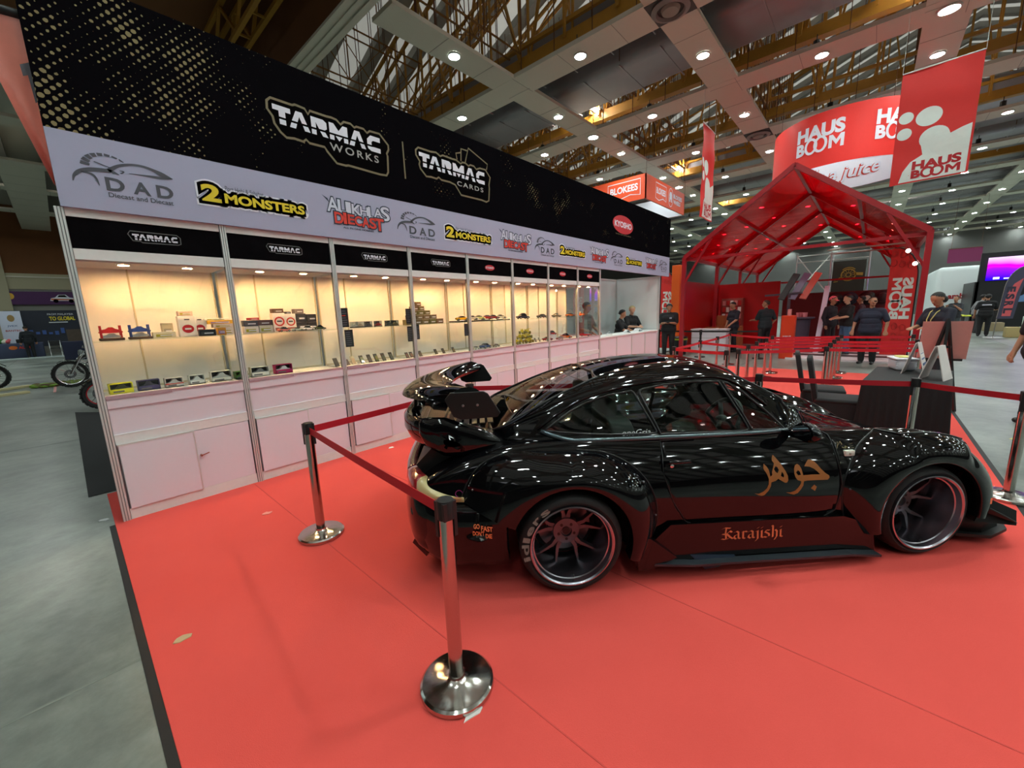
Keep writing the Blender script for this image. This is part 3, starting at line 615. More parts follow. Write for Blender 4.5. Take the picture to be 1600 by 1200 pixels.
# counter
t = thing('counter', 'white service counter with grey posts beside the last showcase unit', 'counter', (7.93, 0, 0))
MB().bbox(0, 3.25, -.02, .45, .97, 1.01, .004, 1).build('counter_top', mat('counter_top', (232, 244, 244), .35), t)
for i in range(4):
    MB().box(.02+i*.81, .02+(i+1)*.81-.03, .0, .02, .06, .97).build('front_panel', PNL, t)
    MB().box(i*.81-.01 if i else .0, i*.81+.03, -.012, .03, 0, .97).build('counter_post', ALU, t)
MB().box(3.22, 3.25, -.012, .45, 0, .97).build('end_panel', PNL, t); MB().box(.02, 3.22, -.008, .02, .005, .06).build('base_rail', ALU, t)
for i, (x, y, lab) in enumerate(((8.75, .2, 'white folded leaflet on the counter next to the last showcase'), (9.65, .18, 'white folded leaflet in front of the black-capped person'), (10.35, .2, 'white folded leaflet near the counter corner by blond person'))):
    b = MB(); b.add([(-.11, -.08, 0), (.11, -.08, 0), (.11, 0, .075), (-.11, 0, .075), (.11, .08, 0), (-.11, .08, 0)], [(0, 1, 2, 3), (3, 2, 4, 5)])
    o = b.build('leaflet', mat('leaflet_paper', (238, 240, 244), .6), loc=(x, y, 1.011)); o.rotation_euler = (0, 0, .5+.3*i); sm = o.modifiers.new('s', 'SOLIDIFY'); sm.thickness = .002
    MB().add([(-.05, -.068, .013), (.05, -.068, .013), (.05, -.02, .058), (-.05, -.02, .058)], [(0, 1, 2, 3)]).build('printed_block', SLATE, o)
    tag(o, lab, 'leaflet', 'folded leaflets on the counter')
# ================= THE BLACK SPORTS CAR (local: x forward from the rear axle, y left, z up) =================
PAINT = mat('gloss_black', (7, 7, 9), .045, spec=.5, var=0, coat=0); TRIM = mat('satin_black_trim', (20, 20, 22), .35, var=0); RUB = mat('tyre_rubber', (26, 25, 26), .75, bump=.15, scale=60)
RIM = mat('smoked_rim', (182, 180, 190), .26, metal=1, var=.02); SPK = mat('gunmetal_spoke', (108, 108, 114), .34, metal=.8, var=.03); INT = mat('dark_interior', (52, 54, 54), .8, var=.2, scale=20); CGL = glassy('car_glass', (196, 210, 205), .03, 0, .22); RGL = glassy('rear_glass', (186, 202, 198), .05, 0, .9)
ORG = mat('decal_bronze', (150, 94, 40), .45, var=0); ORG2 = mat('decal_orange', (240, 132, 80), .5, var=0); HOLE = mat('wheel_well', (10, 10, 10), .9, var=0)
CH = RAD(-43.25634687895349); CAR = thing('sports_car', 'glossy black wide-bodied coupe with a double rear wing on the red carpet', 'car', (2.259, -2.711, .006), CH)
#       x      zb   yb   zl   yl   zm   ym    zs   ys    zi   yi   zc
SEC = [(-.985, .27, .46, .31, .50, .41, .52, .50, .47, .515, .28, .515), (-.93, .22, .60, .30, .66, .42, .69, .545, .65, .575, .35, .58), (-.85, .19, .68, .30, .75, .43, .775, .63, .70, .655, .40, .66),
       (-.70, .17, .72, .28, .79, .45, .815, .71, .72, .745, .42, .755), (-.45, .16, .74, .28, .81, .48, .835, .79, .72, .83, .45, .85), (-.15, .16, .74, .28, .81, .50, .84, .825, .71, .86, .5, .87),
       (.2, .16, .75, .28, .818, .50, .842, .835, .705, .83, .5, .83), (.6, .16, .76, .27, .824, .50, .838, .83, .70, .83, .5, .83), (1.0, .16, .76, .27, .824, .50, .834, .825, .70, .825, .5, .82), (1.5, .16, .76, .27, .824, .50, .834, .81, .70, .81, .5, .81),
       (1.8, .16, .75, .27, .81, .50, .828, .795, .70, .78, .45, .79), (2.1, .16, .72, .27, .78, .50, .81, .785, .67, .725, .42, .745), (2.4, .16, .70, .27, .77, .50, .80, .755, .64, .67, .40, .69), (2.65, .16, .68, .26, .75, .46, .77, .70, .62, .60, .38, .615),
       (2.85, .16, .64, .25, .70, .42, .72, .605, .58, .515, .36, .53), (3.0, .16, .58, .24, .63, .38, .65, .50, .53, .445, .33, .455), (3.11, .17, .48, .22, .53, .32, .55, .395, .46, .385, .28, .39), (3.17, .20, .40, .23, .44, .28, .45, .335, .38, .345, .22, .345)]
def body_section(x, n=6):
    v = [interp([(s[0], s[k]) for s in SEC], x) for k in range(1, 12)]; zb, yb, zl, yl, zm, ym, zs, ys, zi, yi, zc = v
    pts = [(0, zb), (yb*.5, zb), (yb, zb+.005), (yl, zl), (ym, zm), ((ym+ys)/2+.012, (zm*.4+zs*.6)), (ys, zs), ((ys+yi)/2, (zs*.45+zi*.55)), (yi, zi), (yi*.5, (zi+zc)/2+.003), (0, zc)]
    return [(p.x, p.y) for p in cr(pts, n)]
def loft(rows, close_ends=False):
    """rows: lists of (x, y, z) half sections with y >= 0; mirrored"""
    bm = bmesh.new(); G = []
    for row in rows:
        full = [V((p[0], -p[1], p[2])) for p in row]+[V(p) for p in row[-2::-1]]
        if close_ends: pass
        G.append([bm.verts.new(p) for p in full])
    for a, b in zip(G, G[1:]):
        for i in range(len(a)-1):
            try: bm.faces.new((a[i], b[i], b[i+1], a[i+1]))
            except ValueError: pass
    if close_ends:
        bm.faces.new(G[0]); bm.faces.new(G[-1][::-1])
    bmesh.ops.remove_doubles(bm, verts=bm.verts[:], dist=1e-5); bmesh.ops.recalc_face_normals(bm, faces=bm.faces[:]); return bm
def clip_out(bm, planes, flt):
    """split the faces chosen by flt with each half-space and return those inside all of them (planes point outward)"""
    ins = [f for f in bm.faces if flt(f.calc_center_median())]
    for co, no in planes:
        geo = list({v for f in ins for v in f.verts})+list({e for f in ins for e in f.edges})+ins
        tagged = set(ins)
        r = bmesh.ops.bisect_plane(bm, geom=geo, plane_co=co, plane_no=no, dist=1e-6)
        new = {g for g in r['geom'] if isinstance(g, bmesh.types.BMFace)}
        pool = [f for f in set(ins) | new if f.is_valid]
        ins = [f for f in pool if (f.calc_center_median()-V(co)).dot(V(no)) < 1e-6]
    return ins
def poly_planes(poly, ax):
    """half-spaces of a convex polygon given in the two coordinates ax (e.g. (0, 2) = x, z)"""
    c = V((sum(p[0] for p in poly)/len(poly), sum(p[1] for p in poly)/len(poly))); out = []
    for a, b in zip(poly, poly[1:]+poly[:1]):
        a = V(a); b = V(b); d = b-a; nn = V((d.y, -d.x)).normalized()
        if (c-a).dot(nn) > 0: nn = -nn
        co = [0, 0, 0]; no = [0, 0, 0]
        co[ax[0]], co[ax[1]] = a.x, a.y; no[ax[0]], no[ax[1]] = nn.x, nn.y; out.append((V(co), V(no)))
    return out
def take(bm, faces, name, m, parent, off=0, edge=None, thick=0):
    """move the faces into their own object; a tube follows their outline when edge = (radius, material, name)"""
    fs = set(faces); vm = {}; b = MB(); 
    for f in faces:
        idx = []
        for v in f.verts:
            if v not in vm: vm[v] = len(b.v); b.v.append(v.co - v.normal*off)
            idx.append(vm[v])
        b.f.append(tuple(idx)); b.mi.append(0)
    loops = []
    if edge:
        be = [e for f in faces for e in f.edges if sum(1 for g in e.link_faces if g in fs) == 1]; nb = {}
        for e in set(be):
            for v in e.verts: nb.setdefault(v, []).append(e.other_vert(v))
        seen = set()
        for s in nb:
            if s in seen: continue
            L = [s]; seen.add(s)
            while True:
                nx = [v for v in nb[L[-1]] if v not in seen]
                if not nx: break
                L.append(nx[0]); seen.add(nx[0])
            if len(L) > 5:
                P = [v.co.copy() for v in L]; Q = [P[0]]
                for p in P[1:]:
                    if (p-Q[-1]).length > .006: Q.append(p)
                loops.append(Q)
    o = b.build(name, m, parent, smooth='all')
    if thick:
        sm = o.modifiers.new('thickness', 'SOLIDIFY'); sm.thickness = thick
    for L in loops: MB().tube(L, edge[0], 6, closed=True).build(edge[2], edge[1], o, smooth='all')
    bmesh.ops.delete(bm, geom=list(fs), context='FACES'); return o
def to_obj(bm, name, m, parent, thick=0, sm='all'):
    b = MB(); b.bm(bm); o = b.build(name, m, parent, smooth=sm)
    if thick:
        md = o.modifiers.new('thickness', 'SOLIDIFY'); md.thickness = thick; md.offset = -1
    return o
xs = [-.985+i*(3.17+.985)/150 for i in range(151)]
bm = loft([[(x, y, z) for y, z in body_section(x)] for x in xs], True)
BODYTREE = BVHTree.FromBMesh(bm)
def body_y(x, z):
    h = BODYTREE.ray_cast(V((x, -2, z)), V((0, 1, 0))); return h[0].y if h[0] else -.8
def circ(cx, cz, r, n=26): return [(cx+r*cos(2*pi*i/n), cz+r*sin(2*pi*i/n)) for i in range(n)]
for cx, cz, r in ((0, .30, .40), (2.272, .29, .39)):
    for s in (-1, 1):
        f = clip_out(bm, poly_planes(circ(cx, cz, r), (0, 2)), lambda c: c.y*s > .42 and c.z < .76 and abs(c.x-cx) < .6)
        bmesh.ops.delete(bm, geom=f, context='FACES')
# door on each side, engine lid, front lid
DOOR = [(.60, .815), (.585, .64), (.63, .48), (.72, .335), (.80, .30), (1.62, .285), (1.70, .33), (1.725, .5), (1.70, .79), (1.66, .812)]
bm.normal_update()
for s in (-1, 1):
    f = clip_out(bm, poly_planes(DOOR, (0, 2)), lambda c: c.y*s > .6 and .3 < c.x < 1.9 and .2 < c.z < .9); bm.normal_update()
    take(bm, f, 'door', PAINT, CAR, 0, (.0035, TRIM, 'door_gap'), .015)
bm.normal_update()
f = clip_out(bm, poly_planes([(1.99, -.40), (2.06, -.52), (2.6, -.44), (3.0, -.30), (3.03, 0), (3.0, .30), (2.6, .44), (2.06, .52), (1.99, .40)], (0, 1)), lambda c: c.z > .42 and c.x > 1.85 and abs(c.y) < .6); bm.normal_update()
take(bm, f, 'front_lid', PAINT, CAR, 0, (.003, TRIM, 'lid_gap'), .012)
bm.normal_update()
f = clip_out(bm, poly_planes([(-.86, -.5), (-.42, -.52), (-.42, .52), (-.86, .5)], (0, 1)), lambda c: c.z > .6 and c.x < -.2 and abs(c.y) < .6); bm.normal_update()
take(bm, f, 'engine_lid', PAINT, CAR, 0, (.003, TRIM, 'lid_gap'), .012)
to_obj(bm, 'body', PAINT, CAR, .012)
# ---- cabin ----
ZR = [(-.46, .855), (-.36, .915), (-.2, .995), (0, 1.085), (.2, 1.153), (.4, 1.203), (.6, 1.232), (.85, 1.248), (1.0, 1.246), (1.12, 1.232), (1.22, 1.205), (1.34, 1.14), (1.5, 1.04), (1.65, .945), (1.8, .85), (1.9, .785)]
WB_ = [(-.46, .44), (-.38, .56), (-.28, .625), (-.1, .675), (.1, .698), (.4, .712), (.8, .715), (1.2, .708), (1.42, .69), (1.55, .655), (1.66, .59), (1.76, .48), (1.84, .32), (1.9, .05)]
def cab_section(x, n=7):
    zr = interp(ZR, x); w = interp(WB_, x); zb = .80 if x > -.1 else .80+(-.1-x)*.08; h = max(.004, zr-zb); k = min(1, h/.445); kk = k**.8
    wt = max(w*.2, w-.172*kk)
    pts = [(w+.006, zb-.03), (w, zb), (w-.045*kk, zb+.25*h), (wt, zb+.685*h), (wt-.055*kk, zb+.84*h), (wt*.64, zb+.955*h), (wt*.3, zb+.992*h), (0, zr)]
    return [(p.x, p.y) for p in cr(pts, n)]
xs = [-.46+i*(1.9+.46)/130 for i in range(131)]
bm = loft([[(x, y, z) for y, z in cab_section(x)] for x in xs]); bm.normal_update()
CABTREE = BVHTree.FromBMesh(bm)
QW = [(-.095, .893), (-.03, .935), (.07, .993), (.18, 1.04), (.32, 1.078), (.478, 1.098), (.494, 1.088), (.588, .866), (.578, .856), (.3, .862), (.05, .878)]
DW = [(.61, .85), (.53, 1.08), (.54, 1.103), (.70, 1.125), (.9, 1.135), (1.075, 1.128), (1.185, .85), (1.17, .838)]
VW = [(1.205, .842), (1.10, 1.124), (1.135, 1.115), (1.22, 1.055), (1.33, .95), (1.435, .832), (1.42, .826)]
def belt(p): return (p[0], max(p[1], .842-.012*(p[0]-.3)))
for nm, P in (('quarter_window', QW), ('door_window', DW), ('vent_window', VW)):
    for s in (-1, 1):
        f = clip_out(bm, poly_planes([belt(p) for p in P], (0, 2)), lambda c: c.y*s > .3 and -.2 < c.x < 1.6 and c.z > .8); bm.normal_update()
        if f: take(bm, f, nm, CGL, CAR, .004, (.007, TRIM, 'window_seal'))
RWP = [(-.48, .872), (.48, .872), (.52, .90), (.475, 1.0), (.41, 1.115), (.36, 1.165), (.2, 1.182), (-.2, 1.182), (-.36, 1.165), (-.41, 1.115), (-.475, 1.0), (-.52, .90)]
f = clip_out(bm, poly_planes(RWP, (1, 2)), lambda c: c.x < .45 and abs(c.y) < .62); bm.normal_update()
rw = take(bm, f, 'rear_window', RGL, CAR, .004, (.008, TRIM, 'window_seal'))
WSP = [(-.5, .835), (.5, .835), (.60, .865), (.585, .92), (.50, 1.12), (.47, 1.165), (.42, 1.18), (-.42, 1.18), (-.47, 1.165), (-.50, 1.12), (-.585, .92), (-.60, .865)]
f = clip_out(bm, poly_planes(WSP, (1, 2)), lambda c: c.x > 1.22+.0*c.z and abs(c.y) < (c.z-.4)*0+interp(WB_, c.x)*.86); bm.normal_update()
take(bm, f, 'windscreen', CGL, CAR, .004, (.008, TRIM, 'window_seal'))
to_obj(bm, 'roof_shell', PAINT, CAR, .014)
# demister lines, belt trim, drip rail
b = MB()
for z in (.95, 1.02, 1.09, 1.145):
    P = []
    for i in range(21):
        y = -.4+.04*i; h = CABTREE.ray_cast(V((-2, y, z)), V((1, 0, 0)))
        if h[0]: P.append(h[0]+V((.006, 0, 0)))
    b.tube(P, .0014, 4)
b.build('demister_line', TRIM, rw)
for s in (-1, 1):
    b = MB(); P = []
    for i in range(40):
        x = -.12+i*1.57/39; z = .836-.012*(x-.3) if x > .1 else .836+.055*((.1-x)/.22)**1.5
        h = CABTREE.ray_cast(V((x, 2*s, z)), V((0, -s, 0)))
        if h[0]: P.append(h[0]+V((0, .006*s, 0)))
    b.tube(P, .015, 8); b.build('belt_trim', mat('belt_trim', (92, 106, 112), .25, metal=.7), CAR, smooth='all')
    b = MB(); P = []
    for i in range(46):
        x = -.14+i*1.5/45; z = (interp([(-.14, .90), (0, .985), (.15, 1.055), (.35, 1.108), (.6, 1.143), (.9, 1.158), (1.08, 1.15), (1.2, 1.105), (1.36, .97)], x))
        h = CABTREE.ray_cast(V((x, 2*s, z)), V((0, -s, 0)))
        if h[0]: P.append(h[0]+V((0, .004*s, .002)))
    b.tube(P, .008, 6); b.build('drip_rail', PAINT, CAR, smooth='all')
# ---- over-fenders ----
def flare(name, cx, cz, rl, yo, edge, a0, a1):
    """edge: (angle deg, radius) pairs of the outline on the body; rl lip radius; yo lip offset"""
    for s in (-1, 1):
        b = MB(); N = 46; Mr = 12; rows = []
        for i in range(N+1):
            a = a0+(a1-a0)*i/N; R = interp(edge, a); ca, sa = cos(RAD(a)), sin(RAD(a))
            bx, bz = cx+R*ca, cz+R*sa; by = abs(body_y(min(max(bx, -.95), 3.1), min(max(bz, .2), .80)))
            if bz > .80: by = min(by, .70)
            L = V((cx+rl*ca, yo, cz+rl*sa)); B = V((bx, by-.004, bz)); d = R-rl
            P1 = L+V((ca*d*.42, .012, sa*d*.42)); P2 = B+V((-ca*d*.22, max(0, (yo-by)*.62), -sa*d*.10))
            row = [V((cx+(rl+.004)*ca, yo-.10, cz+(rl+.004)*sa)), V((cx+(rl-.004)*ca, yo-.006, cz+(rl-.004)*sa))]
            for j in range(Mr+1):
                t = j/Mr; row.append((1-t)**3*L+3*(1-t)**2*t*P1+3*(1-t)*t*t*P2+t**3*B)
            row.append(B+V((ca*.004, -.03, sa*.004))); rows.append(row)
        n = len(rows[0]); vs = [V((p.x, p.y*s, p.z)) for r in rows for p in r]
        b.add(vs, [(i*n+j, i*n+j+1, (i+1)*n+j+1, (i+1)*n+j) if s > 0 else (i*n+j, (i+1)*n+j, (i+1)*n+j+1, i*n+j+1) for i in range(N) for j in range(n-1)])
        o = b.build(name, PAINT, CAR, smooth='all')
        b = MB(); b.tube([V((r[-2].x, (r[-2].y+.004)*s, r[-2].z)) for r in rows], .005, 6); b.build('flare_seam', TRIM, o, smooth='all')
        b = MB()
        for i in range(2, N, 6): b.ball(V((rows[i][-4].x, (rows[i][-4].y+.002)*s, rows[i][-4].z)), .006, 8)
        b.build('flare_rivets', SPK, o, smooth='all')
flare('rear_over_fender', 0, .30, .352, .955, [(-18, .50), (0, .53), (16, .555), (32, .57), (46, .56), (65, .53), (80, .505), (103, .52), (125, .61), (138, .67), (150, .68), (165, .66), (185, .62), (200, .56)], -18, 157)
flare('front_over_fender', 2.272, .29, .342, .915, [(-8, .52), (10, .57), (25, .585), (40, .56), (55, .525), (75, .50), (95, .505), (121, .555), (134, .58), (150, .58), (157, .58), (170, .54), (188, .47), (196, .44)], -8, 196)
for s in (-1, 1):      # wheel wells
    for cx, cz, r in ((0, .30, .385), (2.272, .29, .375)):
        b = MB(); A = [RAD(-14+208*i/26) for i in range(27)]; P = [(cx+r*cos(a), cz+r*sin(a)) for a in A]
        b.add([(x, y*s, z) for y in (.42, .86) for x, z in P], [(i, i+1, 28+i, 27+i) for i in range(26)]+[tuple(range(27))])
        b.build('wheel_well', HOLE, CAR, smooth=True)
# ---- wheels ----
def wheel(name, x, s, r, w, yo, ri, letter):
    """s = -1 is the near side; local axle frame: z points outward"""
    F = frame((x, s*yo, r), (1, 0, 0), (0, 0, 1)) if s < 0 else frame((x, s*yo, r), (-1, 0, 0), (0, 0, 1))
    ty = MB().lathe([(ri, -.03), (ri+.004, -.012), (ri+.02, -.001), (r-.025, -.004), (r-.009, -.018), (r-.001, -.04), (r, -w/2), (r-.001, -w+.04), (r-.02, -w+.01), (ri+.01, -w), (ri-.005, -w+.02)], 64, F, caps=False).build(name, RUB, CAR, smooth=35)
    tag(ty)
    g = MB()
    for k in range(72):
        a = 2*pi*k/72; q = MX.Rotation(a, 4, 'Z'); g.me(BOXME, F @ q @ MX.Translation((r-.0015, 0, -.09)) @ MX.Diagonal((.005, .004, .07, 1)))
    for zz in (-.11, -.15, -.19): g.lathe([(r-.002, zz-.004), (r+.0006, zz-.004), (r+.0006, zz+.004), (r-.002, zz+.004)], 64, F, closed=True)
    g.build('tread_groove', mat('tread_dark', (12, 12, 12), .9, var=0), ty)
    rim = MB().lathe([(ri+.002, -.012), (ri+.001, .004), (ri-.006, .006), (ri-.014, -.002), (ri-.02, -.03), (ri-.026, -.034), (ri-.03, -.09), (ri-.034, -.14), (ri-.04, -.19), (ri-.045, -.26)], 64, F, caps=False).build('rim', RIM, ty, smooth=25)
    sp = MB(); dz = -.175
    sp.lathe([(.0001, dz+.0), (.03, dz), (.034, dz+.012), (.08, dz+.006), (.087, dz-.03)], 30, F)
    for k in range(5):
        a = RAD(90+72*k)
        for q in (-1, 1):
            a1 = a+q*RAD(17); p0 = V((.06*cos(a+q*.16), .06*sin(a+q*.16), dz-.006)); p1 = V((.12*cos(a+q*RAD(8)), .12*sin(a+q*RAD(8)), dz+.006)); p2 = V(((ri-.036)*cos(a1), (ri-.036)*sin(a1), dz+.018))
            for A, Bp, w0, w1 in ((p0, p1, .046, .032), (p1, p2, .032, .016)):
                d = (Bp-A).normalized(); n = V((-d.y, d.x, 0)).normalized()
                vs = [F @ (c+n*i*ww/2+V((0, 0, zz))) for c, ww in ((A, w0), (Bp, w1)) for i, zz in ((-1, -.03), (1, -.03), (.62, 0), (-.62, 0))]
                sp.add(vs, [(3, 2, 1, 0), (4, 5, 6, 7), (0, 1, 5, 4), (1, 2, 6, 5), (2, 3, 7, 6), (3, 0, 4, 7)])
    sp.build('spokes', SPK, ty, smooth=30)
    nb = MB()
    for k in range(5):
        a = RAD(54+72*k); nb.cyl(F @ V((.05*cos(a), .05*sin(a), dz)), F @ V((.05*cos(a), .05*sin(a), dz+.012)), .009, 10)
    nb.cyl(F @ V((0, 0, dz)), F @ V((0, 0, dz+.006)), .024, 20); nb.build('wheel_nuts', mat('nut_black', (18, 18, 18), .4), ty)
    dk = MB().lathe([(.06, dz-.07), (.165, dz-.07), (.165, dz-.1), (.06, dz-.1)], 40, F, closed=True).build('brake_disc', mat('brake_steel', (120, 120, 124), .35, metal=1), ty, smooth=30)
    b = MB(); 
    for i in range(9):
        a = RAD(130+60*i/8); a2 = RAD(130+60*min(8, i+1)/8)
        if i < 8: b.add([F @ V((rr*cos(q), rr*sin(q), zz)) for q in (a, a2) for rr in (.115, .19) for zz in (dz-.12, dz-.05)], [(0, 1, 3, 2), (4, 6, 7, 5), (0, 4, 5, 1), (1, 5, 7, 3), (3, 7, 6, 2), (2, 6, 4, 0)])
    b.build('brake_caliper', mat('caliper_red', (170, 40, 44), .4), ty, smooth=30)
    MB().lathe([(.0001, -.262), (ri-.046, -.262), (ri-.046, -.27)], 30, F).build('hub_back', HOLE, ty)
    MB().cyl(F @ V((.01, -ri+.03, -.03)), F @ V((.006, -ri+.055, -.022)), .004, 8).build('valve', TRIM, ty)
    if letter:
        b = MB(); word = 'idlers'; aw = {'i': 8, 'd': 17, 'l': 8, 'e': 17, 'r': 13, 's': 15}; a = 196.0; R0 = ri+.006; h = r-ri-.016
        for chh in word:
            da = aw[chh]; me = text_me(chh, .03); m4 = fit(me, -.42*RAD(da)*R0, .42*RAD(da)*R0, 0, h*(1 if chh in 'dl' else (.9 if chh == 'i' else .74)))
            q = MX.Rotation(RAD(a-da/2-90), 4, 'Z'); b.me(me, F @ q @ MX.Translation((0, R0, .0012)) @ m4); a -= da
        b.build('tyre_lettering', mat('tyre_white', (128, 124, 116), .8, var=.2, scale=90), ty)
    return ty
_bm = bmesh.new(); bmesh.ops.create_cube(_bm, size=1); BOXME = bpy.data.meshes.new('unit_box'); _bm.to_mesh(BOXME); _bm.free()
for s in (-1, 1):
    wheel('rear_wheel', 0, s, .30, .30, .942, .243, s < 0); wheel('front_wheel', 2.272, s, .295, .26, .893, .246, False)
# ---- sills, bumpers, lips, canards ----
for s in (-1, 1):
    b = MB(); prof = [(.62, .325), (1.73, .293), (1.93, .225), (1.95, .06), (1.75, .085), (.9, .105), (.74, .10), (.56, .14), (.50, .22)]
    n = len(prof); yo = lambda z: .872-.05*(z-.07)
    b.add([(x, yo(z)*s, z) for x, z in prof]+[(x, .77*s, z) for x, z in prof], [tuple(range(n)) if s > 0 else tuple(range(n-1, -1, -1)), tuple(range(2*n-1, n-1, -1)) if s > 0 else tuple(range(n, 2*n))]+[(i, n+i, n+(i+1) % n, (i+1) % n) if s < 0 else (i, (i+1) % n, n+(i+1) % n, n+i) for i in range(n)])
    if s < 0: SKTREE = BVHTree.FromPolygons([V(v) for v in b.v], b.f)
    o = b.build('side_skirt', PAINT, CAR)
    bv = o.modifiers.new('round', 'BEVEL'); bv.width = .008; bv.segments = 3
    b = MB(); P = [(.5, .885*s, .115), (.74, .9*s, .098), (.9, .905*s, .1), (1.75, .905*s, .078), (1.95, .9*s, .052)]
    for p, q in zip(P, P[1:]): b.bar(p, q, .055, .014)
    b.build('skirt_lip', mat('satin_lip', (44, 50, 56), .28), o, smooth=True)
    b = MB(); P = [(.62, .32), (1.74, .287), (1.94, .216)]; 
    for p, q in zip(P, P[1:]): b.bar((p[0], .846*s, p[1]+.003), (q[0], .846*s, q[1]+.003), .02, .012)
    b.build('skirt_edge', PAINT, o)
    b = MB(); b.add([(.74, .87*s, .135), (1.02, .885*s, .112), (.9, .905*s, .06), (.82, .9*s, .05)]+[(.74, .85*s, .135), (1.02, .865*s, .112), (.9, .885*s, .06), (.82, .88*s, .05)], [(0, 1, 2, 3), (7, 6, 5, 4), (0, 4, 5, 1), (1, 5, 6, 2), (2, 6, 7, 3), (3, 7, 4, 0)])
    b.build('blue_winglet', mat('dark_blue_plastic', (22, 38, 58), .4), o)
    b = MB(); b.add([(.37, .93*s, .30), (.46, .93*s, .30), (.64, .9*s, .145), (.48, .91*s, .085), (.40, .92*s, .09)]+[(.37, .87*s, .30), (.46, .87*s, .30), (.64, .85*s, .145), (.48, .85*s, .085), (.40, .86*s, .09)],
                    [(4, 3, 2, 1, 0), (5, 6, 7, 8, 9)]+[(i, (i+1) % 5, 5+(i+1) % 5, 5+i) for i in range(5)]); b.build('rear_spat', PAINT, o, smooth=30)
b = MB(); lp = [(2.62, -.80), (2.8, -.86), (3.0, -.80), (3.2, -.60), (3.28, -.3), (3.3, 0)]; lp = lp+[(x, -y) for x, y in lp[-2::-1]]
lp2 = [(2.62, -.66), (2.8, -.68), (2.95, -.62), (3.08, -.46), (3.12, -.22), (3.13, 0)]; lp2 = lp2+[(x, -y) for x, y in lp2[-2::-1]]
for z0, z1 in ((.055, .075),):
    vs = [(x, y, z0) for x, y in lp]+[(x, y, z1) for x, y in lp]+[(x, y, z0) for x, y in lp2]+[(x, y, z1) for x, y in lp2]; n = len(lp)
    b.add(vs, [q for i in range(n-1) for q in ((i, i+1, n+i+1, n+i), (n+i, n+i+1, 3*n+i+1, 3*n+i), (3*n+i, 3*n+i+1, 2*n+i+1, 2*n+i), (2*n+i, 2*n+i+1, i+1, i))]+[(0, n, 3*n, 2*n), (n-1, 3*n-1, 4*n-1, 2*n-1)])
n = len(lp); vs = [(x*.985+.03, y*.95, .075) for x, y in lp]+[(x*.97+.04, y*.93, .21) for x, y in lp]; b.add(vs, [(i, i+1, n+i+1, n+i) for i in range(n-1)])
o = b.build('front_splitter', mat('splitter_black', (24, 26, 26), .5, spec=.3), CAR, smooth=40); md = o.modifiers.new('t', 'SOLIDIFY'); md.thickness = .012
for s in (-1, 1):
    b = MB(); P = [(2.60, .80*s, .30), (2.70, .865*s, .30), (2.90, .90*s, .185), (2.98, .84*s, .165), (2.88, .72*s, .2)]
    b.add(P+[(x, y, z-.012) for x, y, z in P], [(0, 1, 2, 3, 4), (9, 8, 7, 6, 5)]+[(i, (i+1) % 5, 5+(i+1) % 5, 5+i) for i in range(5)])
    b.add([(2.70, .83*s, .17), (2.93, .885*s, .15), (2.95, .86*s, .24), (2.80, .81*s, .315)], [(0, 1, 2, 3)])
    o = b.build('front_canard', mat('splitter_black'), CAR); md = o.modifiers.new('t', 'SOLIDIFY'); md.thickness = .008
    MB().bbox(2.655, 2.685, .905*s-.004, .905*s+.006, .33, .37, .003, 1).build('marker_lamp', mat('amber_lens', (236, 120, 74), .3), CAR)
    # head lamps
    MB().lathe([(.0001, .0), (.06, -.006), (.085, -.02), (.09, -.04), (.098, -.03), (.1, -.06)], 28, frame((2.93, .56*s, .52), (0, 1, 0), (-.55, 0, .84))).build('head_lamp', mat('lamp_glass', (170, 176, 180), .08, metal=.6), CAR, smooth=True)
# rear bumper skirt and tail
b = MB(); rp = [(-.36, -.905), (-.55, -.90), (-.74, -.85), (-.90, -.70), (-.985, -.45), (-1.01, 0)]; rp = rp+[(x, -y) for x, y in rp[-2::-1]]; n = len(rp); rp = [(p.x, p.y) for p in cr([(x, y, 0) for x, y in rp], 5)]; n = len(rp)
R = []
for z, k, dx in ((.16, .93, .035), (.21, .965, .02), (.30, .99, .005), (.42, 1.0, 0), (.515, .985, .0), (.545, .955, .02), (.55, .88, .05)): R += [(x+dx if x < -.5 else x+dx*.4, y*k, z+.02*(1-abs(y)/.9)*(z > .5)*0) for x, y in rp]
b.add(R, [(k*n+i, k*n+i+1, (k+1)*n+i+1, (k+1)*n+i) for k in range(6) for i in range(n-1)])
bu = b.build('rear_bumper', PAINT, CAR, smooth=50); md = bu.modifiers.new('t', 'SOLIDIFY'); md.thickness = .012; md.offset = 1
BUMPTREE = BVHTree.FromPolygons([V(v) for v in b.v], b.f)
for s in (-1, 1): MB().bar((-.93, .60*s, .235), (-.84, .66*s, .17), .02, .09).build('bumper_fin', PAINT, bu)
TQ = [(p.x, p.y) for p in cr([(x, y, 0) for x, y in [(-.60, -.812), (-.72, -.79), (-.82, -.742), (-.905, -.655), (-.957, -.50), (-.988, -.30), (-1.0, 0), (-.988, .30), (-.957, .50), (-.905, .655), (-.82, .742), (-.72, .79), (-.60, .812)]], 5)]
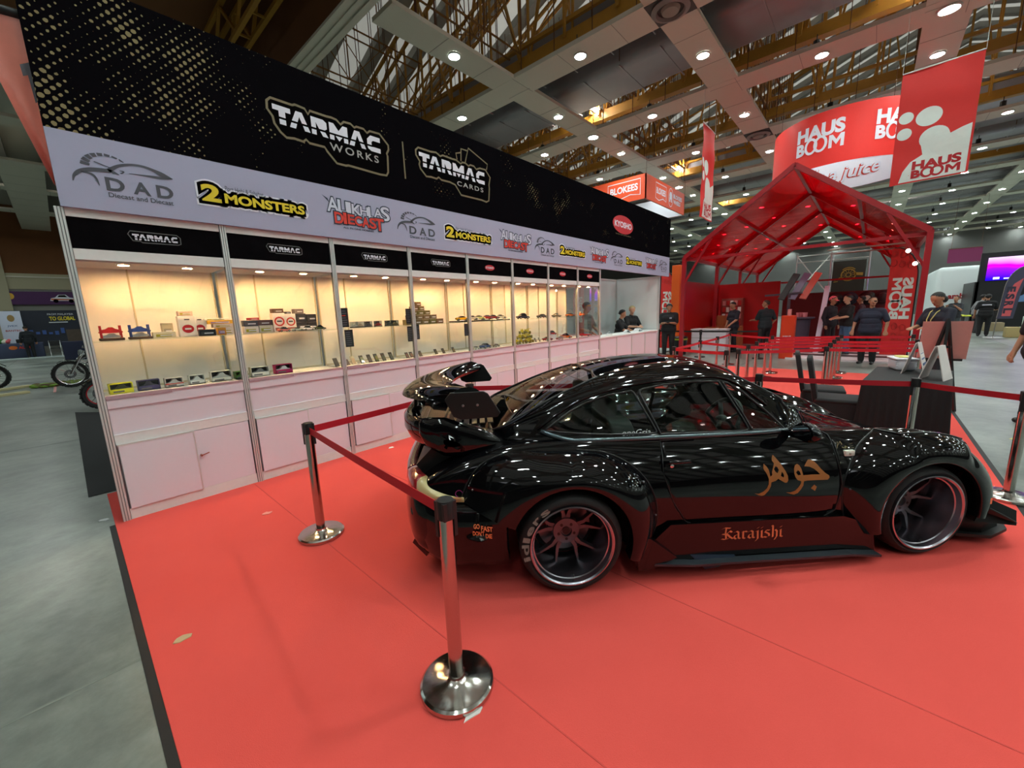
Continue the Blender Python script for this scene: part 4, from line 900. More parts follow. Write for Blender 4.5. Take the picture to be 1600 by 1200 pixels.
def lens(i0, i1, m, nm):
    b = MB(); rows = []
    for i in range(i0, i1+1):
        x, y = TQ[i]; q = TQ[min(i+1, len(TQ)-1)]; r = TQ[max(i-1, 0)]; d = V((q[0]-r[0], q[1]-r[1])).normalized(); nx, ny = -d.y, d.x
        u = max(0, (abs(y)-.68)/.13); zt = .668-.085*u**1.5
        rows.append([(x+nx*k, y+ny*k, z) for k, z in ((-.01, .545), (.012, .558), (.016, .59), (.006, zt-.015), (-.02, zt), (-.06, zt+.004))])
    n = 6; b.add([p_ for r in rows for p_ in r], [(i*n+j, i*n+j+1, (i+1)*n+j+1, (i+1)*n+j) for i in range(len(rows)-1) for j in range(n-1)])
    o = b.build(nm, m, CAR, smooth=60); md = o.modifiers.new('t', 'SOLIDIFY'); md.thickness = .005
LR = mat('lens_red', (150, 34, 38), .12, coat=1); LC = mat('lens_gold_reflection', (206, 192, 138), .15, coat=1)  # gold reflection on the clear corner lens is painted into its colour
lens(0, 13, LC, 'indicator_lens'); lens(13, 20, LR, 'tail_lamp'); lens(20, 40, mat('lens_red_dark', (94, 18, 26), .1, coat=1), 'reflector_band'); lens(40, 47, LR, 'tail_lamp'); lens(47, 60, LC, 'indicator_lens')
# ---- double rear wing ----
def span(name, fx, m, parent, N=28, half=.64):
    b = MB(); rows = []
    for i in range(N+1):
        s = -1+2*i/N; rows.append([(x, s*half, z) for x, z in fx(s)])
    n = len(rows[0]); b.add([p for r in rows for p in r], [(i*n+j, (i+1)*n+j, (i+1)*n+(j+1) % n, i*n+(j+1) % n) for i in range(N) for j in range(n)]+[tuple(range(n-1, -1, -1)), tuple(N*n+j for j in range(n))])
    bmx = bmesh.new(); 
    return b.build(name, m, parent, smooth=50)
def upper(s):
    xr = -1.045+.365*abs(s)**2.2; xf = -.70+.24*abs(s)**2.2; c = xf-xr; z0 = 1.075+.03*s*s
    top = [(0, 0), (.05, .028), (.2, .062), (.4, .083), (.6, .088), (.8, .076), (.94, .05), (1, .03)]; bot = [(.97, .008), (.8, .022), (.5, .035), (.25, .022), (.08, -.006)]
    return [(xr+u*c, z0+v) for u, v in top+bot]
uw = span('upper_wing', upper, PAINT, CAR)
for s in (-1, 1):
    P = [(-.69, 1.125), (-.655, 1.165), (-.46, 1.165), (-.435, 1.15), (-.365, 1.03), (-.385, 1.005), (-.60, 1.0), (-.645, 1.02)]; M = MX(((1, 0, 0, 0), (0, 0, -1, 0), (0, 1, 0, 0), (0, 0, 0, 1)))
    o = MB().prism(P, -.652*s-.008, -.652*s+.008, M).build('wing_end_plate', mat('satin_plate', (16, 17, 17), .45), CAR); bv = o.modifiers.new('r', 'BEVEL'); bv.width = .004; bv.segments = 2
    q = MB()
    for x in (-.585, -.50): q.lathe([(.0001, .004), (.006, .003), (.008, 0)], 10, frame((x, (.66+.0005)*s, 1.085), (1, 0, 0), (0, 0, 1) if s < 0 else (0, 0, -1)))
    q.build('plate_bolt', mat('bolt_steel', (160, 160, 160), .3, metal=1), o)
    b = MB(); b.tube([(-.91, .22*s, .93), (-.93, .22*s, 1.0), (-.92, .22*s, 1.09)], .014, 8); b.ball((-.92, .22*s, .985), .028, 10, (1.3, .7, .7)); b.build('wing_strut', TRIM, CAR, smooth='all')
def lower(s):
    a = abs(s); xr = -1.01+.15*a**4; tz = .985+.02*a; q = min(1, max(0, (a-.78)/.16))
    return [(-.36, .775), (-.55, .745), (-.72, .765), (xr+.09, .80), (xr+.03, .845), (xr, .91), (xr+.004, tz-.02), (xr+.025, tz), (xr+.055, tz-.006), (xr+.085, .925+q*.08), (xr+.16, .885+q*.12), (-.60, .865+q*.10), (-.47, .87+q*.05), (-.36, .865-q*.015)]
lw = span('lower_spoiler', lower, PAINT, CAR, half=.60)
for s in (-1, 1):
    b = MB(); rows = []
    F1 = lower(1)
    for j, (dy, k) in enumerate([(.60+.05*sin(pi/2*i/7), cos(pi/2*i/7.3)**.6) for i in range(8)]):
        cxm = sum(p[0] for p in F1)/len(F1); czm = .85; rows.append([(cxm+(p[0]-cxm)*k, dy*s, czm+(p[1]-czm)*k) for p in F1])
    n = len(F1); b.add([p for r in rows for p in r], [(i*n+j, (i+1)*n+j, (i+1)*n+(j+1) % n, i*n+(j+1) % n) for i in range(7) for j in range(n)]+[tuple(7*n+j for j in range(n))]); b.build('spoiler_cheek', PAINT, lw, smooth='all')
b = MB(); b.prism([(-.40, .64), (-.86, .64), (-.90, .70), (-.80, .80), (-.40, .85)], -.56, .56, MX(((1, 0, 0, 0), (0, 0, -1, 0), (0, 1, 0, 0), (0, 0, 0, 1)))); b.build('spoiler_base', mat('base_black', (8, 8, 9), .5), CAR)  # spoiler base is a plain near-black block
b = MB()
for i in range(7): b.bar((-.42-.055*i, -.34, .885-.002*i), (-.42-.055*i, .34, .885-.002*i), .035, .008)
b.build('engine_grille', TRIM, CAR)
# ---- mirrors, handles, wipers ----
for s in (-1, 1):
    b = MB(); bmm = bmesh.new(); bmesh.ops.create_uvsphere(bmm, u_segments=24, v_segments=16, radius=1)
    for v in bmm.verts:
        x, y, z = v.co; v.co = V((1.425+.062*x*(1 if x > 0 else .55), (.865+.085*y)*s, .862+.062*z*(1-.15*abs(y))))
    b.bm(bmm); o = b.build('door_mirror', PAINT, CAR, smooth='all')
    MB().bar((1.42, .70*s, .815), (1.43, .82*s, .83), .05, .03).build('mirror_arm', PAINT, o)
    MB().flat(oval(0, 0, .07, .047, 20), frame((1.392, .866*s, .862), (0, 1, 0), (0, 0, 1))).build('mirror_glass', mat('mirror', (180, 190, 195), .02, metal=1), o)
    b = MB(); b.bbox(.60, .74, .815*s if s > 0 else -.845, .845 if s > 0 else -.815, .706, .728, .01, 3); o = b.build('door_handle', PAINT, CAR, smooth=True)
    MB().lathe([(.0001, .01), (.011, .008), (.013, 0)], 14, frame((.617, .838*s, .70), (1, 0, 0), (0, 0, 1) if s < 0 else (0, 0, -1))).build('lock_barrel', mat('chrome', (220, 220, 224), .08, metal=1), o, smooth=True)
b = MB()
for y0 in (.05, -.42): b.tube([(1.93, y0, .79), (1.80, y0+.2, .87), (1.77, y0+.42, .885)], .006, 6)
b.build('wiper', TRIM, CAR)
# ---- interior ----
MB().box(.1, 1.75, -.66, .66, .2, .24).box(1.3, 1.62, -.62, .62, .55, .78).box(-.1, .1, -.62, .62, .3, .80).build('cabin_floor', INT, CAR)
for y in (-.34, .34):
    b = MB(); b.bbox(.62, 1.1, y-.24, y+.24, .28, .44, .05, 3)
    bmm = bmesh.new(); bmesh.ops.create_cube(bmm, size=1); bmesh.ops.bevel(bmm, geom=bmm.edges[:], offset=.12, segments=3, profile=.5, affect='EDGES')
    for v in bmm.verts:
        p = v.co; v.co = V((.58+.16*p.x-(p.z+.5)*.18, y+.5*p.y*(1-.25*max(0, p.z)), .40+(p.z+.5)*.52))
    b.bm(bmm); o = b.build('seat', mat('seat_leather', (84, 86, 84), .6, bump=.1), CAR, smooth=40); MB().bbox(.34, .42, y-.14, y+.14, .89, 1.02, .03, 3).build('head_rest', mat('seat_leather'), o, smooth=40)
b = MB(); C0 = V((1.22, -.34, .80)); ax = V((-.85, 0, .52)).normalized(); r1 = ax.orthogonal().normalized(); r2 = ax.cross(r1)
b.tube([C0+(r1*cos(2*pi*i/30)+r2*sin(2*pi*i/30))*.18 for i in range(30)], .014, 8, closed=True)
for a in (0, pi/2, pi): b.bar(C0-ax*.02, C0+(r1*cos(a)+r2*sin(a))*.175-ax*.0, .03, .012)
b.ball(C0-ax*.02, .055, 12); b.bar(C0-ax*.02, C0-ax*.3, .05); b.build('steering_wheel', mat('wheel_leather', (44, 44, 44), .5), CAR, smooth='all')
MB().bbox(1.16, 1.19, -.11, .11, 1.08, 1.125, .01, 2).bar((1.18, 0, 1.12), (1.2, 0, 1.2), .01).build('inside_mirror', TRIM, CAR)
# ---- decals laid on the body ----
def decal(name, me_list, m, tree, d=.0016, parent=None):
    b = MB(); 
    for me, M in me_list:
        q = bmesh.new(); q.from_mesh(me); q.transform(M); bmesh.ops.triangulate(q, faces=q.faces[:])
        bmesh.ops.subdivide_edges(q, edges=[e for e in q.edges if e.calc_length() > .03], cuts=2, use_grid_fill=False)
        bmesh.ops.triangulate(q, faces=q.faces[:])
        for v in q.verts:
            h = tree.ray_cast(V((v.co.x, -3, v.co.y)), V((0, 1, 0))); y = h[0].y if h[0] else -.82
            v.co = V((v.co.x, y-d, v.co.y))
        b.bm(q)
    return b.build(name, m, parent or CAR)
I4 = MX()
ARA = [[(1.293,.701),(1.309,.683),(1.333,.649),(1.357,.606),(1.369,.576),(1.369,.551),(1.36,.537),(1.347,.536),(1.325,.55),(1.305,.562),(1.287,.551),(1.259,.545),(1.255,.522),(1.238,.494),(1.211,.469),(1.195,.466),(1.174,.472),(1.148,.486),(1.177,.481),(1.205,.492),(1.229,.511),(1.241,.535),(1.245,.564),(1.236,.594),(1.22,.62),(1.217,.63),(1.224,.654),(1.239,.639),(1.251,.618),(1.256,.578),(1.27,.587),(1.27,.604),(1.281,.63),(1.291,.652),(1.281,.669),(1.284,.685)],
       [(1.297,.635),(1.309,.63),(1.315,.613),(1.304,.595),(1.291,.606),(1.285,.621)], [(1.333,.603),(1.342,.59),(1.345,.578),(1.34,.568),(1.324,.579)]]
ARB = [[(1.485,.624),(1.5,.643),(1.515,.659),(1.531,.66),(1.554,.648),(1.573,.628),(1.592,.602),(1.616,.577),(1.639,.561),(1.642,.548),(1.629,.536),(1.578,.538),(1.494,.54),(1.471,.537),(1.465,.511),(1.448,.487),(1.429,.467),(1.405,.459),(1.383,.465),(1.353,.477),(1.382,.475),(1.411,.483),(1.434,.504),(1.449,.524),(1.452,.539),(1.43,.547),(1.418,.564),(1.413,.585),(1.415,.614),(1.425,.634),(1.439,.64),(1.453,.632),(1.463,.611),(1.469,.573),(1.524,.573),(1.581,.571),(1.569,.585),(1.546,.605),(1.519,.619)], [(1.439,.604),(1.45,.595),(1.455,.576),(1.435,.575),(1.425,.593)]]
decal('arabic_lettering', [(curve_me(ARA), I4), (curve_me(ARB), I4), (curve_me([[(1.537,.512),(1.555,.498),(1.543,.472),(1.515,.492)]]), I4)], ORG, BODYTREE)
KJ = {'K': (1.0, [[(.05, 1.45), (.3, 1.6), (.75, 1.52)], [(.42, 1.55), (.36, .9), (.42, .15)], [(.05, .1), (.3, .02), (.62, .12)], [(.1, .75), (.4, .68), (.75, 1.15), (.9, .98)], [(.5, .72), (.78, .3), (1.0, .1)]]), 'a': (.72, [[(.1, .9), (.35, 1.05), (.5, .9), (.5, .15), (.64, .05)], [(.46, .62), (.18, .48), (.12, .2), (.28, .02), (.46, .16)]]), 'r': (.55, [[(.05, .9), (.2, 1.0), (.2, .12), (.34, .02)], [(.2, .8), (.38, 1.02), (.52, .92)]]),
      'j': (.38, [[(.06, .92), (.22, 1.0), (.24, -.1), (.05, -.38)], [(.18, 1.32), (.3, 1.46)]]), 'i': (.38, [[(.05, .9), (.2, 1.0), (.2, .12), (.34, .02)], [(.15, 1.32), (.27, 1.46)]]), 's': (.62, [[(.5, .98), (.25, 1.02), (.12, .78), (.45, .52), (.5, .22), (.25, .02), (.06, .12)]]), 'h': (.7, [[(.12, 1.6), (.2, 1.5), (.2, .05)], [(.2, .82), (.42, 1.02), (.56, .82), (.56, .1), (.38, -.32)]])}
b = MB(); x = 0
for c in 'Karajishi':
    w, P = KJ[c]; nib(b, [[(x+p[0], p[1]) for p in q] for q in P], .2, RAD(38)); x += w
km = bpy.data.meshes.new('k'); km.from_pydata([tuple(v) for v in b.v], [], b.f); Mk = MX(((.395/x, 0, 0, .935), (-.012/x, .047, 0, .214), (0, 0, 1, 0), (0, 0, 0, 1)))
decal('gothic_lettering', [(km, Mk)], mat('decal_copper', (214, 116, 74), .5, var=0), SKTREE, .002)
gm = []
for t, x0, z0, w, h, da in (('GO', -.553, .437, .033, .028, -.02), ('FAST', -.512, .426, .064, .029, -.32), ("DON'T", -.559, .398, .064, .028, -.1), ('DIE', -.489, .378, .036, .028, -.2)):
    me = text_me(t, .03); gm.append((me, MX.Translation((x0, z0, 0)) @ MX(((1, 0, 0, 0), (da*.6, 1, 0, 0), (0, 0, 1, 0), (0, 0, 0, 1))) @ fit(me, 0, w, 0, h)))
decal('slogan_lettering', gm, ORG2, BUMPTREE, .014)
me = text_me('oneGria', -.005, .35); decal('window_script', [(me, fit(me, .37, .548, .853, .885))], mat('script_white', (210, 214, 214), .6, var=0), CABTREE, .003)
b = MB(); nib(b, [[(0, .8), (.25, .9), (.1, .2)], [(.2, .5), (.42, .95), (.5, .6), (.3, .4)], [(.45, .3), (.6, .15), (.7, .4)], [(.72, .4), (.66, .1), (.8, .35), (.86, .1)], [(1.0, .55), (1.28, .62)], [(1.02, .3), (1.3, .38)], [(1.0, .08), (1.3, .12)]], .07, RAD(35))
gm = bpy.data.meshes.new('g'); gm.from_pydata([tuple(v) for v in b.v], [], b.f); decal('gold_script', [(gm, MX(((.1, 0, 0, 1.72), (0, .05, 0, .70), (0, 0, 1, 0), (0, 0, 0, 1))))], mat('decal_gold', (110, 98, 62), .5, var=0), BODYTREE)
y0 = body_y(1.8, .68); o = MB().bbox(1.768, 1.835, y0-.014, y0+.01, .661, .698, .006, 2).build('side_repeater', mat('repeater_lens', (232, 232, 220), .25), CAR, smooth=True); MB().ball((1.80, y0-.012, .679), .009, 10).build('repeater_bulb', mat('repeater_bulb', (150, 146, 130), .4), o)
b = MB(); b.lathe([(.018, .0), (.022, .0), (.022, .001), (.018, .001)], 20, frame((-.63, body_y(-.63, .60)-.004, .60), (1, 0, 0), (0, 0, 1)), closed=True); b.build('round_sticker', mat('sticker_magenta', (150, 36, 120), .5), CAR)
# ================= BARRIERS, TABLE, CHAIRS =================
CHR = mat('brushed_steel', (190, 186, 180), .16, metal=1, bump=.04, scale=30); CAPB = mat('cap_black', (24, 24, 26), .45); BELT = mat('red_belt', (196, 20, 40), .6, bump=.1, scale=200)
def stanchion(x, y, lab, targets=(), group='steel queue posts', mats=None, z0=.006, belt=None, lean=0):
    m0, mb_ = mats or (CHR, BELT)
    t = thing('queue_post', lab, 'queue post', (x, y, z0), 0, group)
    MB().lathe([(.0001, 0), (.158, 0), (.162, .006), (.16, .022), (.15, .03), (.06, .036), (.036, .05), (.034, .06)], 44).build('base', m0, t, smooth=30)
    MB().cyl((0, 0, .04), (0, 0, .87), .031, 24).build('pole', m0, t, smooth=True)
    b = MB(); b.lathe([(.034, .80), (.036, .80), (.036, .872), (.033, .88), (.0001, .881)], 24)
    for k in range(4):
        a = pi/4+k*pi/2; b.bar((.034*cos(a), .034*sin(a), .72 if k % 2 else .80), (.034*cos(a), .034*sin(a), .875), .016)
    b.build('cassette', CAPB, t, smooth=30)
    for tx, ty in targets:
        d = V((tx-x, ty-y, 0)); L = d.length; d.normalize(); b = MB(); N = 10
        for i in range(N+1):
            u = i/N; p = d*(.034+u*(L-.068)); sag = -.012*L*4*u*(1-u)*.25
            for zz, off in ((.80, -.0012), (.85, -.0012), (.85, .0012), (.80, .0012)):
                n = V((-d.y, d.x, 0))*off; b.v.append(V((p.x+n.x, p.y+n.y, zz+sag)))
        for i in range(N):
            for j in range(4): b.f.append((4*i+j, 4*i+(j+1) % 4, 4*i+4+(j+1) % 4, 4*i+4+j)); b.mi.append(0)
        b.build('belt', belt or mb_, t)
    return t
S1 = (.806, -3.315); S2 = (.958, -1.56); S3 = (2.71, -1.37); S4 = (4.78, -3.70); S5 = (5.15, -4.91); S6 = (4.78, -5.5)
stanchion(*S1, 'steel queue post standing before the rear wheel of the black car', [S2]); stanchion(*S2, 'steel queue post with two red belts in front of the white cabinets', [S3]); stanchion(*S3, 'steel queue post standing behind the rear wing', [S4])
stanchion(*S4, 'steel queue post just beyond the car windscreen', [S5]); stanchion(*S5, 'steel queue post in front of the black draped table', [S6]); stanchion(*S6, 'steel queue post by the concrete aisle past the front bumper')
QA = [(7.55, -1.80), (9.19, -1.78), (10.47, -1.79), (12.02, -1.70)]; QB = [(7.16, -2.80), (7.43, -2.92), (8.35, -2.88), (9.14, -2.87), (10.07, -2.88), (10.91, -2.86)]; QC = [(8.35, -4.03), (9.18, -4.03), (9.99, -4.04), (10.74, -4.05), (11.6, -4.08)]; QD = [(8.7, -5.2), (9.5, -5.2), (10.3, -5.22), (11.9, -5.25)]
def zq(p): return .006 if p[0] < 11.6 else 0
for p, q, lab in ((QA[0], [QA[1], QB[0]], 'post at the tip of the belt triangle beside the black-shirted man'), (QA[1], [QA[2], QB[2]], 'second post along the belt row by the red counter'), (QA[2], [QA[3]], 'third post along the belt row by the red counter'), (QA[3], [QB[5]], 'far post of the belt row by the red counter')): stanchion(*p, 'steel queue '+lab, q, z0=zq(p))
for k, p in enumerate(QB):
    q = [QC[max(0, k-1)]] if k else []
    stanchion(*p, ['dark queue post where the belt triangle meets the lanes', 'steel queue post at the head of the first red lane', 'steel queue post at the head of the second red lane', 'steel queue post at the head of the third red lane', 'steel queue post at the head of the fourth red lane', 'steel queue post at the head of the last red lane'][k], q, z0=zq(p))
for k, p in enumerate(QC):
    stanchion(*p, ['thick-looking steel queue post behind the black chairs', 'steel queue post second behind the black chairs', 'steel queue post third behind the black chairs', 'steel queue post fourth behind the black chairs', 'far steel queue post before the man in the navy polo'][k], [QD[min(3, k)]] if k != 3 else [], z0=zq(p))
for k, p in enumerate(QD): stanchion(*p, ['steel queue post behind the white table boards', 'second steel queue post behind the white table boards', 'third steel queue post behind the white table boards', 'steel queue post at the foot of the red feather flag'][k], z0=zq(p))
BKM = mat('post_black', (20, 20, 22), .5)
BQ = [(13.75, .95), (13.5, -.50), (13.75, -2.1)]
for k, p in enumerate(BQ): stanchion(*p, ['black queue post beside the waste bin', 'black queue post in front of the white low counter', 'black queue post beside the orange kiosk'][k], [BQ[k+1]] if k < 2 else [], 'black queue posts', (BKM, mat('black_belt', (22, 22, 24), .7)), 0)
# black draped table
CL = mat('black_spandex', (22, 22, 25), .8, sheen=.3, bump=.08, scale=30)
t = thing('draped_table', 'black cloth draped table on the red carpet beyond the car bonnet', 'table', (6.30, -4.93, .006), -.1)
MB().bbox(-.66, .66, -.34, .34, .735, .752, .008, 2).build('tabletop', CL, t)
b = MB(); N = 160; P = []
for i in range(N):
    u = i/N*4; s_ = int(u); f = u-s_; c = [(-.66, -.34), (.66, -.34), (.66, .34), (-.66, .34)]; a0, a1 = c[s_], c[(s_+1) % 4]; P.append((a0[0]+(a1[0]-a0[0])*f, a0[1]+(a1[1]-a0[1])*f))
rows = []
for z, k, w in ((.745, 1.0, 0), (.70, 1.005, .003), (.4, 1.02, .012), (.05, 1.045, .02), (0, 1.05, .022)):
    rows.append([(x*k+(x/.66)*w*sin(i*1.7)*.6, y*(1+(k-1)*2)+(y/.34)*w*sin(i*1.7+.5)*.8, z) for i, (x, y) in enumerate(P)])
b.add([p for r in rows for p in r], [(k*N+i, k*N+(i+1) % N, (k+1)*N+(i+1) % N, (k+1)*N+i) for k in range(4) for i in range(N)])
b.build('pleated_skirt', CL, t, smooth='all')
def chair(x, y, rz, lab):
    t = thing('covered_chair', lab, 'chair', (x, y, .006), rz, 'black covered chairs')
    b = MB(); N = 60; rows = []
    for z, k in ((.47, .98), (.44, 1.0), (.25, 1.03), (.02, 1.08), (0, 1.08)):
        rows.append([(.225*k*max(-1, min(1, 1.35*cos(2*pi*i/N)))+.006*sin(i*1.9)*(1-z), .22*k*max(-1, min(1, 1.35*sin(2*pi*i/N)))+.006*sin(i*1.3)*(1-z), z) for i in range(N)])
    b.add([p for r in rows for p in r], [(k*N+i, (k+1)*N+i, (k+1)*N+(i+1) % N, k*N+(i+1) % N) for k in range(4) for i in range(N)]); b.build('seat_skirt', CL, t, smooth='all')
    MB().bbox(-.225, .235, -.225, .225, .44, .50, .03, 3).build('seat', CL, t, smooth=True)
    b = MB(); P = []
    bmm = bmesh.new(); bmesh.ops.create_cube(bmm, size=1); bmesh.ops.bevel(bmm, geom=bmm.edges[:], offset=.1, segments=3, profile=.5, affect='EDGES')
    for v in bmm.verts:
        p = v.co; v.co = V((-.21+.055*p.x-(p.z+.5)*.10, .43*p.y*(1-.12*(p.z+.5)), .44+(p.z+.5)*.53))
    b.bm(bmm); b.build('backrest', CL, t, smooth=40)
chair(6.52, -4.14, RAD(-84), 'black covered chair farther from the car, at the table'); chair(5.93, -4.33, RAD(-86), 'black covered chair nearer the car bonnet, at the table')
WBD = mat('foam_board', (224, 214, 212), .6)
def tent_board(x, y, rz, lab):
    b = MB()
    for s in (-1, 1):
        b.add([(s*.10, -.15, 0), (s*.10, .15, 0), (s*.012, .12, .36), (s*.012, -.12, .36), (s*.092, -.15, 0), (s*.092, .15, 0), (s*.006, .12, .36), (s*.006, -.12, .36)], [(0, 1, 2, 3), (7, 6, 5, 4), (0, 4, 5, 1), (1, 5, 6, 2), (2, 6, 7, 3), (3, 7, 4, 0)])
    o = b.build('tent_board', WBD, loc=(x, y, .758)); o.rotation_euler = (0, 0, rz); return tag(o, lab, 'sign board', 'white tent boards on the table')
tent_board(6.12, -5.12, RAD(72), 'white tent board nearer the aisle on the black table'); o = tent_board(6.52, -4.98, RAD(80), 'white tent board with a blue print behind the other one')
T = MX.Translation((0, 0, 0)); b = MB()
for k in range(5): b.bar((-.0885+.016*k, -.1+.002*k, .06+.055*k), (-.0885+.016*k, .1, .06+.055*k), .006, .03)
b.build('blue_print', mat('print_blue', (70, 100, 150), .5), o)
t = thing('leaflet_tub', 'clear tub of folded white cloths with a yellow top on the black table', 'tub', (6.78, -4.88, .758), .3)
MB().bbox(-.13, .13, -.1, .1, 0, .13, .03, 3).build('tub', mat('tub_white', (214, 216, 226), .3), t, smooth=True)
b = MB()
for k in range(4): b.bbox(-.125-.004*(k % 2), .125+.006*(k % 2), -.098, .098, .02+.028*k, .04+.028*k, .009, 2)
b.bbox(-.14, .14, -.11, .11, .13, .155, .012, 2); b.build('folded_cloths', mat('cloth_white', (226, 228, 236), .8), t, smooth=True); MB().bbox(-.07, .08, -.06, .06, .155, .172, .006, 2).build('yellow_pad', mat('pad_yellow', (226, 216, 130), .6), t)
t = thing('display_easel', 'black easel holding a pinkish board with its back turned, beside the table', 'easel', (8.2, -5.34, 0), RAD(180))
b = MB(); PK = mat('board_pink', (214, 150, 144), .7)
b.add([(.0, -.24, .77), (.0, .24, .77), (.14, .24, 1.30), (.14, -.24, 1.30), (-.012, -.24, .77), (-.012, .24, .77), (.128, .24, 1.30), (.128, -.24, 1.30)], [(0, 1, 2, 3), (7, 6, 5, 4), (0, 4, 5, 1), (1, 5, 6, 2), (2, 6, 7, 3), (3, 7, 4, 0)]); b.build('board', PK, t)
b = MB(); b.bar((.16, 0, 1.34), (.34, .0, .0), .03); b.bar((.15, .0, 1.33), (-.08, .22, 0), .03); b.bar((.15, 0, 1.33), (-.08, -.22, 0), .03); b.bar((.05, -.2, .76), (.05, .2, .76), .03); b.bar((.16, -.06, .95), (.2, .06, .95), .03); b.build('easel_frame', CAPB, t)

# ================= THE RED CANOPY BOOTH =================
RST = mat('red_steel', (160, 18, 30), .4); RPN = mat('red_panel', (176, 8, 16), .35); RFL = film('red_film', (186, 30, 46), .5, .12); RFL2 = film('red_film_smoky', (160, 78, 74), .66, .08)
t = thing('canopy_frame', 'red gabled steel canopy with translucent red roof sheets over the drinks booth', 'canopy', (0, 0, 0))
X0, X1, YL, YR, YM, ZE, ZA = 13.2, 24.0, .0, -5.36, -2.70, 3.13, 5.15
TR = (13.2, 16.8, 20.4, 24.0)
for x in TR:
    for y in (YL, YR): MB().bar((x, y, .0), (x, y, ZE), .11, .11).build('canopy_post', RST, t)
    b = MB(); b.bar((x, YL, ZE), (x, YM, ZA), .10, .12); b.bar((x, YM, ZA), (x, YR, ZE), .10, .12)
    if x == X0: b.bar((x+.1, YL, ZE-.06), (x+.1, YR, ZE-.06), .06, .08)
    if x == X1: b.bar((x, YL, ZE-.5), (x, YR, ZE-.5), .06, .08)
    b.bar((x, YL, 2.3), (x, YL-.75, ZE+.5), .06); b.bar((x, YR, 2.3), (x, YR+.75, ZE+.5), .06)
    b.build('gable_truss', RST, t)
b = MB()
for y, z in ((YL, ZE), (YR, ZE), (YM, ZA), (YM+1.35, (ZE+ZA)/2), (YM-1.35, (ZE+ZA)/2)): b.bar((X0, y, z), (X1, y, z), .08, .1)
b.build('purlin', RST, t)
for i in range(3):
    for s, ya in ((1, YL), (-1, YR)):
        for k in range(2):
            u0, u1 = k/2, (k+1)/2; ys = [ya+(YM-ya)*u for u in (u0, u1)]; zs = [ZE+(ZA-ZE)*u+.07 for u in (u0, u1)]
            b = MB(); b.add([(TR[i]+.03, ys[0], zs[0]), (TR[i+1]-.03, ys[0], zs[0]), (TR[i+1]-.03, ys[1], zs[1]), (TR[i]+.03, ys[1], zs[1])], [(0, 1, 2, 3)])
            o = b.build('roof_sheet', RFL if (s > 0 or i > 0 or k) else RFL2, t); sm = o.modifiers.new('t', 'SOLIDIFY'); sm.thickness = .012
b = MB()
for x in (14.4, 15.6):
    b = MB(); b.cyl((x, YR+.3, ZE-.1), (x, YR+1.9, ZE-.1), .02, 8); b.build('lamp_bar', mat('soffit_joint'), t)
for q, (x, y) in enumerate(((13.5, -5.05), (13.6, -5.2))): MB().ball((x, y, 2.75-.3*q), .045, 10).build('canopy_lamp', glow('canopy_lamp', (255, 240, 220), 12), t, smooth='all')
t = thing('red_wall_panel', 'solid red back wall with a lit display niche inside the canopy', 'wall panel', (19.0, 0, 0))
MB().box(0, .06, -1.75, .55, 0, 2.5).build('panel', RPN, t); MB().box(-.35, -.02, -.55, .25, 0, 1.9).build('niche_shelf', mat('niche_back', (150, 70, 62), .6), t)
b = MB(); 
for i in range(5):
    for j in range(4): b.bbox(-.40, -.36, -.5+.145*i, -.38+.145*i, .8+.27*j, 1.0+.27*j, .01, 1, k=(i+j) % 3)
b.build('bottles', [mat('can_red', (190, 40, 40), .3), mat('can_pink', (220, 140, 140), .3), mat('can_white', (230, 224, 220), .3)], t)
tag(MB().box(14.7, 18.9, .42, .47, 0, 2.5).build('red_side_panel', RPN), 'glossy red side panel running back beside the orange pillar', 'wall panel')
tag(MB().box(20.2, 20.3, -5.2, -1.7, 0, 2.0).build('red_display_wall', mat('dark_red_wall', (96, 12, 20), .5)), 'dark red display wall behind the round caps', 'wall panel')
t = thing('low_counter', 'low white slatted counter inside the red booth', 'counter', (14.75, -.36, 0))
MB().bbox(0, .5, -.6, .58, .80, .84, .005, 1).build('top', PNL, t); MB().box(.03, .47, -.57, .55, .08, .8).build('carcass', PNL, t); MB().box(.04, .46, -.56, .54, 0, .08).build('plinth', CAPB, t)
b = MB()
for z in (.3, .52): b.box(.024, .03, -.57, .55, z, z+.012)
b.build('slat_line', mat('soffit_joint'), t)
CB_ = mat('cardboard', (168, 104, 60), .8)
for k, (x, y, z, w) in enumerate(((17.6, .0, 0, .5), (17.6, -.56, 0, .5), (17.6, 0, .41, .5), (17.6, -.56, .41, .46), (17.9, .1, .82, .42), (16.9, .12, 0, .42), (16.9, .12, .41, .42))):
    tag(MB().bbox(-w/2, w/2, -w/2, w/2, 0, .4, .006, 1).build('cardboard_box', CB_, loc=(x, y, z)), 'brown cardboard carton in the pile behind the low white counter', 'box', 'cartons behind the low counter')
t = thing('platform', 'low white striped platform under the canopy', 'platform', (14.3, -3.95, 0))
MB().box(0, 5.8, -1.25, 1.2, 0, .10).build('deck', mat('deck_dark', (60, 40, 44), .6), t); MB().box(-.35, 0, -1.25, 1.2, 0, .05).build('step', mat('step_white', (232, 220, 224), .5), t); MB().box(-.02, .0, -1.25, 1.2, .052, .10).build('nosing', mat('step_white'), t)
b = MB()
for q in range(3): b.box(.5+q*.9, .8+q*.9, -1.2, 1.15, .10, .104)
b.build('white_stripe', mat('step_white'), t)
t = thing('kiosk', 'slim orange kiosk with a white emblem at the canopy entrance', 'kiosk', (14.15, -2.74, 0), 0)
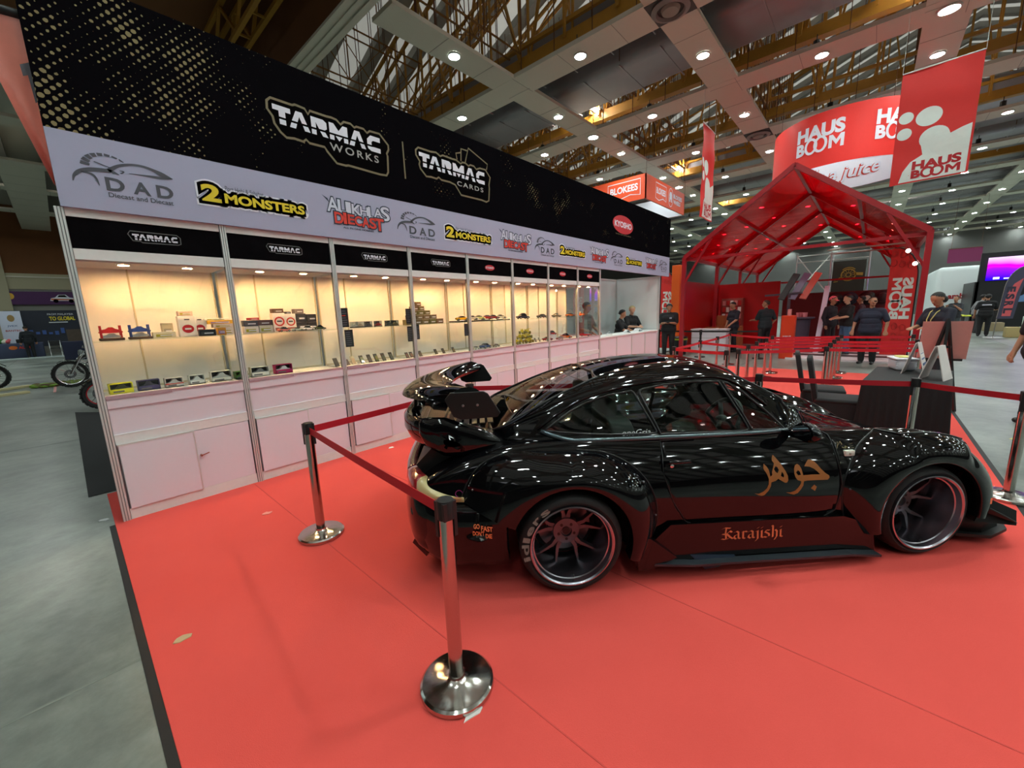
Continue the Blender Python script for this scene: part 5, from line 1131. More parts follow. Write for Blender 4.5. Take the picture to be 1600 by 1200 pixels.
MB().bbox(-.14, .14, -.17, .17, 0, 1.27, .02, 2).build('body', mat('kiosk_orange', (222, 62, 28), .4), t); b = MB(); words(b, 'HAUS', -.1, .1, .64, .69, frame((-.142, 0, 0), (0, -1, 0), (0, 0, 1)), .02); words(b, 'BOOM', -.1, .1, .585, .635, frame((-.142, 0, 0), (0, -1, 0), (0, 0, 1)), .02); b.build('emblem', WTX, t)
MB().cyl((0, .0, 1.27), (0, 0, 1.45), .05, 12).build('dispenser', mat('can_pink'), t)
t = thing('bar_table', 'grey covered high table with pink cups behind the orange kiosk', 'table', (15.5, -2.9, .10)); MB().lathe([(.3, 0), (.22, .5), (.24, 1.0), (.34, 1.04), (.34, 1.08), (.0001, 1.08)], 24).build('cover', mat('cover_grey', (78, 66, 84), .8), t, smooth=True)
for k, (x, y) in enumerate(((15.4, -2.8), (15.5, -3.0), (15.62, -2.85), (15.35, -2.97))): tag(MB().lathe([(.035, 0), (.045, .14), (.04, .14), (.03, .01), (.0001, .008)], 14).build('paper_cup', mat('cup_pink', (222, 130, 140), .5), loc=(x, y, 1.181)), 'pink paper cup on the grey high table', 'cup', 'cups on the high table')
t = thing('tilted_screen', 'large tilted black screen on a mast inside the red booth', 'screen', (16.0, -2.45, 0))
MB().bar((.1, 0, .1), (.1, 0, 1.9), .08).bar((.1, .7, 1.9), (.1, -.35, 1.95), .06).build('mast', mat('mast_grey', (92, 88, 100), .4, metal=.5), t)
for q in range(3): MB().add([(-.05+.1*q, .30-.28*q, 1.78), (-.05+.1*q, .12-.28*q, 1.74), (.25+.1*q, -.22-.28*q, 2.55), (.25+.1*q, -.04-.28*q, 2.6), (.0+.1*q, .30-.28*q, 1.76), (.0+.1*q, .12-.28*q, 1.72), (.30+.1*q, -.22-.28*q, 2.53), (.30+.1*q, -.04-.28*q, 2.58)], [(0, 1, 2, 3), (7, 6, 5, 4), (0, 4, 5, 1), (1, 5, 6, 2), (2, 6, 7, 3), (3, 7, 4, 0)]).build('screen_panel', (CAPB, mat('screen_stripe', (120, 110, 150), .3), mat('stripe_orange', (226, 110, 90), .4))[q], t)
tag(MB().bar((15.2, -3.35, 0.05), (16.2, -3.42, 2.1), .12, .12).build('white_pole', mat('pole_white', (226, 214, 232), .4)), 'leaning white pole between the screen and the pink cap person', 'pole')
# scaffold with the dark banner
t = thing('scaffold_tower', 'silver scaffold frame behind the canopy carrying a dark banner', 'scaffold', (25.0, 0, 0)); b = MB()
for y in (-2.85, -4.25):
    for x in (0, 1.2): b.cyl((x, y, 0), (x, y, 4.0), .03, 8)
    for z in (1.2, 2.4, 3.6): b.cyl((0, y, z), (1.2, y, z), .02, 6)
for z in (2.0, 3.6, 3.9): b.cyl((0, -2.85, z), (0, -4.25, z), .025, 6); b.cyl((0, -1.5, z), (0, -2.85, z), .025, 6)
b.cyl((0, -1.5, 3.9), (0, -2.85, 2.0), .025, 6); b.cyl((0, -2.85, 3.9), (0, -1.5, 2.0), .025, 6); b.cyl((0, -1.5, 0), (0, -1.5, 4.0), .03, 8); b.build('tubes', mat('scaffold_silver', (190, 192, 190), .35, metal=.8), t)
t = thing('dark_banner', 'dark hanging banner with a gold cannon emblem above the caps', 'banner', (24.975, 0, 0))
MB().box(-.02, 0, -4.15, -2.95, 2.05, 3.5).build('cloth', mat('banner_dark', (34, 38, 30), .7), t)
T = frame((-.025, -3.55, 2.85), (0, -1, 0), (0, 0, 1)); b = MB(); q = [(.26*cos(2*pi*i/32), .26*sin(2*pi*i/32)) for i in range(32)]; stroke(b, q, .05, T, closed=True); stroke(b, [(.09*cos(2*pi*i/20), .09*sin(2*pi*i/20)) for i in range(20)], .03, T, closed=True)
for i in range(12): stroke(b, [(.09*cos(pi*i/6), .09*sin(pi*i/6)), (.24*cos(pi*i/6), .24*sin(pi*i/6))], .018, T)
stroke(b, [(-.5, -.22), (-.36, -.16), (-.22, -.06)], .05, T); stroke(b, [(-.52, -.3), (-.36, -.28)], .04, T); b.flat([(.2, .1), (.52, .07), (.52, -.07), (.2, -.02)], T); stroke(b, [(.27*cos(a)*1.2, .27*sin(a)*1.25) for a in [pi*(.25+.5*i/12) for i in range(13)]], .035, T); b.build('cannon_emblem', mat('emblem_gold', (150, 128, 54), .5), t)
for k, y in enumerate((-3.42, -3.86, -4.36, -4.78)):
    o = thing('display_hat', ['black round-brimmed cap with a red crest on the dark red wall', 'black cap with a large orange dot on the dark red wall', 'black cap with white lettering on the dark red wall', 'plain maroon cap at the end of the dark red wall'][k], 'cap', (20.13, y, 1.72), 0, 'caps displayed on the wall')
    Mx = MX.Rotation(-pi/2, 4, 'Y'); MB().lathe([(.24, -.02), (.25, 0), (.17, .03), (.15, .14), (.08, .17), (.0001, .18)], 24, Mx).build('crown', (CAPB, mat('cap_navy', (30, 26, 48), .6), CAPB, mat('cap_maroon', (60, 16, 24), .7))[k], o, smooth=True)
    if k < 3: MB().lathe([(.0001, .184), (.09, .176), (.095, .172)][::-1], 20, Mx).build('badge', (mat('crest_red', (190, 44, 36), .5), mat('dot_orange', (240, 96, 40), .5), mat('soffit_white'))[k], o)
# orange pillar, bin, feather flags
tag(MB().bbox(14.35, 14.62, .52, .80, 0, 3.05, .01, 1).build('orange_pillar', mat('pillar_orange', (236, 96, 22), .5)), 'tall plain orange pillar beside the red canopy', 'pillar')
t = thing('waste_bin', 'black waste bin with a lime liner edge beside the standing man', 'bin', (14.05, .33, 0)); MB().lathe([(.2, 0), (.23, .55), (.24, .6), (.22, .62), (.2, .58), (.0001, .3)], 24).build('bin', CAPB, t, smooth=True); MB().lathe([(.236, .50), (.243, .50), (.246, .56), (.24, .56)], 24, closed=True).build('liner', mat('liner_lime', (170, 180, 50), .5), t)
FRED = mat('flag_red', (214, 44, 40), .7, bump=.35, scale=5, var=.04); FWH = mat('flag_white', (222, 232, 226), .7, bump=.35, scale=9)
def haus(b, x0, x1, z0, z1, T, k, off=.045):
    h = (z1-z0)
    words(b, 'HAUS', x0+.0*(x1-x0), x1, z0+.50*h, z1, T, off, k); words(b, 'B', x0, x0+.2*(x1-x0), z0+.02*h, z0+.47*h, lift(T, .001), off, k)
    for q in (.34, .54):
        c = x0+q*(x1-x0); stroke(b, [(c+.115*(x1-x0)*cos(2*pi*i/28), z0+.27*h+.25*h*sin(2*pi*i/28)) for i in range(28)], .055*(x1-x0), lift(T, .001+.001*(q > .4)), k, closed=True)
    b.me(curve_me([[(x0+(.71+.29*u)*(x1-x0), z0+(.02+.45*v)*h) for u, v in ((0, 0), (0, 1), (.24, 1), (.5, .58), (.76, 1), (1, 1), (1, 0), (.78, 0), (.78, .62), (.5, .2), (.22, .62), (.22, 0))]]), lift(T, .001), k)
def feather(x, y, w, h, lab, rz=0):
    t = thing('feather_flag', lab, 'flag', (x, y, 0), rz, 'red feather flags')
    pl = [(0, 0, 0), (0, 0, h*.72)]+[(0, w*(1-cos(a))*.92, h*.72+h*.26*sin(a)) for a in [pi/2*i/8 for i in range(1, 9)]]
    MB().tube(pl, .016, 8).build('pole', CAPB, t, smooth='all'); MB().bbox(-.2, .2, -.2, .2, 0, .03, .005, 1).build('foot', CAPB, t)
    out = [(p[1], p[2]) for p in pl[1:]]+[(w, h*.97), (w, .12), (.02, .12)]
    T = frame((-.004, 0, 0), (0, 1, 0), (0, 0, 1)); b = MB(); b.me(curve_me([out]), T); o = b.build('cloth', FRED, t); sm = o.modifiers.new('t', 'SOLIDIFY'); sm.thickness = .003
    # the lettering runs up the flag and is seen through from the back
    R = MX(((0, 1, 0, .10*w), (1, 0, 0, .36*h), (0, 0, 1, 0), (0, 0, 0, 1))); b = MB(); haus(b, 0, h*.36, 0, w*.75, T @ R @ MX.Identity(4), 0, .05)
    for v in b.v: v.x = -.008; v.y = w-v.y-.02
    b.build('lettering', FWH, t)
    b = MB(); r3 = random.Random(5)
    for zc in (.19, .28, .82, .9):
        for q in range(3):
            c = (w*(.3+.3*q), h*zc+.04*q); n = r3.randint(9, 14); stroke(b, [(c[0]+.08*(1-.02*i)*cos(i*.7+q)*(1-i/26), c[1]+.1*sin(i*.7+q)*(1-i/26)) for i in range(n)], .012, T)
    for v in b.v: v.x = -.007
    b.build('line_art', mat('line_pale', (232, 150, 140), .7), t); return t
feather(15.1, -5.36, .56, 3.05, 'red feather flag with mirrored vertical lettering at the canopy corner', 0); feather(14.9, .86, .52, 3.05, 'red feather flag between the white booth and the orange pillar', 0)
# ---- hanging flags, round banner, orange box ----
def paw_flag(lab, T, w, h, name='hanging_flag'):
    t = thing(name, lab, 'flag', (0, 0, 0), 0, 'hanging paw flags')
    b = MB(); N, M_ = 16, 30
    wob = lambda u, v: .018*sin(7*u+3*v)+.012*sin(17*v+2*u)
    def surf(b, outline_fn=None): pass
    vs = [T @ V((w*i/N, h*j/M_, wob(i/N, j/M_))) for j in range(M_+1) for i in range(N+1)]
    b.add(vs, [(j*(N+1)+i, j*(N+1)+i+1, (j+1)*(N+1)+i+1, (j+1)*(N+1)+i) for j in range(M_) for i in range(N)]); o = b.build('cloth', FRED, t, smooth='all')
    def lay(splines, m, nm, d=.006):
        bb = MB()
        for me in splines:
            q = bmesh.new(); q.from_mesh(me); bmesh.ops.triangulate(q, faces=q.faces[:]); bmesh.ops.subdivide_edges(q, edges=[e for e in q.edges if e.calc_length() > .12*w], cuts=3); bmesh.ops.triangulate(q, faces=q.faces[:])
            for v in q.verts: v.co = T @ V((v.co.x, v.co.y, wob(v.co.x/w, v.co.y/h)+d))
            bb.bm(q)
        return bb.build(nm, m, t)
    W_ = lambda P: [(x*w, y*h) for x, y in P]
    hill = [(.12, .012), (.97, .012), (.97, .42), (.86, .405), (.72, .375)]+[(.52+.19*cos(a), .375+.095*sin(a)) for a in [RAD(20+14*i) for i in range(15)]]+[(.40, .24), (.25, .19), (.16, .11)]
    lay([curve_me([W_(hill)])]+[curve_me([W_([(cx+rx*cos(2*pi*i/28), cy+ry*sin(2*pi*i/28)) for i in range(28)])]) for cx, cy, rx, ry in ((.42, .57, .17, .083), (.12, .60, .10, .053), (.12, .455, .10, .053))], FWH, 'paw_print')
    b = MB(); haus(b, .28*w, .90*w, .03*h, .19*h, MX(), 0, .05); me = bpy.data.meshes.new('h'); me.from_pydata([tuple(v) for v in b.v], [], b.f); lay([me], mat('flag_lettering', (178, 26, 34), .7), 'lettering', .012)
    b = MB(); p0 = T @ V((0, h, 0)); p1 = T @ V((w, h, 0)); b.cyl(p0, p1, .015, 8)
    for p in (p0, p1): b.cyl(p, (p.x, p.y, ZC), .004, 5)
    b.build('hanging_rod', FWH, t); return t
paw_flag('large hanging red flag with a white paw, right of the round banner', frame((13.5, -4.57, 4.27), (0, -1, .02), (0, .0, 1)), 1.24, 2.38)
paw_flag('narrow edge-on hanging red paw flag beside the orange box', frame((13.45, -.3, 4.34), (1, 0, 0), (0, 0, 1)), 1.2, 2.65)
t = thing('round_banner', 'round red hanging banner with white lettering above the canopy', 'banner', (18.0, -3.35, 0)); b = MB(); N = 48; R = 1.95; z0, z1 = 5.72, 7.25
vs = [(R*cos(2*pi*i/N), R*sin(2*pi*i/N), z) for z in (z0, z1) for i in range(N)]; b.add(vs, [(i, (i+1) % N, N+(i+1) % N, N+i) for i in range(N)]); o = b.build('outer_cloth', mat('banner_red', (226, 40, 32), .6), t, smooth='all')
b = MB(); vs = [((R-.02)*cos(2*pi*i/N), (R-.02)*sin(2*pi*i/N), z) for z in (z0, z1) for i in range(N)]; b.add(vs, [(N+i, N+(i+1) % N, (i+1) % N, i) for i in range(N)]); b.build('inner_lining', mat('lining_white', (232, 230, 240), .6), t, smooth='all')
def wrap(src, a0, RR, nm, m, sgn=1):
    for v in src.v:
        a = a0-sgn*v.x/RR; z = v.y; dz = v.z; v.x, v.y, v.z = (RR+sgn*dz)*cos(a), (RR+sgn*dz)*sin(a), z
    src.build(nm, m, t)
for a0 in (RAD(165), RAD(222), RAD(285)):
    b = MB(); haus(b, -.62, .62, 6.15, 6.95, MX.Translation((0, 0, .012)), 0, .05)
    for v in b.v: v.x = -v.x
    wrap(b, a0, R, 'lettering', WTX)
for k, (d, m) in enumerate(((.004, MRED), (.012, WTX))):
    b = MB(); words(b, "it's a juice", -1.15+.02*k, 1.15+.02*k, 5.95-.02*(1-k), 6.55-.02*(1-k), MX.Translation((0, 0, d)), .05-.03*k, None, .2); [setattr(v, 'x', -v.x) for v in b.v]; wrap(b, RAD(5), R-.03, 'juice_lettering', m, -1)
b = MB()
for a in range(4): b.cyl((R*cos(a*pi/2+.6), R*sin(a*pi/2+.6), z1), (R*cos(a*pi/2+.6), R*sin(a*pi/2+.6), ZC), .006, 5)
b.build('hanging_wire', ROD, t)
t = thing('hanging_box_sign', 'orange square hanging sign with white shield logos beyond the fascia end', 'sign', (17.0, 2.98, 0)); OB = mat('sign_orange', (232, 78, 26), .5); L1, L2, z0, z1 = 4.6, 4.0, 6.17, 7.15
MB().box(0, .05, 0, L2, z0, z1).box(0, L1, 0, .05, z0, z1).box(L1-.05, L1, 0, L2, z0, z1).box(0, L1, L2-.05, L2, z0, z1).build('outer_panel', OB, t); MB().box(.055, .07, .055, L2-.055, z0, z1).box(.055, L1-.055, .055, .07, z0, z1).box(L1-.07, L1-.055, .055, L2-.055, z0, z1).box(.055, L1-.055, L2-.07, L2-.055, z0, z1).build('inner_lining', mat('lining_white'), t)
T1 = frame((-.006, 2.0, z0), (0, -1, 0), (0, 0, 1)); T2 = frame((0, -.006, z0), (1, 0, 0), (0, 0, 1)); b = MB()
SH = lambda x0, x1: [(x0, .2), (x0, .83), (x1, .83), (x1, .2), ((x0+x1)/2+.2*(x1-x0), .27), (x0+.3*(x1-x0), .14)]
stroke(b, SH(.25, 1.75), .03, T1, closed=True); words(b, 'BLOKEES', .36, 1.64, .4, .68, T1, .03); b.build('white_logo', WTX, t); b = MB(); stroke(b, SH(1.0, 2.2), .035, T2, closed=True); words(b, 'BLOKEES', 1.08, 2.12, .4, .66, T2, .03)
stroke(b, [(2.75+.27*cos(2*pi*i/24), .5+.4*sin(2*pi*i/24)) for i in range(24)], .03, T2, closed=True); b.flat([(2.58, .3), (2.7, .3), (2.7, .42), (2.8, .42), (2.8, .3), (2.92, .3), (2.92, .62), (2.84, .74), (2.66, .74), (2.58, .62)], T2); words(b, 'BLOKEES', 3.1, 4.2, .53, .72, T2, .04); words(b, 'WHEELS', 3.1, 4.0, .29, .48, T2, .04); b.build('white_logo', WTX, t)
b = MB()
for x, y in ((0, 0), (L1, 0), (0, L2), (L1, L2)): b.cyl((x, y, z1), (x, y, ZC), .006, 5)
b.build('hanging_wire', ROD, t)
# ---- far booths past the aisle ----
t = thing('white_booth', 'tall plain white booth wall with small red lettering across the aisle', 'booth', (34, 0, 0)); MB().bbox(0, 6, -9.6, -7.15, 0, 3.35, .25, 4).build('shell', mat('booth_white', (222, 228, 230), .5), t, smooth=30); b = MB(); words(b, 'Lambretta', -.9, .62, 1.55, 1.86, frame((-.012, -8.45, 0), (0, -1, 0), (0, 0, 1)), .04); b.build('red_lettering', mat('lettering_red', (170, 30, 36), .5), t)
t = thing('dark_booth', 'black booth stand under the large colour screen', 'booth', (30.6, 0, 0)); MB().box(.0, .15, -14, -8.3, 0, 2.35).box(0, 3.3, -8.4, -8.25, 0, 2.35).build('shell', mat('booth_black', (20, 20, 24), .4), t); b = MB(); b.add([(-.01, -9.3, 1.3), (-.01, -14, 1.5), (-.01, -14, 2.2), (-.01, -10.0, 1.75)], [(0, 1, 2, 3)]); b.add([(-.012, -10, 1.66), (-.012, -14, 1.95), (-.012, -14, 2.1), (-.012, -10.2, 1.78)], [(0, 1, 2, 3)], 1); b.build('swoosh_graphic', [mat('swoosh_blue', (90, 124, 170), .5), mat('swoosh_amber', (190, 130, 50), .5)], t)
def led():
    m = bpy.data.materials.new('led_picture'); m.use_nodes = True; n = m.node_tree; n.nodes.clear(); L = n.links.new
    out = n.nodes.new('ShaderNodeOutputMaterial'); e = n.nodes.new('ShaderNodeEmission'); tc = n.nodes.new('ShaderNodeTexCoord'); sx = n.nodes.new('ShaderNodeSeparateXYZ'); r = n.nodes.new('ShaderNodeValToRGB'); no = n.nodes.new('ShaderNodeTexNoise'); ad = n.nodes.new('ShaderNodeMath'); ad.operation = 'ADD'
    no.inputs['Scale'].default_value = .6; L(tc.outputs['Generated'], sx.inputs[0]); L(tc.outputs['Object'], no.inputs[0]); mm = n.nodes.new('ShaderNodeMath'); mm.operation = 'MULTIPLY_ADD'; mm.inputs[1].default_value = .5; mm.inputs[2].default_value = -.25; L(no.outputs['Fac'], mm.inputs[0]); L(sx.outputs[2], ad.inputs[0]); L(mm.outputs[0], ad.inputs[1]); L(ad.outputs[0], r.inputs[0])
    c = r.color_ramp.elements; c[0].position = .0; c[0].color = rgb(40, 10, 230); c[1].position = .45; c[1].color = rgb(150, 20, 255); q = c.new(.62); q.color = rgb(255, 0, 235); q = c.new(.95); q.color = rgb(235, 205, 255)
    L(r.outputs[0], e.inputs[0]); e.inputs[1].default_value = 1.0; L(e.outputs[0], out.inputs[0]); return m
t = thing('led_screen', 'large magenta and blue video screen above the black booth', 'screen', (31.0, 0, 0)); MB().box(0, .12, -14.0, -8.65, 2.4, 3.5).build('picture', led(), t); MB().box(.12, .25, -14.1, -8.4, 2.36, 3.75).build('housing', mat('booth_black'), t); b = MB()
for i in range(14): b.box(-.012, -.004, -13.5+.34*i, -13.3+.34*i, 2.45, 2.5+.05*(i % 3))
b.build('caption_blocks', glow('caption_white', (235, 240, 255), 1.2), t)
t = thing('maroon_banner', 'maroon banner hanging above the white booth', 'banner', (40, 0, 0)); MB().box(0, .05, -9.5, -8.0, 3.9, 4.8).build('cloth', mat('maroon_cloth', (112, 22, 72), .6), t); MB().cyl((0, -9.5, 4.8), (0, -8.0, 4.8), .02, 6).cyl((0, -9.4, 4.8), (0, -9.4, 8.0), .008, 5).cyl((0, -8.1, 4.8), (0, -8.1, 8.0), .008, 5).build('rod', ROD, t)
t = thing('dark_feather_flag', 'slate feather flag with red vertical lettering in the far aisle', 'flag', (24.3, -8.2, 0)); h = 2.75; w = .62
pl = [(0, 0, 0), (0, -.02, h*.3), (0, -.08, h*.65)]+[(0, -.08-.45*(1-cos(a)), h*.65+h*.33*sin(a)) for a in [pi/2*i/8 for i in range(1, 9)]]; MB().tube(pl, .016, 8).build('pole', mat('post_grey', (130, 126, 120), .4), t, smooth='all'); MB().bbox(-.25, .25, -.25, .25, 0, .03, .005, 1).build('foot', mat('base_plate', (190, 190, 190), .4), t)
T = frame((-.02, 0, 0), (0, -1, 0), (0, 0, 1)); out = [(-p[1], p[2]) for p in pl[1:]]; cl = [(0.0, .75)]+out[:1]+out[1:]+[(.62, h*.93), (.5, h*.62), (.42, .75)]; b = MB(); b.me(curve_me([cl]), T); b.build('cloth', mat('flag_slate', (62, 62, 84), .7), t); b = MB(); b.me(curve_me([[(.12, .85), (.34, .85), (.40, h*.62), (.5, h*.82), (.3, h*.75), (.16, h*.6)]]), lift(T, .004), 0)
for i, c in enumerate('LRSE'): words(b, c, -.1, .1, -.11, .11, lift(T, .008) @ MX.Translation((.25, 1.05+.27*i, 0)) @ MX.Rotation(-pi/2, 4, 'Z'), .05, 1)
b.build('lettering', [mat('flag_coral', (206, 90, 96), .7), mat('flag_ink', (44, 44, 62), .7)], t)
for k, (x, y, z, s, c, lab) in enumerate(((24.8, -8.75, 0, .4, (176, 160, 110), 'tan carton at the foot of the slate flag'), (24.9, -9.2, 0, .5, (150, 180, 166), 'pale green wrapped carton by the slate flag'), (24.9, -9.2, .41, .4, (186, 206, 196), 'small pale parcel on the green carton'), (24.2, -9.4, 0, .45, (140, 110, 104), 'dusty brown carton near the aisle'), (29.3, -8.9, 0, .6, (150, 134, 104), 'tan storage carton in front of the black booth'))):
    tag(MB().bbox(-s/2, s/2, -s/2, s/2, 0, .4, .02, 2).build('carton', mat('carton%d' % k, c, .8), loc=(x, y, z)), lab, 'box')
for k, (x, y) in enumerate(((28.6, -8.0), (29.6, -7.75))):
    t = thing('bar_stool', ['high stool with a lime seat near the black booth edge', 'high stool with a lime seat by the white booth'][k], 'stool', (x, y, 0)); MB().bbox(-.2, .2, -.2, .2, .72, .78, .02, 2).build('seat', mat('seat_lime', (200, 210, 50), .5), t)
    for a, c in ((-.18, -.18), (.18, -.18), (.18, .18), (-.18, .18)): MB().bar((a, c, 0), (a*.85, c*.85, .72), .025).build('leg', CAPB, t)
# ================= MODELS IN THE SHOWCASES =================
def paint(o, col, slot=0, rough=.25):
    m = mat('model_%d_%d_%d' % col, col, rough, var=.03, coat=.4)
    s = o.material_slots[slot]; s.link = 'OBJECT'; s.material = m
DKW = mat('model_window', (22, 24, 28), .1, var=0); MTY = mat('model_tyre', (18, 18, 18), .7, var=0); MHB = mat('model_hub', (150, 150, 152), .3, metal=.8)
def model_car(low=True):
    """1 unit long, nose to +x"""
    t = thing('diecast_car', 'x', 'model car')
    R = []; st = [(-.5, .20, .10, .20), (-.47, .215, .08, .225), (-.36, .22, .06, .245), (-.2, .222, .055, .235), (0, .22, .055, .225), (.2, .222, .055, .22), (.34, .22, .055, .205), (.45, .205, .06, .17), (.49, .18, .07, .14), (.5, .14, .09, .12)]
    for x, w, z0, z1 in st: R.append([(x, 0, z0), (x, w*.8, z0), (x, w, z0+.03), (x, w*1.0, (z0+z1)/2), (x, w*.93, z1-.01), (x, w*.6, z1), (x, 0, z1+.004)])
    to_obj(loft(R, True), 'body', mat('model_base', (180, 180, 180), .3), t, sm=50)
    h = .125 if low else .2; R = []
    for x, w, z in ((-.36, .17, .01), (-.25, .185, .6), (-.12, .19, .95), (.02, .19, 1.0), (.12, .185, .9), (.22, .18, .4), (.30, .16, .01)): R.append([(x, w, .215), (x, w*.93, .215+h*z*.5), (x, w*.78, .215+h*z*.95), (x, 0, .215+h*z)])
    to_obj(loft(R), 'cabin', DKW, t, sm=50)
    MB().bbox(-.13, .10, -.14, .14, .215+h*.96, .215+h*1.04, .02, 2).build('roof', mat('model_base'), t, smooth=True)
    for x in (-.3, .3):
        for s in (-1, 1):
            w = MB().cyl((x, s*.16, .085), (x, s*.228, .085), .085, 14).build('wheel', MTY, t, smooth=40); MB().cyl((x, s*.21, .085), (x, s*.232, .085), .05, 10).build('hub', MHB, w)
    return t
CARS = [model_car(True), model_car(False)]; used = [False, False]
def put_car(x, y, z, L, col, lab, rz=.15, kind=0, tilt=0, group='model cars in the showcases'):
    o = CARS[kind] if not used[kind] else dup(CARS[kind]); used[kind] = True
    o['label'] = lab; o['group'] = group; o.location = (x, y, z); o.scale = (L, L, L); o.rotation_euler = (0, tilt, rz)
    for c in o.children:
        if c.name.startswith(('body', 'roof')): paint(c, col)
    return o
ZF, ZS = 1.051, 1.503
def window_box(x, z, w, h, col, ccol, lab, band=.45, y=.25, rz=0.0, d=.085):
    t = thing('boxed_car', lab, 'boxed model car', (x, y, z), rz, 'boxed model cars')
    b = MB(); b.box(-w/2, w/2, -d/2, d/2, 0, .008).box(-w/2, w/2, d/2-.006, d/2, 0, h).box(-w/2, w/2, -d/2, -d/2+.005, 0, h*band).box(-w/2, -w/2+.006, -d/2, d/2, 0, h).box(w/2-.006, w/2, -d/2, d/2, 0, h).box(-w/2, w/2, -d/2+.01, d/2, h-.006, h)
    b.build('carton', mat('box_%d_%d_%d' % col, col, .5), t)
    MB().box(-w/2+.007, w/2-.007, d/2-.012, d/2-.007, .009, h-.007).build('backing_card', mat('backing_dark', (44, 42, 40), .5), t)
    R = []
    for q, (xx, z0) in enumerate(((-.4, .5), (-.2, .62), (-.05, .95), (.12, .95), (.25, .62), (.42, .5))): R.append([(xx*w, .028, h*band*.6), (xx*w, .026, h*z0*.85), (xx*w, 0, h*z0*.9)])
    to_obj(loft(R), 'car_body', mat('box_%d_%d_%d' % ccol, ccol, .3), t, sm=50)
    b = MB(); b.box(-w*.36, w*.1, -d/2-.0015, -d/2, h*band*.3, h*band*.62); b.build('printed_panel', mat('print_grey', (96, 92, 100), .5), t); return t
window_box(.14, ZF, .15, .088, (232, 226, 20), (70, 66, 40), 'bright yellow boxed car, first on the lowest level by the booth corner', rz=.05)
window_box(.32, ZF, .15, .09, (58, 48, 104), (40, 40, 60), 'navy boxed car beside the yellow boxed car'); window_box(.495, ZF, .13, .085, (236, 228, 222), (220, 216, 212), 'white boxed car with a red stripe beside the navy box')
tag(bpy.data.objects['boxed_car.002']); MB().box(-.066, .066, -.0455, -.044, .028, .036).build('red_stripe', MRED, bpy.data.objects['boxed_car.002'])
window_box(.665, ZF, .12, .088, (240, 238, 232), (226, 226, 222), 'white boxed car with a white model, fourth along the lowest level'); window_box(.86, ZF, .17, .10, (244, 240, 230), (200, 206, 206), 'wide white boxed car left of the second cabinet post', .35)
window_box(1.03, ZF, .11, .075, (70, 120, 60), (50, 90, 50), 'small green boxed car right behind the second cabinet post'); window_box(1.20, ZF, .17, .10, (240, 236, 228), (130, 130, 134), 'white boxed set with grey print beside the magenta box'); window_box(1.43, ZF, .17, .10, (176, 24, 96), (240, 230, 236), 'magenta and white boxed set on the second cabinet floor')
def lift_rig(x, col, lab):
    t = thing('lift_diorama', lab, 'model diorama', (x, .25, ZS), .05, 'car lift models')
    MB().bbox(-.075, .075, -.05, .05, 0, .022, .004, 1).build('base', mat('diorama_base', (74, 54, 44), .6), t)
    b = MB()
    for sx in (-.06, .06):
        for sy in (-.035, .035): b.bar((sx, sy, .02), (sx, sy, .125), .009)
    b.bar((-.07, -.035, .07), (.07, -.035, .07), .012).bar((-.07, .035, .07), (.07, .035, .07), .012); b.build('lift_frame', mat('lift_%d' % col[0], col, .4), t)
    R = [[(xx, .026, .026), (xx, .024, z), (xx, 0, z+.002)] for xx, z in ((-.055, .04), (-.03, .045), (-.01, .06), (.015, .06), (.03, .046), (.055, .038))]; to_obj(loft(R), 'lower_car', mat('model_base'), t, sm=50)
    R = [[(xx, .026, .076), (xx, .024, z+.05), (xx, 0, z+.052)] for xx, z in ((-.055, .04), (-.03, .045), (-.01, .06), (.015, .06), (.03, .046), (.055, .038))]; to_obj(loft(R), 'upper_car', mat('lift_%d' % col[0]), t, sm=50)
lift_rig(.15, (190, 30, 34), 'red car lift model with two cars, first on the glass shelf'); lift_rig(.33, (44, 70, 140), 'blue car lift model with two cars beside the red one')
def carton(x, y, z, w, d, h, col, lab, mark=None, rz=0, cat='box', name='model_carton'):
    t = thing(name, lab, cat, (x, y, z), rz, 'cartons on the glass shelves')
    MB().bbox(-w/2, w/2, -d/2, d/2, 0, h, .002, 1).build('carton', mat('box_%d_%d_%d' % col, col, .5), t); T = frame((0, -d/2-.0008, 0), (1, 0, 0), (0, 0, 1)); b = MB()
    if mark == 'oval': b.me(curve_me([oval(0, h*.38, w*.34, h*.2, 24)]), T, 0); b.box(-w*.18, w*.18, -d/2-.0015, -d/2-.001, h*.34, h*.42, 1); b.box(-w*.15, w*.15, -d/2-.001, -d/2, h*.8, h*.86, 2); b.build('oval_print', [KRED, WTX, SLATE], t)
    elif mark == 'ring': stroke(b, [(w*.36*cos(2*pi*i/24), h*.55+w*.36*sin(2*pi*i/24)) for i in range(24)], w*.13, T, 0, closed=True); b.box(-w*.2, w*.2, -d/2-.001, -d/2, h*.52, h*.6, 1); b.box(-w*.4, w*.42, -d/2-.001, -d/2, h*.06, h*.22, 2); b.build('ring_print', [MRED, SLATE, mat('print_rust', (150, 70, 50), .5)], t)
    else:
        b.box(-w*.38, w*.30, -d/2-.001, -d/2, h*.2, h*.62, 0); b.box(-w*.2, w*.34, -d/2-.0014, -d/2-.001, h*.34, h*.5, 1); b.build('front_print', [mat('print_dim', tuple(int(c*.6+40) for c in col), .5) if False else mat('pr_%d_%d_%d' % col, tuple(int(255-c) if max(col) > 200 and k == 2 else int(c*.55+50) for k, c in enumerate(col)), .5), WTX], t)
    return t
carton(.49, .25, ZS, .16, .09, .055, (232, 224, 196), 'cream long carton on the shelf beside the blue lift model'); carton(.53, .33, ZS, .08, .07, .13, (196, 186, 160), 'tan upright carton behind the cream carton')
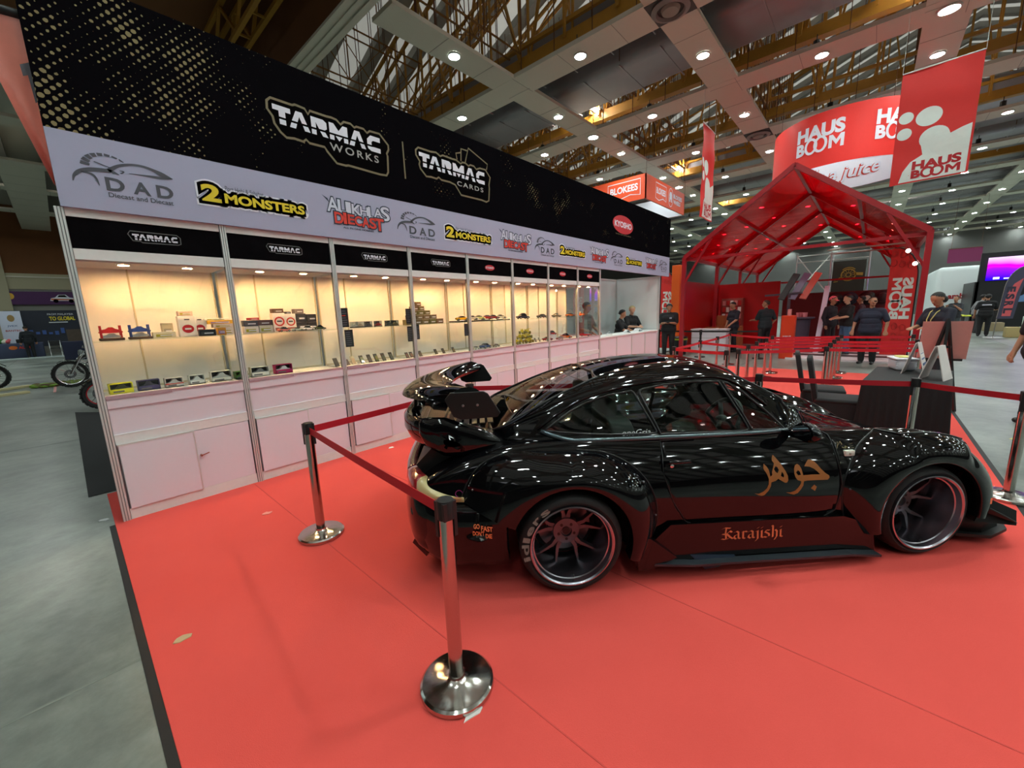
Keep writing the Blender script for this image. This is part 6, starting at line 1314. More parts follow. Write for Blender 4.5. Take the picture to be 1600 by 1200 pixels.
carton(.665, .26, ZS, .13, .09, .19, (242, 238, 232), 'tall white carton with a red oval, under a small flat box', 'oval'); carton(.665, .26, ZS+.191, .11, .08, .045, (226, 200, 190), 'small flat box on top of the tall white carton with a red oval')
carton(.765, .30, ZS, .11, .09, .185, (236, 232, 230), 'tall white carton with a red oval standing right of its twin', 'oval'); carton(.79, .15, ZS, .13, .05, .06, (34, 36, 44), 'black flat carton in front of the tall white cartons'); carton(.905, .16, ZS, .07, .05, .07, (222, 160, 60), 'amber small carton before the second cabinet post')
carton(.96, .28, ZS, .15, .09, .07, (196, 200, 206), 'grey clear-fronted carton at the bottom of the pile by the second post'); carton(.95, .28, ZS+.071, .17, .09, .035, (206, 196, 200), 'mauve flat carton in the middle of the pile by the second post'); carton(.93, .28, ZS+.107, .22, .09, .035, (240, 190, 60), 'yellow flat carton on top of the pile by the second post'); carton(.90, .28, ZS+.143, .20, .08, .02, (240, 238, 232), 'thin white carton crowning the pile by the second post')
carton(1.165, .2, ZS, .13, .07, .07, (236, 226, 220), 'pale carton with a silver car, bottom row in the second cabinet'); carton(1.165, .2, ZS+.071, .13, .07, .06, (70, 70, 86), 'slate carton above the pale carton with a silver car'); carton(1.30, .2, ZS, .13, .07, .075, (214, 206, 190), 'pale carton with an olive car, bottom row in the second cabinet'); carton(1.29, .2, ZS+.076, .13, .07, .055, (90, 60, 66), 'maroon grey carton above the pale carton with an olive car'); carton(1.20, .21, ZS+.132, .10, .06, .025, (200, 40, 46), 'red thin carton on top of the two slate cartons')
carton(1.37, .30, ZS, .07, .07, .13, (48, 46, 52), 'black upright carton left of the ringed white cartons'); carton(1.46, .29, ZS, .12, .09, .20, (238, 230, 228), 'white carton with a red ring, under a brown box', 'ring'); carton(1.46, .29, ZS+.201, .11, .08, .045, (92, 66, 48), 'brown flat box on top of the ringed white carton'); carton(1.59, .33, ZS, .11, .08, .19, (238, 230, 228), 'white carton with a red ring right beside its twin', 'ring'); carton(1.575, .33, ZS+.191, .06, .06, .022, (60, 58, 56), 'tiny dark box on top of the second ringed carton')
for k, (x, z, h, lab) in enumerate(((1.715, 0, .095, 'black carton with white print, lower one left in the dark stack'), (1.715, .096, .095, 'black carton with white print, upper one left in the dark stack'), (1.83, 0, .09, 'black carton with white print, lower one right in the dark stack'), (1.83, .091, .09, 'black carton with white print, upper one right in the dark stack'))): carton(x, .36, ZS+z, .108, .08, h, (40, 40, 50), lab)
carton(1.70, .36, ZS+.192, .10, .08, .05, (120, 108, 110), 'grey flat box on top of the dark stack')
put_car(1.46, .14, ZS, .13, (214, 120, 110), 'small salmon model car in front of the ringed white carton', .1, 1); put_car(1.60, .16, ZS, .12, (190, 206, 196), 'small mint model car in front of the second ringed carton', .1); put_car(1.73, .2, ZS, .13, (230, 230, 234), 'small white model car in front of the dark stack', .1, 1); put_car(1.88, .24, ZS, .13, (52, 66, 36), 'dark green model car right of the dark stack', -.4, 1)
# trading cards on the floor of the third and fourth cabinets
CARD0 = None
for k, (x, lab, c) in enumerate(((2.03, 'black-edged card leaning beside the third cabinet post', (60, 56, 56)), (2.15, 'grey double card just right of the third post', (110, 106, 108)), (2.245, 'pale card with a brown picture in the card row', (190, 166, 140)), (2.36, 'olive tinted card in the card row', (150, 150, 120)), (2.465, 'dark grey card in the middle of the card row', (86, 84, 80)), (2.56, 'moss green card in the card row', (104, 106, 64)), (2.665, 'dark green card second from the end of the card row', (70, 76, 60)), (2.78, 'grey striped card ending the card row', (100, 100, 92)),
        (3.03, 'brown tipped card by the fourth post', (110, 70, 60)), (3.10, 'tiny brown card beside the fourth post', (140, 100, 84)), (3.25, 'dark banded card on the fourth cabinet floor', (84, 66, 54)), (3.53, 'small framed brown card midway on the fourth cabinet floor', (110, 96, 70)), (3.67, 'small dark card lying near the framed brown card', (96, 76, 60)), (3.87, 'tan framed card at the end of the fourth cabinet floor', (140, 110, 66)), (5.92, 'grey card block beside the yellow buggies', (120, 118, 112)), (6.04, 'second grey card block beside the yellow buggies', (138, 130, 118)))):
    if CARD0 is None:
        CARD0 = thing('trading_card', lab, 'card', (0, 0, 0), 0, 'trading cards on the cabinet floors')
        MB().add([(-.03, -.02, 0), (.03, -.02, 0), (.03, .03, .1), (-.03, .03, .1), (-.03, -.012, 0), (.03, -.012, 0), (.03, .036, .1), (-.03, .036, .1)], [(0, 1, 2, 3), (7, 6, 5, 4), (0, 4, 5, 1), (1, 5, 6, 2), (2, 6, 7, 3), (3, 7, 4, 0)]).build('card', mat('card_grey', (96, 96, 96), .3), CARD0)
        MB().add([(-.022, -.0185, .012), (.022, -.0185, .012), (.022, .0135, .078), (-.022, .0135, .078)], [(0, 1, 2, 3)]).build('picture', mat('card_grey'), CARD0); MB().box(-.03, .03, .0, .045, 0, .006).build('stand', mat('card_stand', (220, 214, 200), .3), CARD0); o = CARD0
    else: o = dup(CARD0, label=lab)
    o.location = (x, .25, ZF); o.rotation_euler = (0, 0, .25)
    if k > 7: o.scale = (1.0, .8, .75)
    if k == 1: o.scale = (1.5, 1, .7)
    for ch in o.children:
        if ch.name.startswith('card'): paint(ch, (60, 58, 56) if k != 2 else (190, 180, 160), 0, .4)
        if ch.name.startswith('picture'): paint(ch, c, 0, .4)
# posters taped inside the glass
for x, z, w, h, lab in ((2.075, 1.52, .09, .22, 'black poster with red print hung above the shelf at the third post'), (2.105, 1.29, .10, .20, 'black poster hung below the shelf at the third post'), (2.945, 1.53, .09, .19, 'black poster above the shelf left of the fourth post'), (2.95, 1.29, .09, .20, 'black poster below the shelf left of the fourth post'), (3.06, 1.31, .07, .20, 'black poster below the shelf right of the fourth post'), (3.945, 1.30, .085, .18, 'black poster hanging under the black plinth')):
    t = thing('hanging_poster', lab, 'poster', (x, .012, z), 0, 'black posters inside the glass'); MB().box(-w/2, w/2, 0, .003, 0, h).build('sheet', mat('poster_black', (26, 24, 32), .5), t); b = MB(); r4 = random.Random(int(x*100))
    for q in range(7): b.box(-w*.36, w*(.1+.26*r4.random()), -.001, 0, h*(.1+.12*q), h*(.15+.12*q), 1 if (q == 4 and x < 2.09) else 0)
    b.build('print_lines', [mat('poster_print', (92, 90, 104), .5), MRED], t)
# acrylic cases on the third shelf
for x, c, lab in ((2.30, (206, 200, 190), 'clear case with a silver model beside the third post'), (2.375, (190, 170, 150), 'clear case with a beige model on the third shelf'), (2.49, (70, 74, 84), 'dark backed case with a slate model on the third shelf'), (2.625, (150, 24, 36), 'dark backed case with a red model on the third shelf'), (2.78, (70, 84, 90), 'wide dark case with a grey model on the third shelf'), (2.875, (96, 88, 60), 'small olive case at the end of the third shelf')):
    t = thing('acrylic_case', lab, 'display case', (x, .25, ZS), 0, 'acrylic cases on the third shelf'); MB().box(-.045, .045, -.03, .03, 0, .01).build('base', MTY, t); MB().box(-.043, .043, -.028, .028, .01, .075).build('cover', glassy('acrylic', (225, 235, 240), .06), t); MB().box(-.04, .04, .024, .027, .011, .07).build('backing', mat('backing_dark') if max(c) < 180 else mat('backing_pale', (200, 196, 186), .5), t)
    R = [[(xx*.08, .02, .014), (xx*.08, .019, .012+.035*z), (xx*.08, 0, .013+.036*z)] for xx, z in ((-.45, .5), (-.2, .6), (-.05, 1), (.15, 1), (.28, .62), (.45, .5))]; to_obj(loft(R), 'model', mat('box_%d_%d_%d' % c, c, .3), t, sm=50)
# olive pyramid of boxes
OL = (104, 84, 48); r5 = random.Random(3)
for row, (n, x0, wid, z) in enumerate(((5, 3.03, .13, 0), (4, 3.08, .12, .072), (3, 3.12, .11, .132), (2, 3.15, .10, .192), (1, 3.20, .10, .252))):
    for k in range(n): carton(x0+wid*k+wid/2, .26, ZS+z+.0005*row, wid-.006, .09, .058 if row else .07, tuple(c+r5.randint(-10, 12) for c in OL), 'olive brown box, row %s from the shelf and %s from its start' % (('first', 'second', 'third', 'fourth', 'top')[row], ('first', 'second', 'third', 'fourth', 'fifth')[k]))
tag(MB().bbox(3.9, 5.06, .12, .36, ZS, ZS+.022, .003, 1).build('plinth', mat('plinth_black', (28, 28, 30), .25)), 'long black plinth under the supercars on the glass shelf', 'plinth'); ZP = ZS+.023
for x, c, lab in ((4.07, (240, 186, 20), 'amber yellow model supercar at the start of the black plinth'), (4.28, (236, 230, 214), 'ivory model supercar after the amber one on the plinth'), (4.43, (214, 208, 120), 'pale yellow model supercar mid plinth'), (4.62, (168, 30, 28), 'dark red model supercar on the plinth'), (4.77, (150, 40, 30), 'brick red model supercar beside the dark red one'), (4.95, (226, 220, 190), 'cream model supercar at the end of the black plinth')): put_car(x, .24, ZP, .21, c, lab, -.5)
put_car(5.56, .25, ZS, .25, (40, 40, 66), 'dark blue model coupe alone on the sixth shelf', -.35, 1); put_car(6.14, .25, ZS, .22, (40, 40, 46), 'black model coupe beside the seventh cabinet post', -.3); put_car(6.62, .25, ZS, .2, (112, 104, 92), 'grey model off-roader on the seventh shelf', -1.2, 1); put_car(7.12, .25, ZS, .2, (240, 120, 30), 'orange model car left of the last cabinet post', -.6); put_car(7.53, .25, ZS, .21, (236, 110, 50), 'orange and white model car on the last shelf', -1.2, 1)
put_car(4.34, .25, ZF, .14, (232, 222, 200), 'cream model racer lying low on the fifth cabinet floor', .2); put_car(4.56, .25, ZF, .24, (40, 70, 130), 'blue model racer on the fifth cabinet floor', .2); put_car(4.82, .25, ZF, .15, (150, 140, 120), 'beige model racer beyond the blue one', .2)
# yellow buggies
def buggy(x, y, z, lab, rz):
    global BG
    if BG is None:
        BG = thing('model_buggy', lab, 'model buggy', (x, y, z), rz, 'heap of yellow model buggies'); MB().bbox(-.07, .07, -.025, .025, .03, .06, .01, 2).bbox(-.03, .03, -.03, .03, .055, .085, .012, 2).bar((-.07, 0, .06), (-.085, 0, .1), .012).bar((-.085, -.045, .1), (-.085, .045, .1), .02, .006).build('chassis', mat('buggy_yellow', (222, 204, 40), .4), BG, smooth=40)
        for sx in (-.05, .055):
            for s in (-1, 1): MB().cyl((sx, s*.03, .028), (sx, s*.055, .028), .028, 12).build('wheel', mat('buggy_wheel', (120, 110, 30), .6), BG)
        return BG
    return dup(BG, (x, y, z), rz, lab)
BG = None
for k, (x, z, lab) in enumerate(((5.36, 0, 'yellow model buggy at the near foot of the heap'), (5.50, 0, 'yellow model buggy second along the foot of the heap'), (5.64, 0, 'yellow model buggy third along the foot of the heap'), (5.77, 0, 'yellow model buggy at the far foot of the heap'), (5.45, .086, 'yellow model buggy at the near end of the middle row'), (5.58, .086, 'yellow model buggy in the centre of the heap'), (5.70, .086, 'yellow model buggy at the far end of the middle row'), (5.54, .172, 'yellow model buggy near the top of the heap'), (5.64, .172, 'yellow model buggy beside the top of the heap'))): buggy(x, .25+.02*(k % 2), ZF+z, lab, .3+.5*(k % 3))
put_car(6.30, .25, ZF, .22, (160, 24, 34), 'dark red model car beside the red tilted one', -.3); t = put_car(6.56, .33, ZF+.10, .2, (178, 26, 34), 'red model car tilted up on a white wedge', -.4, 1); put_car(6.60, .16, ZF, .17, (140, 30, 36), 'red model car in front of the tilted one', -.2)
tag(MB().bbox(6.47, 6.66, .28, .38, ZF, ZF+.098, .004, 1).build('wedge_block', PNL), 'white block under the tilted red model car', 'block')
put_car(6.95, .25, ZF, .26, (240, 104, 24), 'bright orange model car with black roof on the seventh floor', -.9, 1); put_car(7.66, .22, ZF, .24, (190, 20, 36), 'crimson model car on the last cabinet floor', -.9, 1)
# ================= PEOPLE =================
import numpy as np
SKIN = mat('skin', (176, 124, 96), .55, var=.04)
def cap_mesh(b, a, c, r0, r1, n=12):
    a = V(a); c = V(c); d = (c-a); L = d.length
    if L < 1e-5: b.ball(a, r0, n); return
    d.normalize(); P, R = [], []
    for i in range(5): t = pi/2*i/4; P.append(a-d*r0*cos(t)); R.append(max(1e-4, r0*sin(t)))
    for i in range(5): t = pi/2*i/4; P.append(c+d*r1*sin(t)); R.append(max(1e-4, r1*cos(t)))
    b.tube(P, 0, n, rs=R, caps=True)
def person(lab, loc, rz, shirt, legs, H=1.72, hair=(24, 20, 20), headgear=None, arms=None, seat=False, stride=.0, lean=0, head=(0, 0), shoes=(26, 26, 28), skin=None, build_=1.0, sleeve=.8, vox=.0105, extra=None, group=None):
    """local: faces +x, y left. arms: {side: (elbow, wrist)} in metres for a 1.72 m body"""
    sk = skin or SKIN; mats = [sk, mat('cloth_%d_%d_%d' % shirt, shirt, .85, bump=.15, scale=25), mat('cloth_%d_%d_%d' % legs, legs, .85, bump=.15, scale=25), mat('shoe_%d' % shoes[0], shoes, .5), mat('mouth_tone', (140, 80, 72), .5)]
    prim = []   # (a, b, r0, r1, mat)
    def C(a, b, r0, r1, m): prim.append((V(a), V(b), r0, r1, m))
    k = build_; hz = .48 if seat else .93; dz = hz-.93
    def L(p): x, y, z = p; z += dz; q = z-hz; return (x+max(0, q)*lean, y, z)
    C(L((0, -.07*k, .86)), L((0, .07*k, .86)), .125*k, .125*k, 2); C(L((0, -.075*k, .90)), L((0, .075*k, .90)), .137*k, .137*k, 1); C(L((0, -.065*k, 1.0)), L((0, .065*k, 1.0)), .135*k, .135*k, 1); C(L((.01*k, -.06*k, 1.12)), L((.01*k, .06*k, 1.12)), .125*k, .125*k, 1)
    C(L((.005, -.085*k, 1.26)), L((.005, .085*k, 1.26)), .122*k, .122*k, 1); C(L((-.01, -.15*k, 1.385)), L((-.01, .15*k, 1.385)), .066*k, .066*k, 1); C(L((-.01, 0, 1.36)), L((-.005, 0, 1.44)), .085, .062, 1)
    C(L((0, 0, 1.42)), L((.02, 0, 1.53)), .054, .05, 0)
    hb = V(L((.015, 0, 1.52))); HR = MX.Rotation(head[1], 3, 'Z') @ MX.Rotation(head[0], 3, 'Y')
    def Hd(x, y, z): return hb+HR @ V((x, y, z))
    C(Hd(-.02, 0, .125), Hd(.012, 0, .13), .088, .084, 0); C(Hd(.03, 0, .05), Hd(.045, 0, .03), .062, .05, 0); C(Hd(.02, 0, .09), Hd(.035, 0, .09), .074, .068, 0); C(Hd(.09, 0, .105), Hd(.108, 0, .075), .011, .017, 0)
    C(Hd(.09, 0, .038), Hd(.094, 0, .038), .014, .012, 4)
    for s in (-1, 1): C(Hd(.0, s*.079, .105), Hd(-.006, s*.083, .075), .016, .012, 0); C(Hd(.075, s*.035, .128), Hd(.08, s*.02, .128), .016, .014, 0)
    feet = []
    for s in (-1, 1):
        hip = V(L((0, s*.088*k, .90)))
        if seat: kn = V((.42, s*.12, .50)); an = V((.40, s*.12, .09))
        else: st = stride*s; kn = V((.03+st*.45, s*.098*k, .50)); an = V((-.02+st*.95, s*.10*k, .085+max(0, -st)*.18))
        C(hip, kn, .1*k, .078*k, 2); C(kn, an+V((0, 0, .02)), .076*k, .066, 2); C(an+V((-.045, 0, -.045)), an+V((.13, s*.02, -.05)), .04, .036, 3); C(an, an+V((0, 0, -.03)), .045, .042, 3); feet.append(an)
    for s in (-1, 1):
        sh = V(L((-.01, s*.185*k, 1.375))); el, wr = (arms or {}).get(s, (None, None))
        el = V(L(el)) if el else V(L((-.03, s*.26*k, 1.10))); wr = V(L(wr)) if wr else V(L((.06, s*.27*k, .86)))
        el = sh+(el-sh).normalized()*.29; wr = el+(wr-el).normalized()*.25
        cut = sh.lerp(el, min(1, sleeve)); C(sh, cut, .066*k, .062*k, 1); C(sh, el, .046, .042, 0 if sleeve < 1.2 else 1)
        if sleeve > 1.2: C(el, el.lerp(wr, .93), .052, .042, 1)
        C(el, wr, .041, .028, 0); d = (wr-el).normalized(); up = V((0, 0, 1)); lat = d.cross(up); lat = lat.normalized() if lat.length > .2 else V((1, 0, 0)); nrm = lat.cross(d).normalized()
        pm = wr+d*.055; C(wr+lat*.012, pm+lat*.024, .022, .017, 0); C(wr-lat*.012, pm-lat*.024, .022, .017, 0)
        for q, (o, ln) in enumerate(((-.033, .065), (-.011, .078), (.011, .072), (.033, .056))):
            k1 = pm+lat*o+d*.015; k2 = k1+d*ln*.55-nrm*.008+lat*o*.1; k3 = k2+d*ln*.32-nrm*ln*.35; C(k1, k2, .0092, .0088, 0); C(k2, k3, .0088, .0078, 0)
        tb = wr+d*.022+lat*.028*(-s); t2 = tb+d*.035+lat*.026*(-s)-nrm*.01; C(tb, t2, .013, .0105, 0); C(t2, t2+d*.03-nrm*.008, .0105, .009, 0)
    b = MB()
    for a, c, r0, r1, m in prim: cap_mesh(b, a, c, r0, r1)
    raw = b.build('body_raw', SKIN); md = raw.modifiers.new('r', 'REMESH'); md.mode = 'VOXEL'; md.voxel_size = vox; ms = raw.modifiers.new('s', 'SMOOTH'); ms.iterations = 2; ms.factor = .5
    bpy.context.view_layer.update(); dg = bpy.context.evaluated_depsgraph_get(); me = bpy.data.meshes.new_from_object(raw.evaluated_get(dg)); bpy.data.objects.remove(raw)
    n = len(me.polygons); ctr = np.empty(n*3, dtype=np.float64); me.polygons.foreach_get('center', ctr); ctr = ctr.reshape(n, 3); best = np.full(n, 1e9); mi = np.zeros(n, dtype=np.int32)
    for a, c, r0, r1, m in prim:
        a_ = np.array(a); d = np.array(c)-a_; l2 = max(1e-9, float(d@d)); t = np.clip((ctr-a_)@d/l2, 0, 1); dist = np.linalg.norm(ctr-a_-t[:, None]*d, axis=1)-(r0+(r1-r0)*t)-(.004 if m in (1, 2) else 0); w = dist < best; best[w] = dist[w]; mi[w] = m
    me.materials.clear()
    for m in mats: me.materials.append(m)
    me.polygons.foreach_set('material_index', mi); me.polygons.foreach_set('use_smooth', [True]*n); me.name = 'person'
    o = bpy.data.objects.new('person', me); COL.objects.link(o); o.location = loc; o.rotation_euler = (0, 0, rz); sc = H/1.72; o.scale = (sc, sc, sc); tag(o, lab, 'person', group)
    HM = MX.Translation(hb) @ HR.to_4x4()
    def headbit(nm, m, fn):
        bb = MB(HM); fn(bb); return bb.build(nm, m, o, smooth='all')
    def cover(bb, zcut, grow=.012, front=.055, back=-.03):
        bm_ = bmesh.new(); bmesh.ops.create_uvsphere(bm_, u_segments=20, v_segments=14, radius=1)
        for v in bm_.verts: v.co = V((-.006+v.co.x*(.098+grow), v.co.y*(.084+grow), .128+v.co.z*(.086+grow)))
        bmesh.ops.delete(bm_, geom=[v for v in bm_.verts if v.co.z < zcut+(v.co.x*1.1 if v.co.x > 0 else v.co.x*.9)], context='VERTS'); bb.bm(bm_)
    headbit('hair', mat('hair_%d_%d' % hair[:2], hair, .7, bump=.5, scale=120), lambda bb: cover(bb, .112))
    headbit('eyes', mat('eye_dark', (24, 20, 20), .2), lambda bb: (bb.ball((.083, .032, .108), .0085, 8), bb.ball((.083, -.032, .108), .0085, 8)))
    if headgear:
        kind, c = headgear
        def hg(bb):
            cover(bb, .13, .022)
            if kind == 'cap': bb.add([V((.075*cos(a)+dx, .085*sin(a), .135-dz_)) for dx, dz_ in ((.02, 0), (.10, .022)) for a in [RAD(-70+20*i) for i in range(8)]], [(i, i+1, 8+i+1, 8+i) for i in range(7)])
            if kind == 'back': bb.add([V((-.075*cos(a)-dx, .085*sin(a), .11-dz_)) for dx, dz_ in ((.02, 0), (.075, .03)) for a in [RAD(-70+20*i) for i in range(8)]], [(i, i+1, 8+i+1, 8+i) for i in range(7)])
        headbit('cap', mat('capcloth_%d_%d' % c[:2], c, .8), hg)
    if extra: extra(o, L, Hd)
    return o
BLKT = (26, 26, 30); NVY = (30, 32, 46)
def at(px, py): return (px, py, 0)
person('person in a grey T-shirt seen through the last showcase, looking down', (8.62, .80, 0), RAD(-100), (92, 92, 92), (40, 40, 46), 1.80, arms={1: ((.10, .24, 1.12), (.30, .12, 1.04)), -1: ((.10, -.24, 1.12), (.30, -.14, 1.04))}, head=(.25, .5), skin=mat('skin_deep', (140, 96, 72), .55))
person('person in black with a black cap bending over the counter, leaning', (10.42, .82, 0), RAD(-80), BLKT, (30, 30, 36), 1.58, headgear=('back', (20, 20, 22)), arms={1: ((.20, .22, 1.14), (.42, .10, 1.08)), -1: ((.20, -.22, 1.14), (.40, -.12, 1.08))}, head=(.3, .2), lean=.15)
person('person in black with blond hair working at the counter', (11.0, .70, 0), RAD(-115), BLKT, (30, 30, 36), 1.69, hair=(176, 160, 110), arms={1: ((.14, .22, 1.14), (.36, .06, 1.13)), -1: ((.14, -.22, 1.14), (.36, -.06, 1.13))}, head=(.4, -.4), skin=mat('skin_light', (206, 160, 132), .55))
def phone(o, L, Hd):
    p = L((.36, -.01, 1.13)); MB().bbox(-.04, .04, -.075, .075, -.005, .005, .004, 1).build('phone', mat('phone_black', (14, 14, 16), .2), o).location = p
def chestprint(o, L, Hd): MB().box(0, .003, .03, .10, -.02, .03).build('chest_print', mat('print_pale', (170, 170, 190), .6), o).location = L((.148, 0, 1.27))
def ph2(o, L, Hd): phone(o, L, Hd); chestprint(o, L, Hd)
person('person in black T-shirt and cap standing with a phone beside the waste bin', (13.28, .45, 0), RAD(-165), BLKT, (34, 32, 34), 1.72, headgear=('back', (22, 22, 24)), arms={1: ((.05, .235, 1.11), (.32, .05, 1.13)), -1: ((.05, -.235, 1.11), (.32, -.06, 1.13))}, head=(.45, .1), build_=1.16, extra=ph2)
person('person in a dark polo behind the low white counter, bending to the worktop', (15.45, -.98, 0), RAD(140), NVY, (30, 30, 38), 1.72, arms={1: ((.10, .26, 1.12), (.35, .24, .95)), -1: ((.02, -.27, 1.1), (.10, -.25, .88))}, head=(.45, .1))
person('person in a dark shirt turned away inside the red booth, hand on hip', (15.3, -1.95, 0), RAD(50), (34, 44, 50), (26, 26, 32), 1.73, arms={-1: ((-.08, -.28, 1.12), (.06, -.24, .92)), 1: ((.1, .25, 1.1), (.3, .2, 1.1))}, head=(0, .7), hair=(60, 44, 34), build_=1.08)
person('person in a dark sweater wearing a pink cap', (15.4, -3.62, .1), RAD(-120), (34, 24, 34), (40, 24, 30), 1.66, headgear=('cap', (220, 96, 110)), sleeve=2, head=(.2, .1))
person('person in a black T-shirt and blue jeans beside the pink cap person', (15.0, -4.02, .1), RAD(120), (28, 28, 30), (76, 106, 140), 1.68, arms={1: ((.12, .24, 1.12), (.38, .1, 1.06)), -1: ((.10, -.24, 1.12), (.38, -.06, 1.06))}, head=(.15, 0), skin=mat('skin_light'))
person('person in dark maroon clothes behind the blue jeans person', (16.6, -4.28, .1), RAD(80), (60, 22, 34), (50, 22, 32), 1.66, sleeve=2)
def glasses(o, L, Hd): MB().box(0, .004, -.055, .055, -.014, .014).build('sunglasses', mat('lens_dark', (16, 14, 16), .1), o).location = Hd(.098, 0, .108)
person('person in a navy polo with sunglasses standing beside the red feather flag', (13.65, -4.54, 0), RAD(165), (40, 44, 62), (24, 24, 28), 1.69, build_=1.16, arms={1: ((-.02, .33, 1.10), (.08, .33, .86)), -1: ((-.02, -.33, 1.10), (.08, -.33, .86))}, head=(0, .5), extra=glasses, hair=(40, 30, 26))
def lanyard(o, L, Hd):
    b = MB(); b.tube([L((-.02, .07, 1.455)), L((.10, .06, 1.37)), L((.165, .04, 1.24)), L((.165, .01, 1.05))], .009, 6); b.tube([L((-.02, -.07, 1.455)), L((.10, -.06, 1.37)), L((.165, -.04, 1.24)), L((.165, -.01, 1.05))], .009, 6); b.tube([L((-.02, .07, 1.455)), L((-.07, 0, 1.46)), L((-.02, -.07, 1.455))], .009, 6); b.build('lanyard', mat('lanyard_yellow', (200, 180, 110), .6), o, smooth='all')
person('person in a navy T-shirt with a yellow lanyard behind the pinkish board', (10.6, -5.46, 0), RAD(130), NVY, (40, 40, 46), 1.72, arms={1: ((.10, .27, 1.12), (.38, .12, 1.10)), -1: ((.08, -.27, 1.1), (.36, -.12, 1.08))}, head=(.5, .1), extra=lanyard, build_=1.1)
person('person in a pink shirt behind the lanyard person', (13.4, -5.72, 0), RAD(60), (226, 140, 140), (40, 40, 46), 1.66)
person('person in dark clothes far off before the plain white booth', (24.5, -7.1, 0), RAD(150), (40, 44, 50), (60, 70, 74), 1.66, arms={1: ((.12, .24, 1.2), (.36, .1, 1.38)), -1: ((.12, -.24, 1.2), (.36, -.1, 1.38))}, vox=.014)
def backprint(o, L, Hd): MB().box(-.003, 0, -.13, .13, -.018, .018).build('back_lettering', WTX, o).location = L((-.142, 0, 1.30))
person('person in a black T-shirt with white back print facing the dark booth', (25.3, -8.05, 0), RAD(-8), (20, 20, 24), (22, 22, 26), 1.70, build_=1.1, arms={-1: ((.08, -.27, 1.12), (.3, -.2, 1.08))}, extra=backprint, vox=.013)
person('person in a grey sweater reaching into the black booth', (27.6, -8.1, 0), RAD(-60), (128, 128, 132), (50, 50, 54), 1.70, sleeve=2, lean=.25, vox=.014)
person('person with long brown hair in patterned dark clothes at the aisle edge', (24.6, -10.05, 0), RAD(120), (70, 44, 54), (60, 46, 48), 1.62, hair=(110, 80, 50), sleeve=2, vox=.014)
person('person in dark trousers and black shoes stepping in at the photo edge', (8.22, -6.24, 0), RAD(130), (30, 30, 36), (30, 32, 42), 1.72, stride=.24, shoes=(16, 16, 18))
person('person in dark clothes standing at the navy clothed table far down the hall', (-1.5, 31.3, 0), RAD(100), (24, 28, 34), (22, 24, 28), 1.80, sleeve=2, head=(.5, 0), vox=.014)

# ================= FAR END OF THE HALL =================
WH = 36.7
def wall_banner(lab, x0, x1, z0, z1, y, m, fn):
    t = thing('wall_banner', lab, 'banner'); MB().box(x0, x1, y, y+.04, z0, z1).build('sheet', m, t); fn(t, frame((0, y-.004, 0), (1, 0, 0), (0, 0, 1))); return t
def f1(t, T):
    b = MB(); b.me(curve_me([oval(-2.0, 3.75, .16, .2)]), T, 0)
    for k, (x0, z, w) in enumerate(((-1.75, 3.86, .5), (-1.75, 3.72, .75), (-1.75, 3.6, .9), (-1.9, 3.42, 1.2))): b.box(x0, x0+w, WH-.026, WH-.02, z, z+.06, 0 if k < 3 else 1)
    b.build('gold_emblem', [mat('emblem_yellow', (224, 170, 50), .5), mat('emblem_pink', (170, 60, 150), .5)], t)
    b = MB(); P = [(-.35, 3.45), (-.3, 3.62), (-.1, 3.68), (.05, 3.85), (.4, 3.86), (.55, 3.68), (.85, 3.62), (.9, 3.45)]; b.me(curve_me([P]), T, 0); b.me(curve_me([[(.0, 3.7), (.08, 3.82), (.36, 3.83), (.46, 3.7)]]), lift(T, .004), 1); b.me(curve_me([[(-.3, 3.5), (.85, 3.5), (.85, 3.56), (-.3, 3.6)]]), lift(T, .004), 2)
    for x in (-.1, .6): b.me(curve_me([oval(x, 3.44, .12, .12, 20)]), lift(T, .006), 1)
    for i in range(3):
        for j in range(3):
            if (i+j) % 2 == 0: b.box(-.95+.1*i, -.85+.1*i, WH-.026, WH-.02, 3.75+.08*j, 3.83+.08*j, 0)
    b.build('race_car_print', [WTX, PBLK, mat('print_orange', (220, 110, 40), .5)], t)
wall_banner('long purple banner with a race car print high on the far wall', -3.5, 1.6, 3.22, 4.05, WH-.06, mat('banner_purple', (74, 26, 84), .6, var=.2, scale=1), f1)
def f2(t, T):
    b = MB(); words(b, 'TO GLOBAL', -.55, .55, 2.12, 2.36, T, .03, 0); words(b, 'FROM MALAYSIA', -.6, .5, 2.45, 2.56, T, .0, 1); b.box(-.6, .2, 33.965, 33.972, 1.98, 2.03, 1); b.build('print', [MYEL, WTX], t)
    b = MB(); r6 = random.Random(2)
    for i in range(14): x = -2.0+.26*i; b.box(x, x+.16, 33.96, 33.97, 1.1+.3*r6.random(), 1.35+.3*r6.random())
    b.build('city_print', mat('print_city_blue', (54, 84, 150), .5), t)
wall_banner('dark booth backdrop with yellow TO GLOBAL print in the far hall', -2.3, 1.4, .55, 2.75, 34, mat('backdrop_navy', (22, 28, 44), .6, var=.4, scale=1.5), f2)
def f3(t, T):
    b = MB(); b.me(curve_me([oval(-2.05, 2.3, .14, .2, 20)]), T, 0); words(b, 'JVEX', -2.25, -1.85, 1.78, 1.9, T, .02, 1); words(b, 'BANTEC', -2.35, -1.75, 1.52, 1.62, T, .02, 2); b.build('logos', [mat('emblem_brass', (150, 120, 70), .5), mat('print_blue'), mat('lettering_red')], t)
wall_banner('white roll-up banner with small logos beside the dark backdrop', -2.5, -1.65, .6, 2.72, 33.6, mat('banner_pale', (206, 210, 230), .6), f3)
def f4(t, T): b = MB(); b.box(-3.4, -2.62, 33.24, 33.25, .35, .95); b.build('green_block', mat('print_green', (110, 170, 60), .5), t)
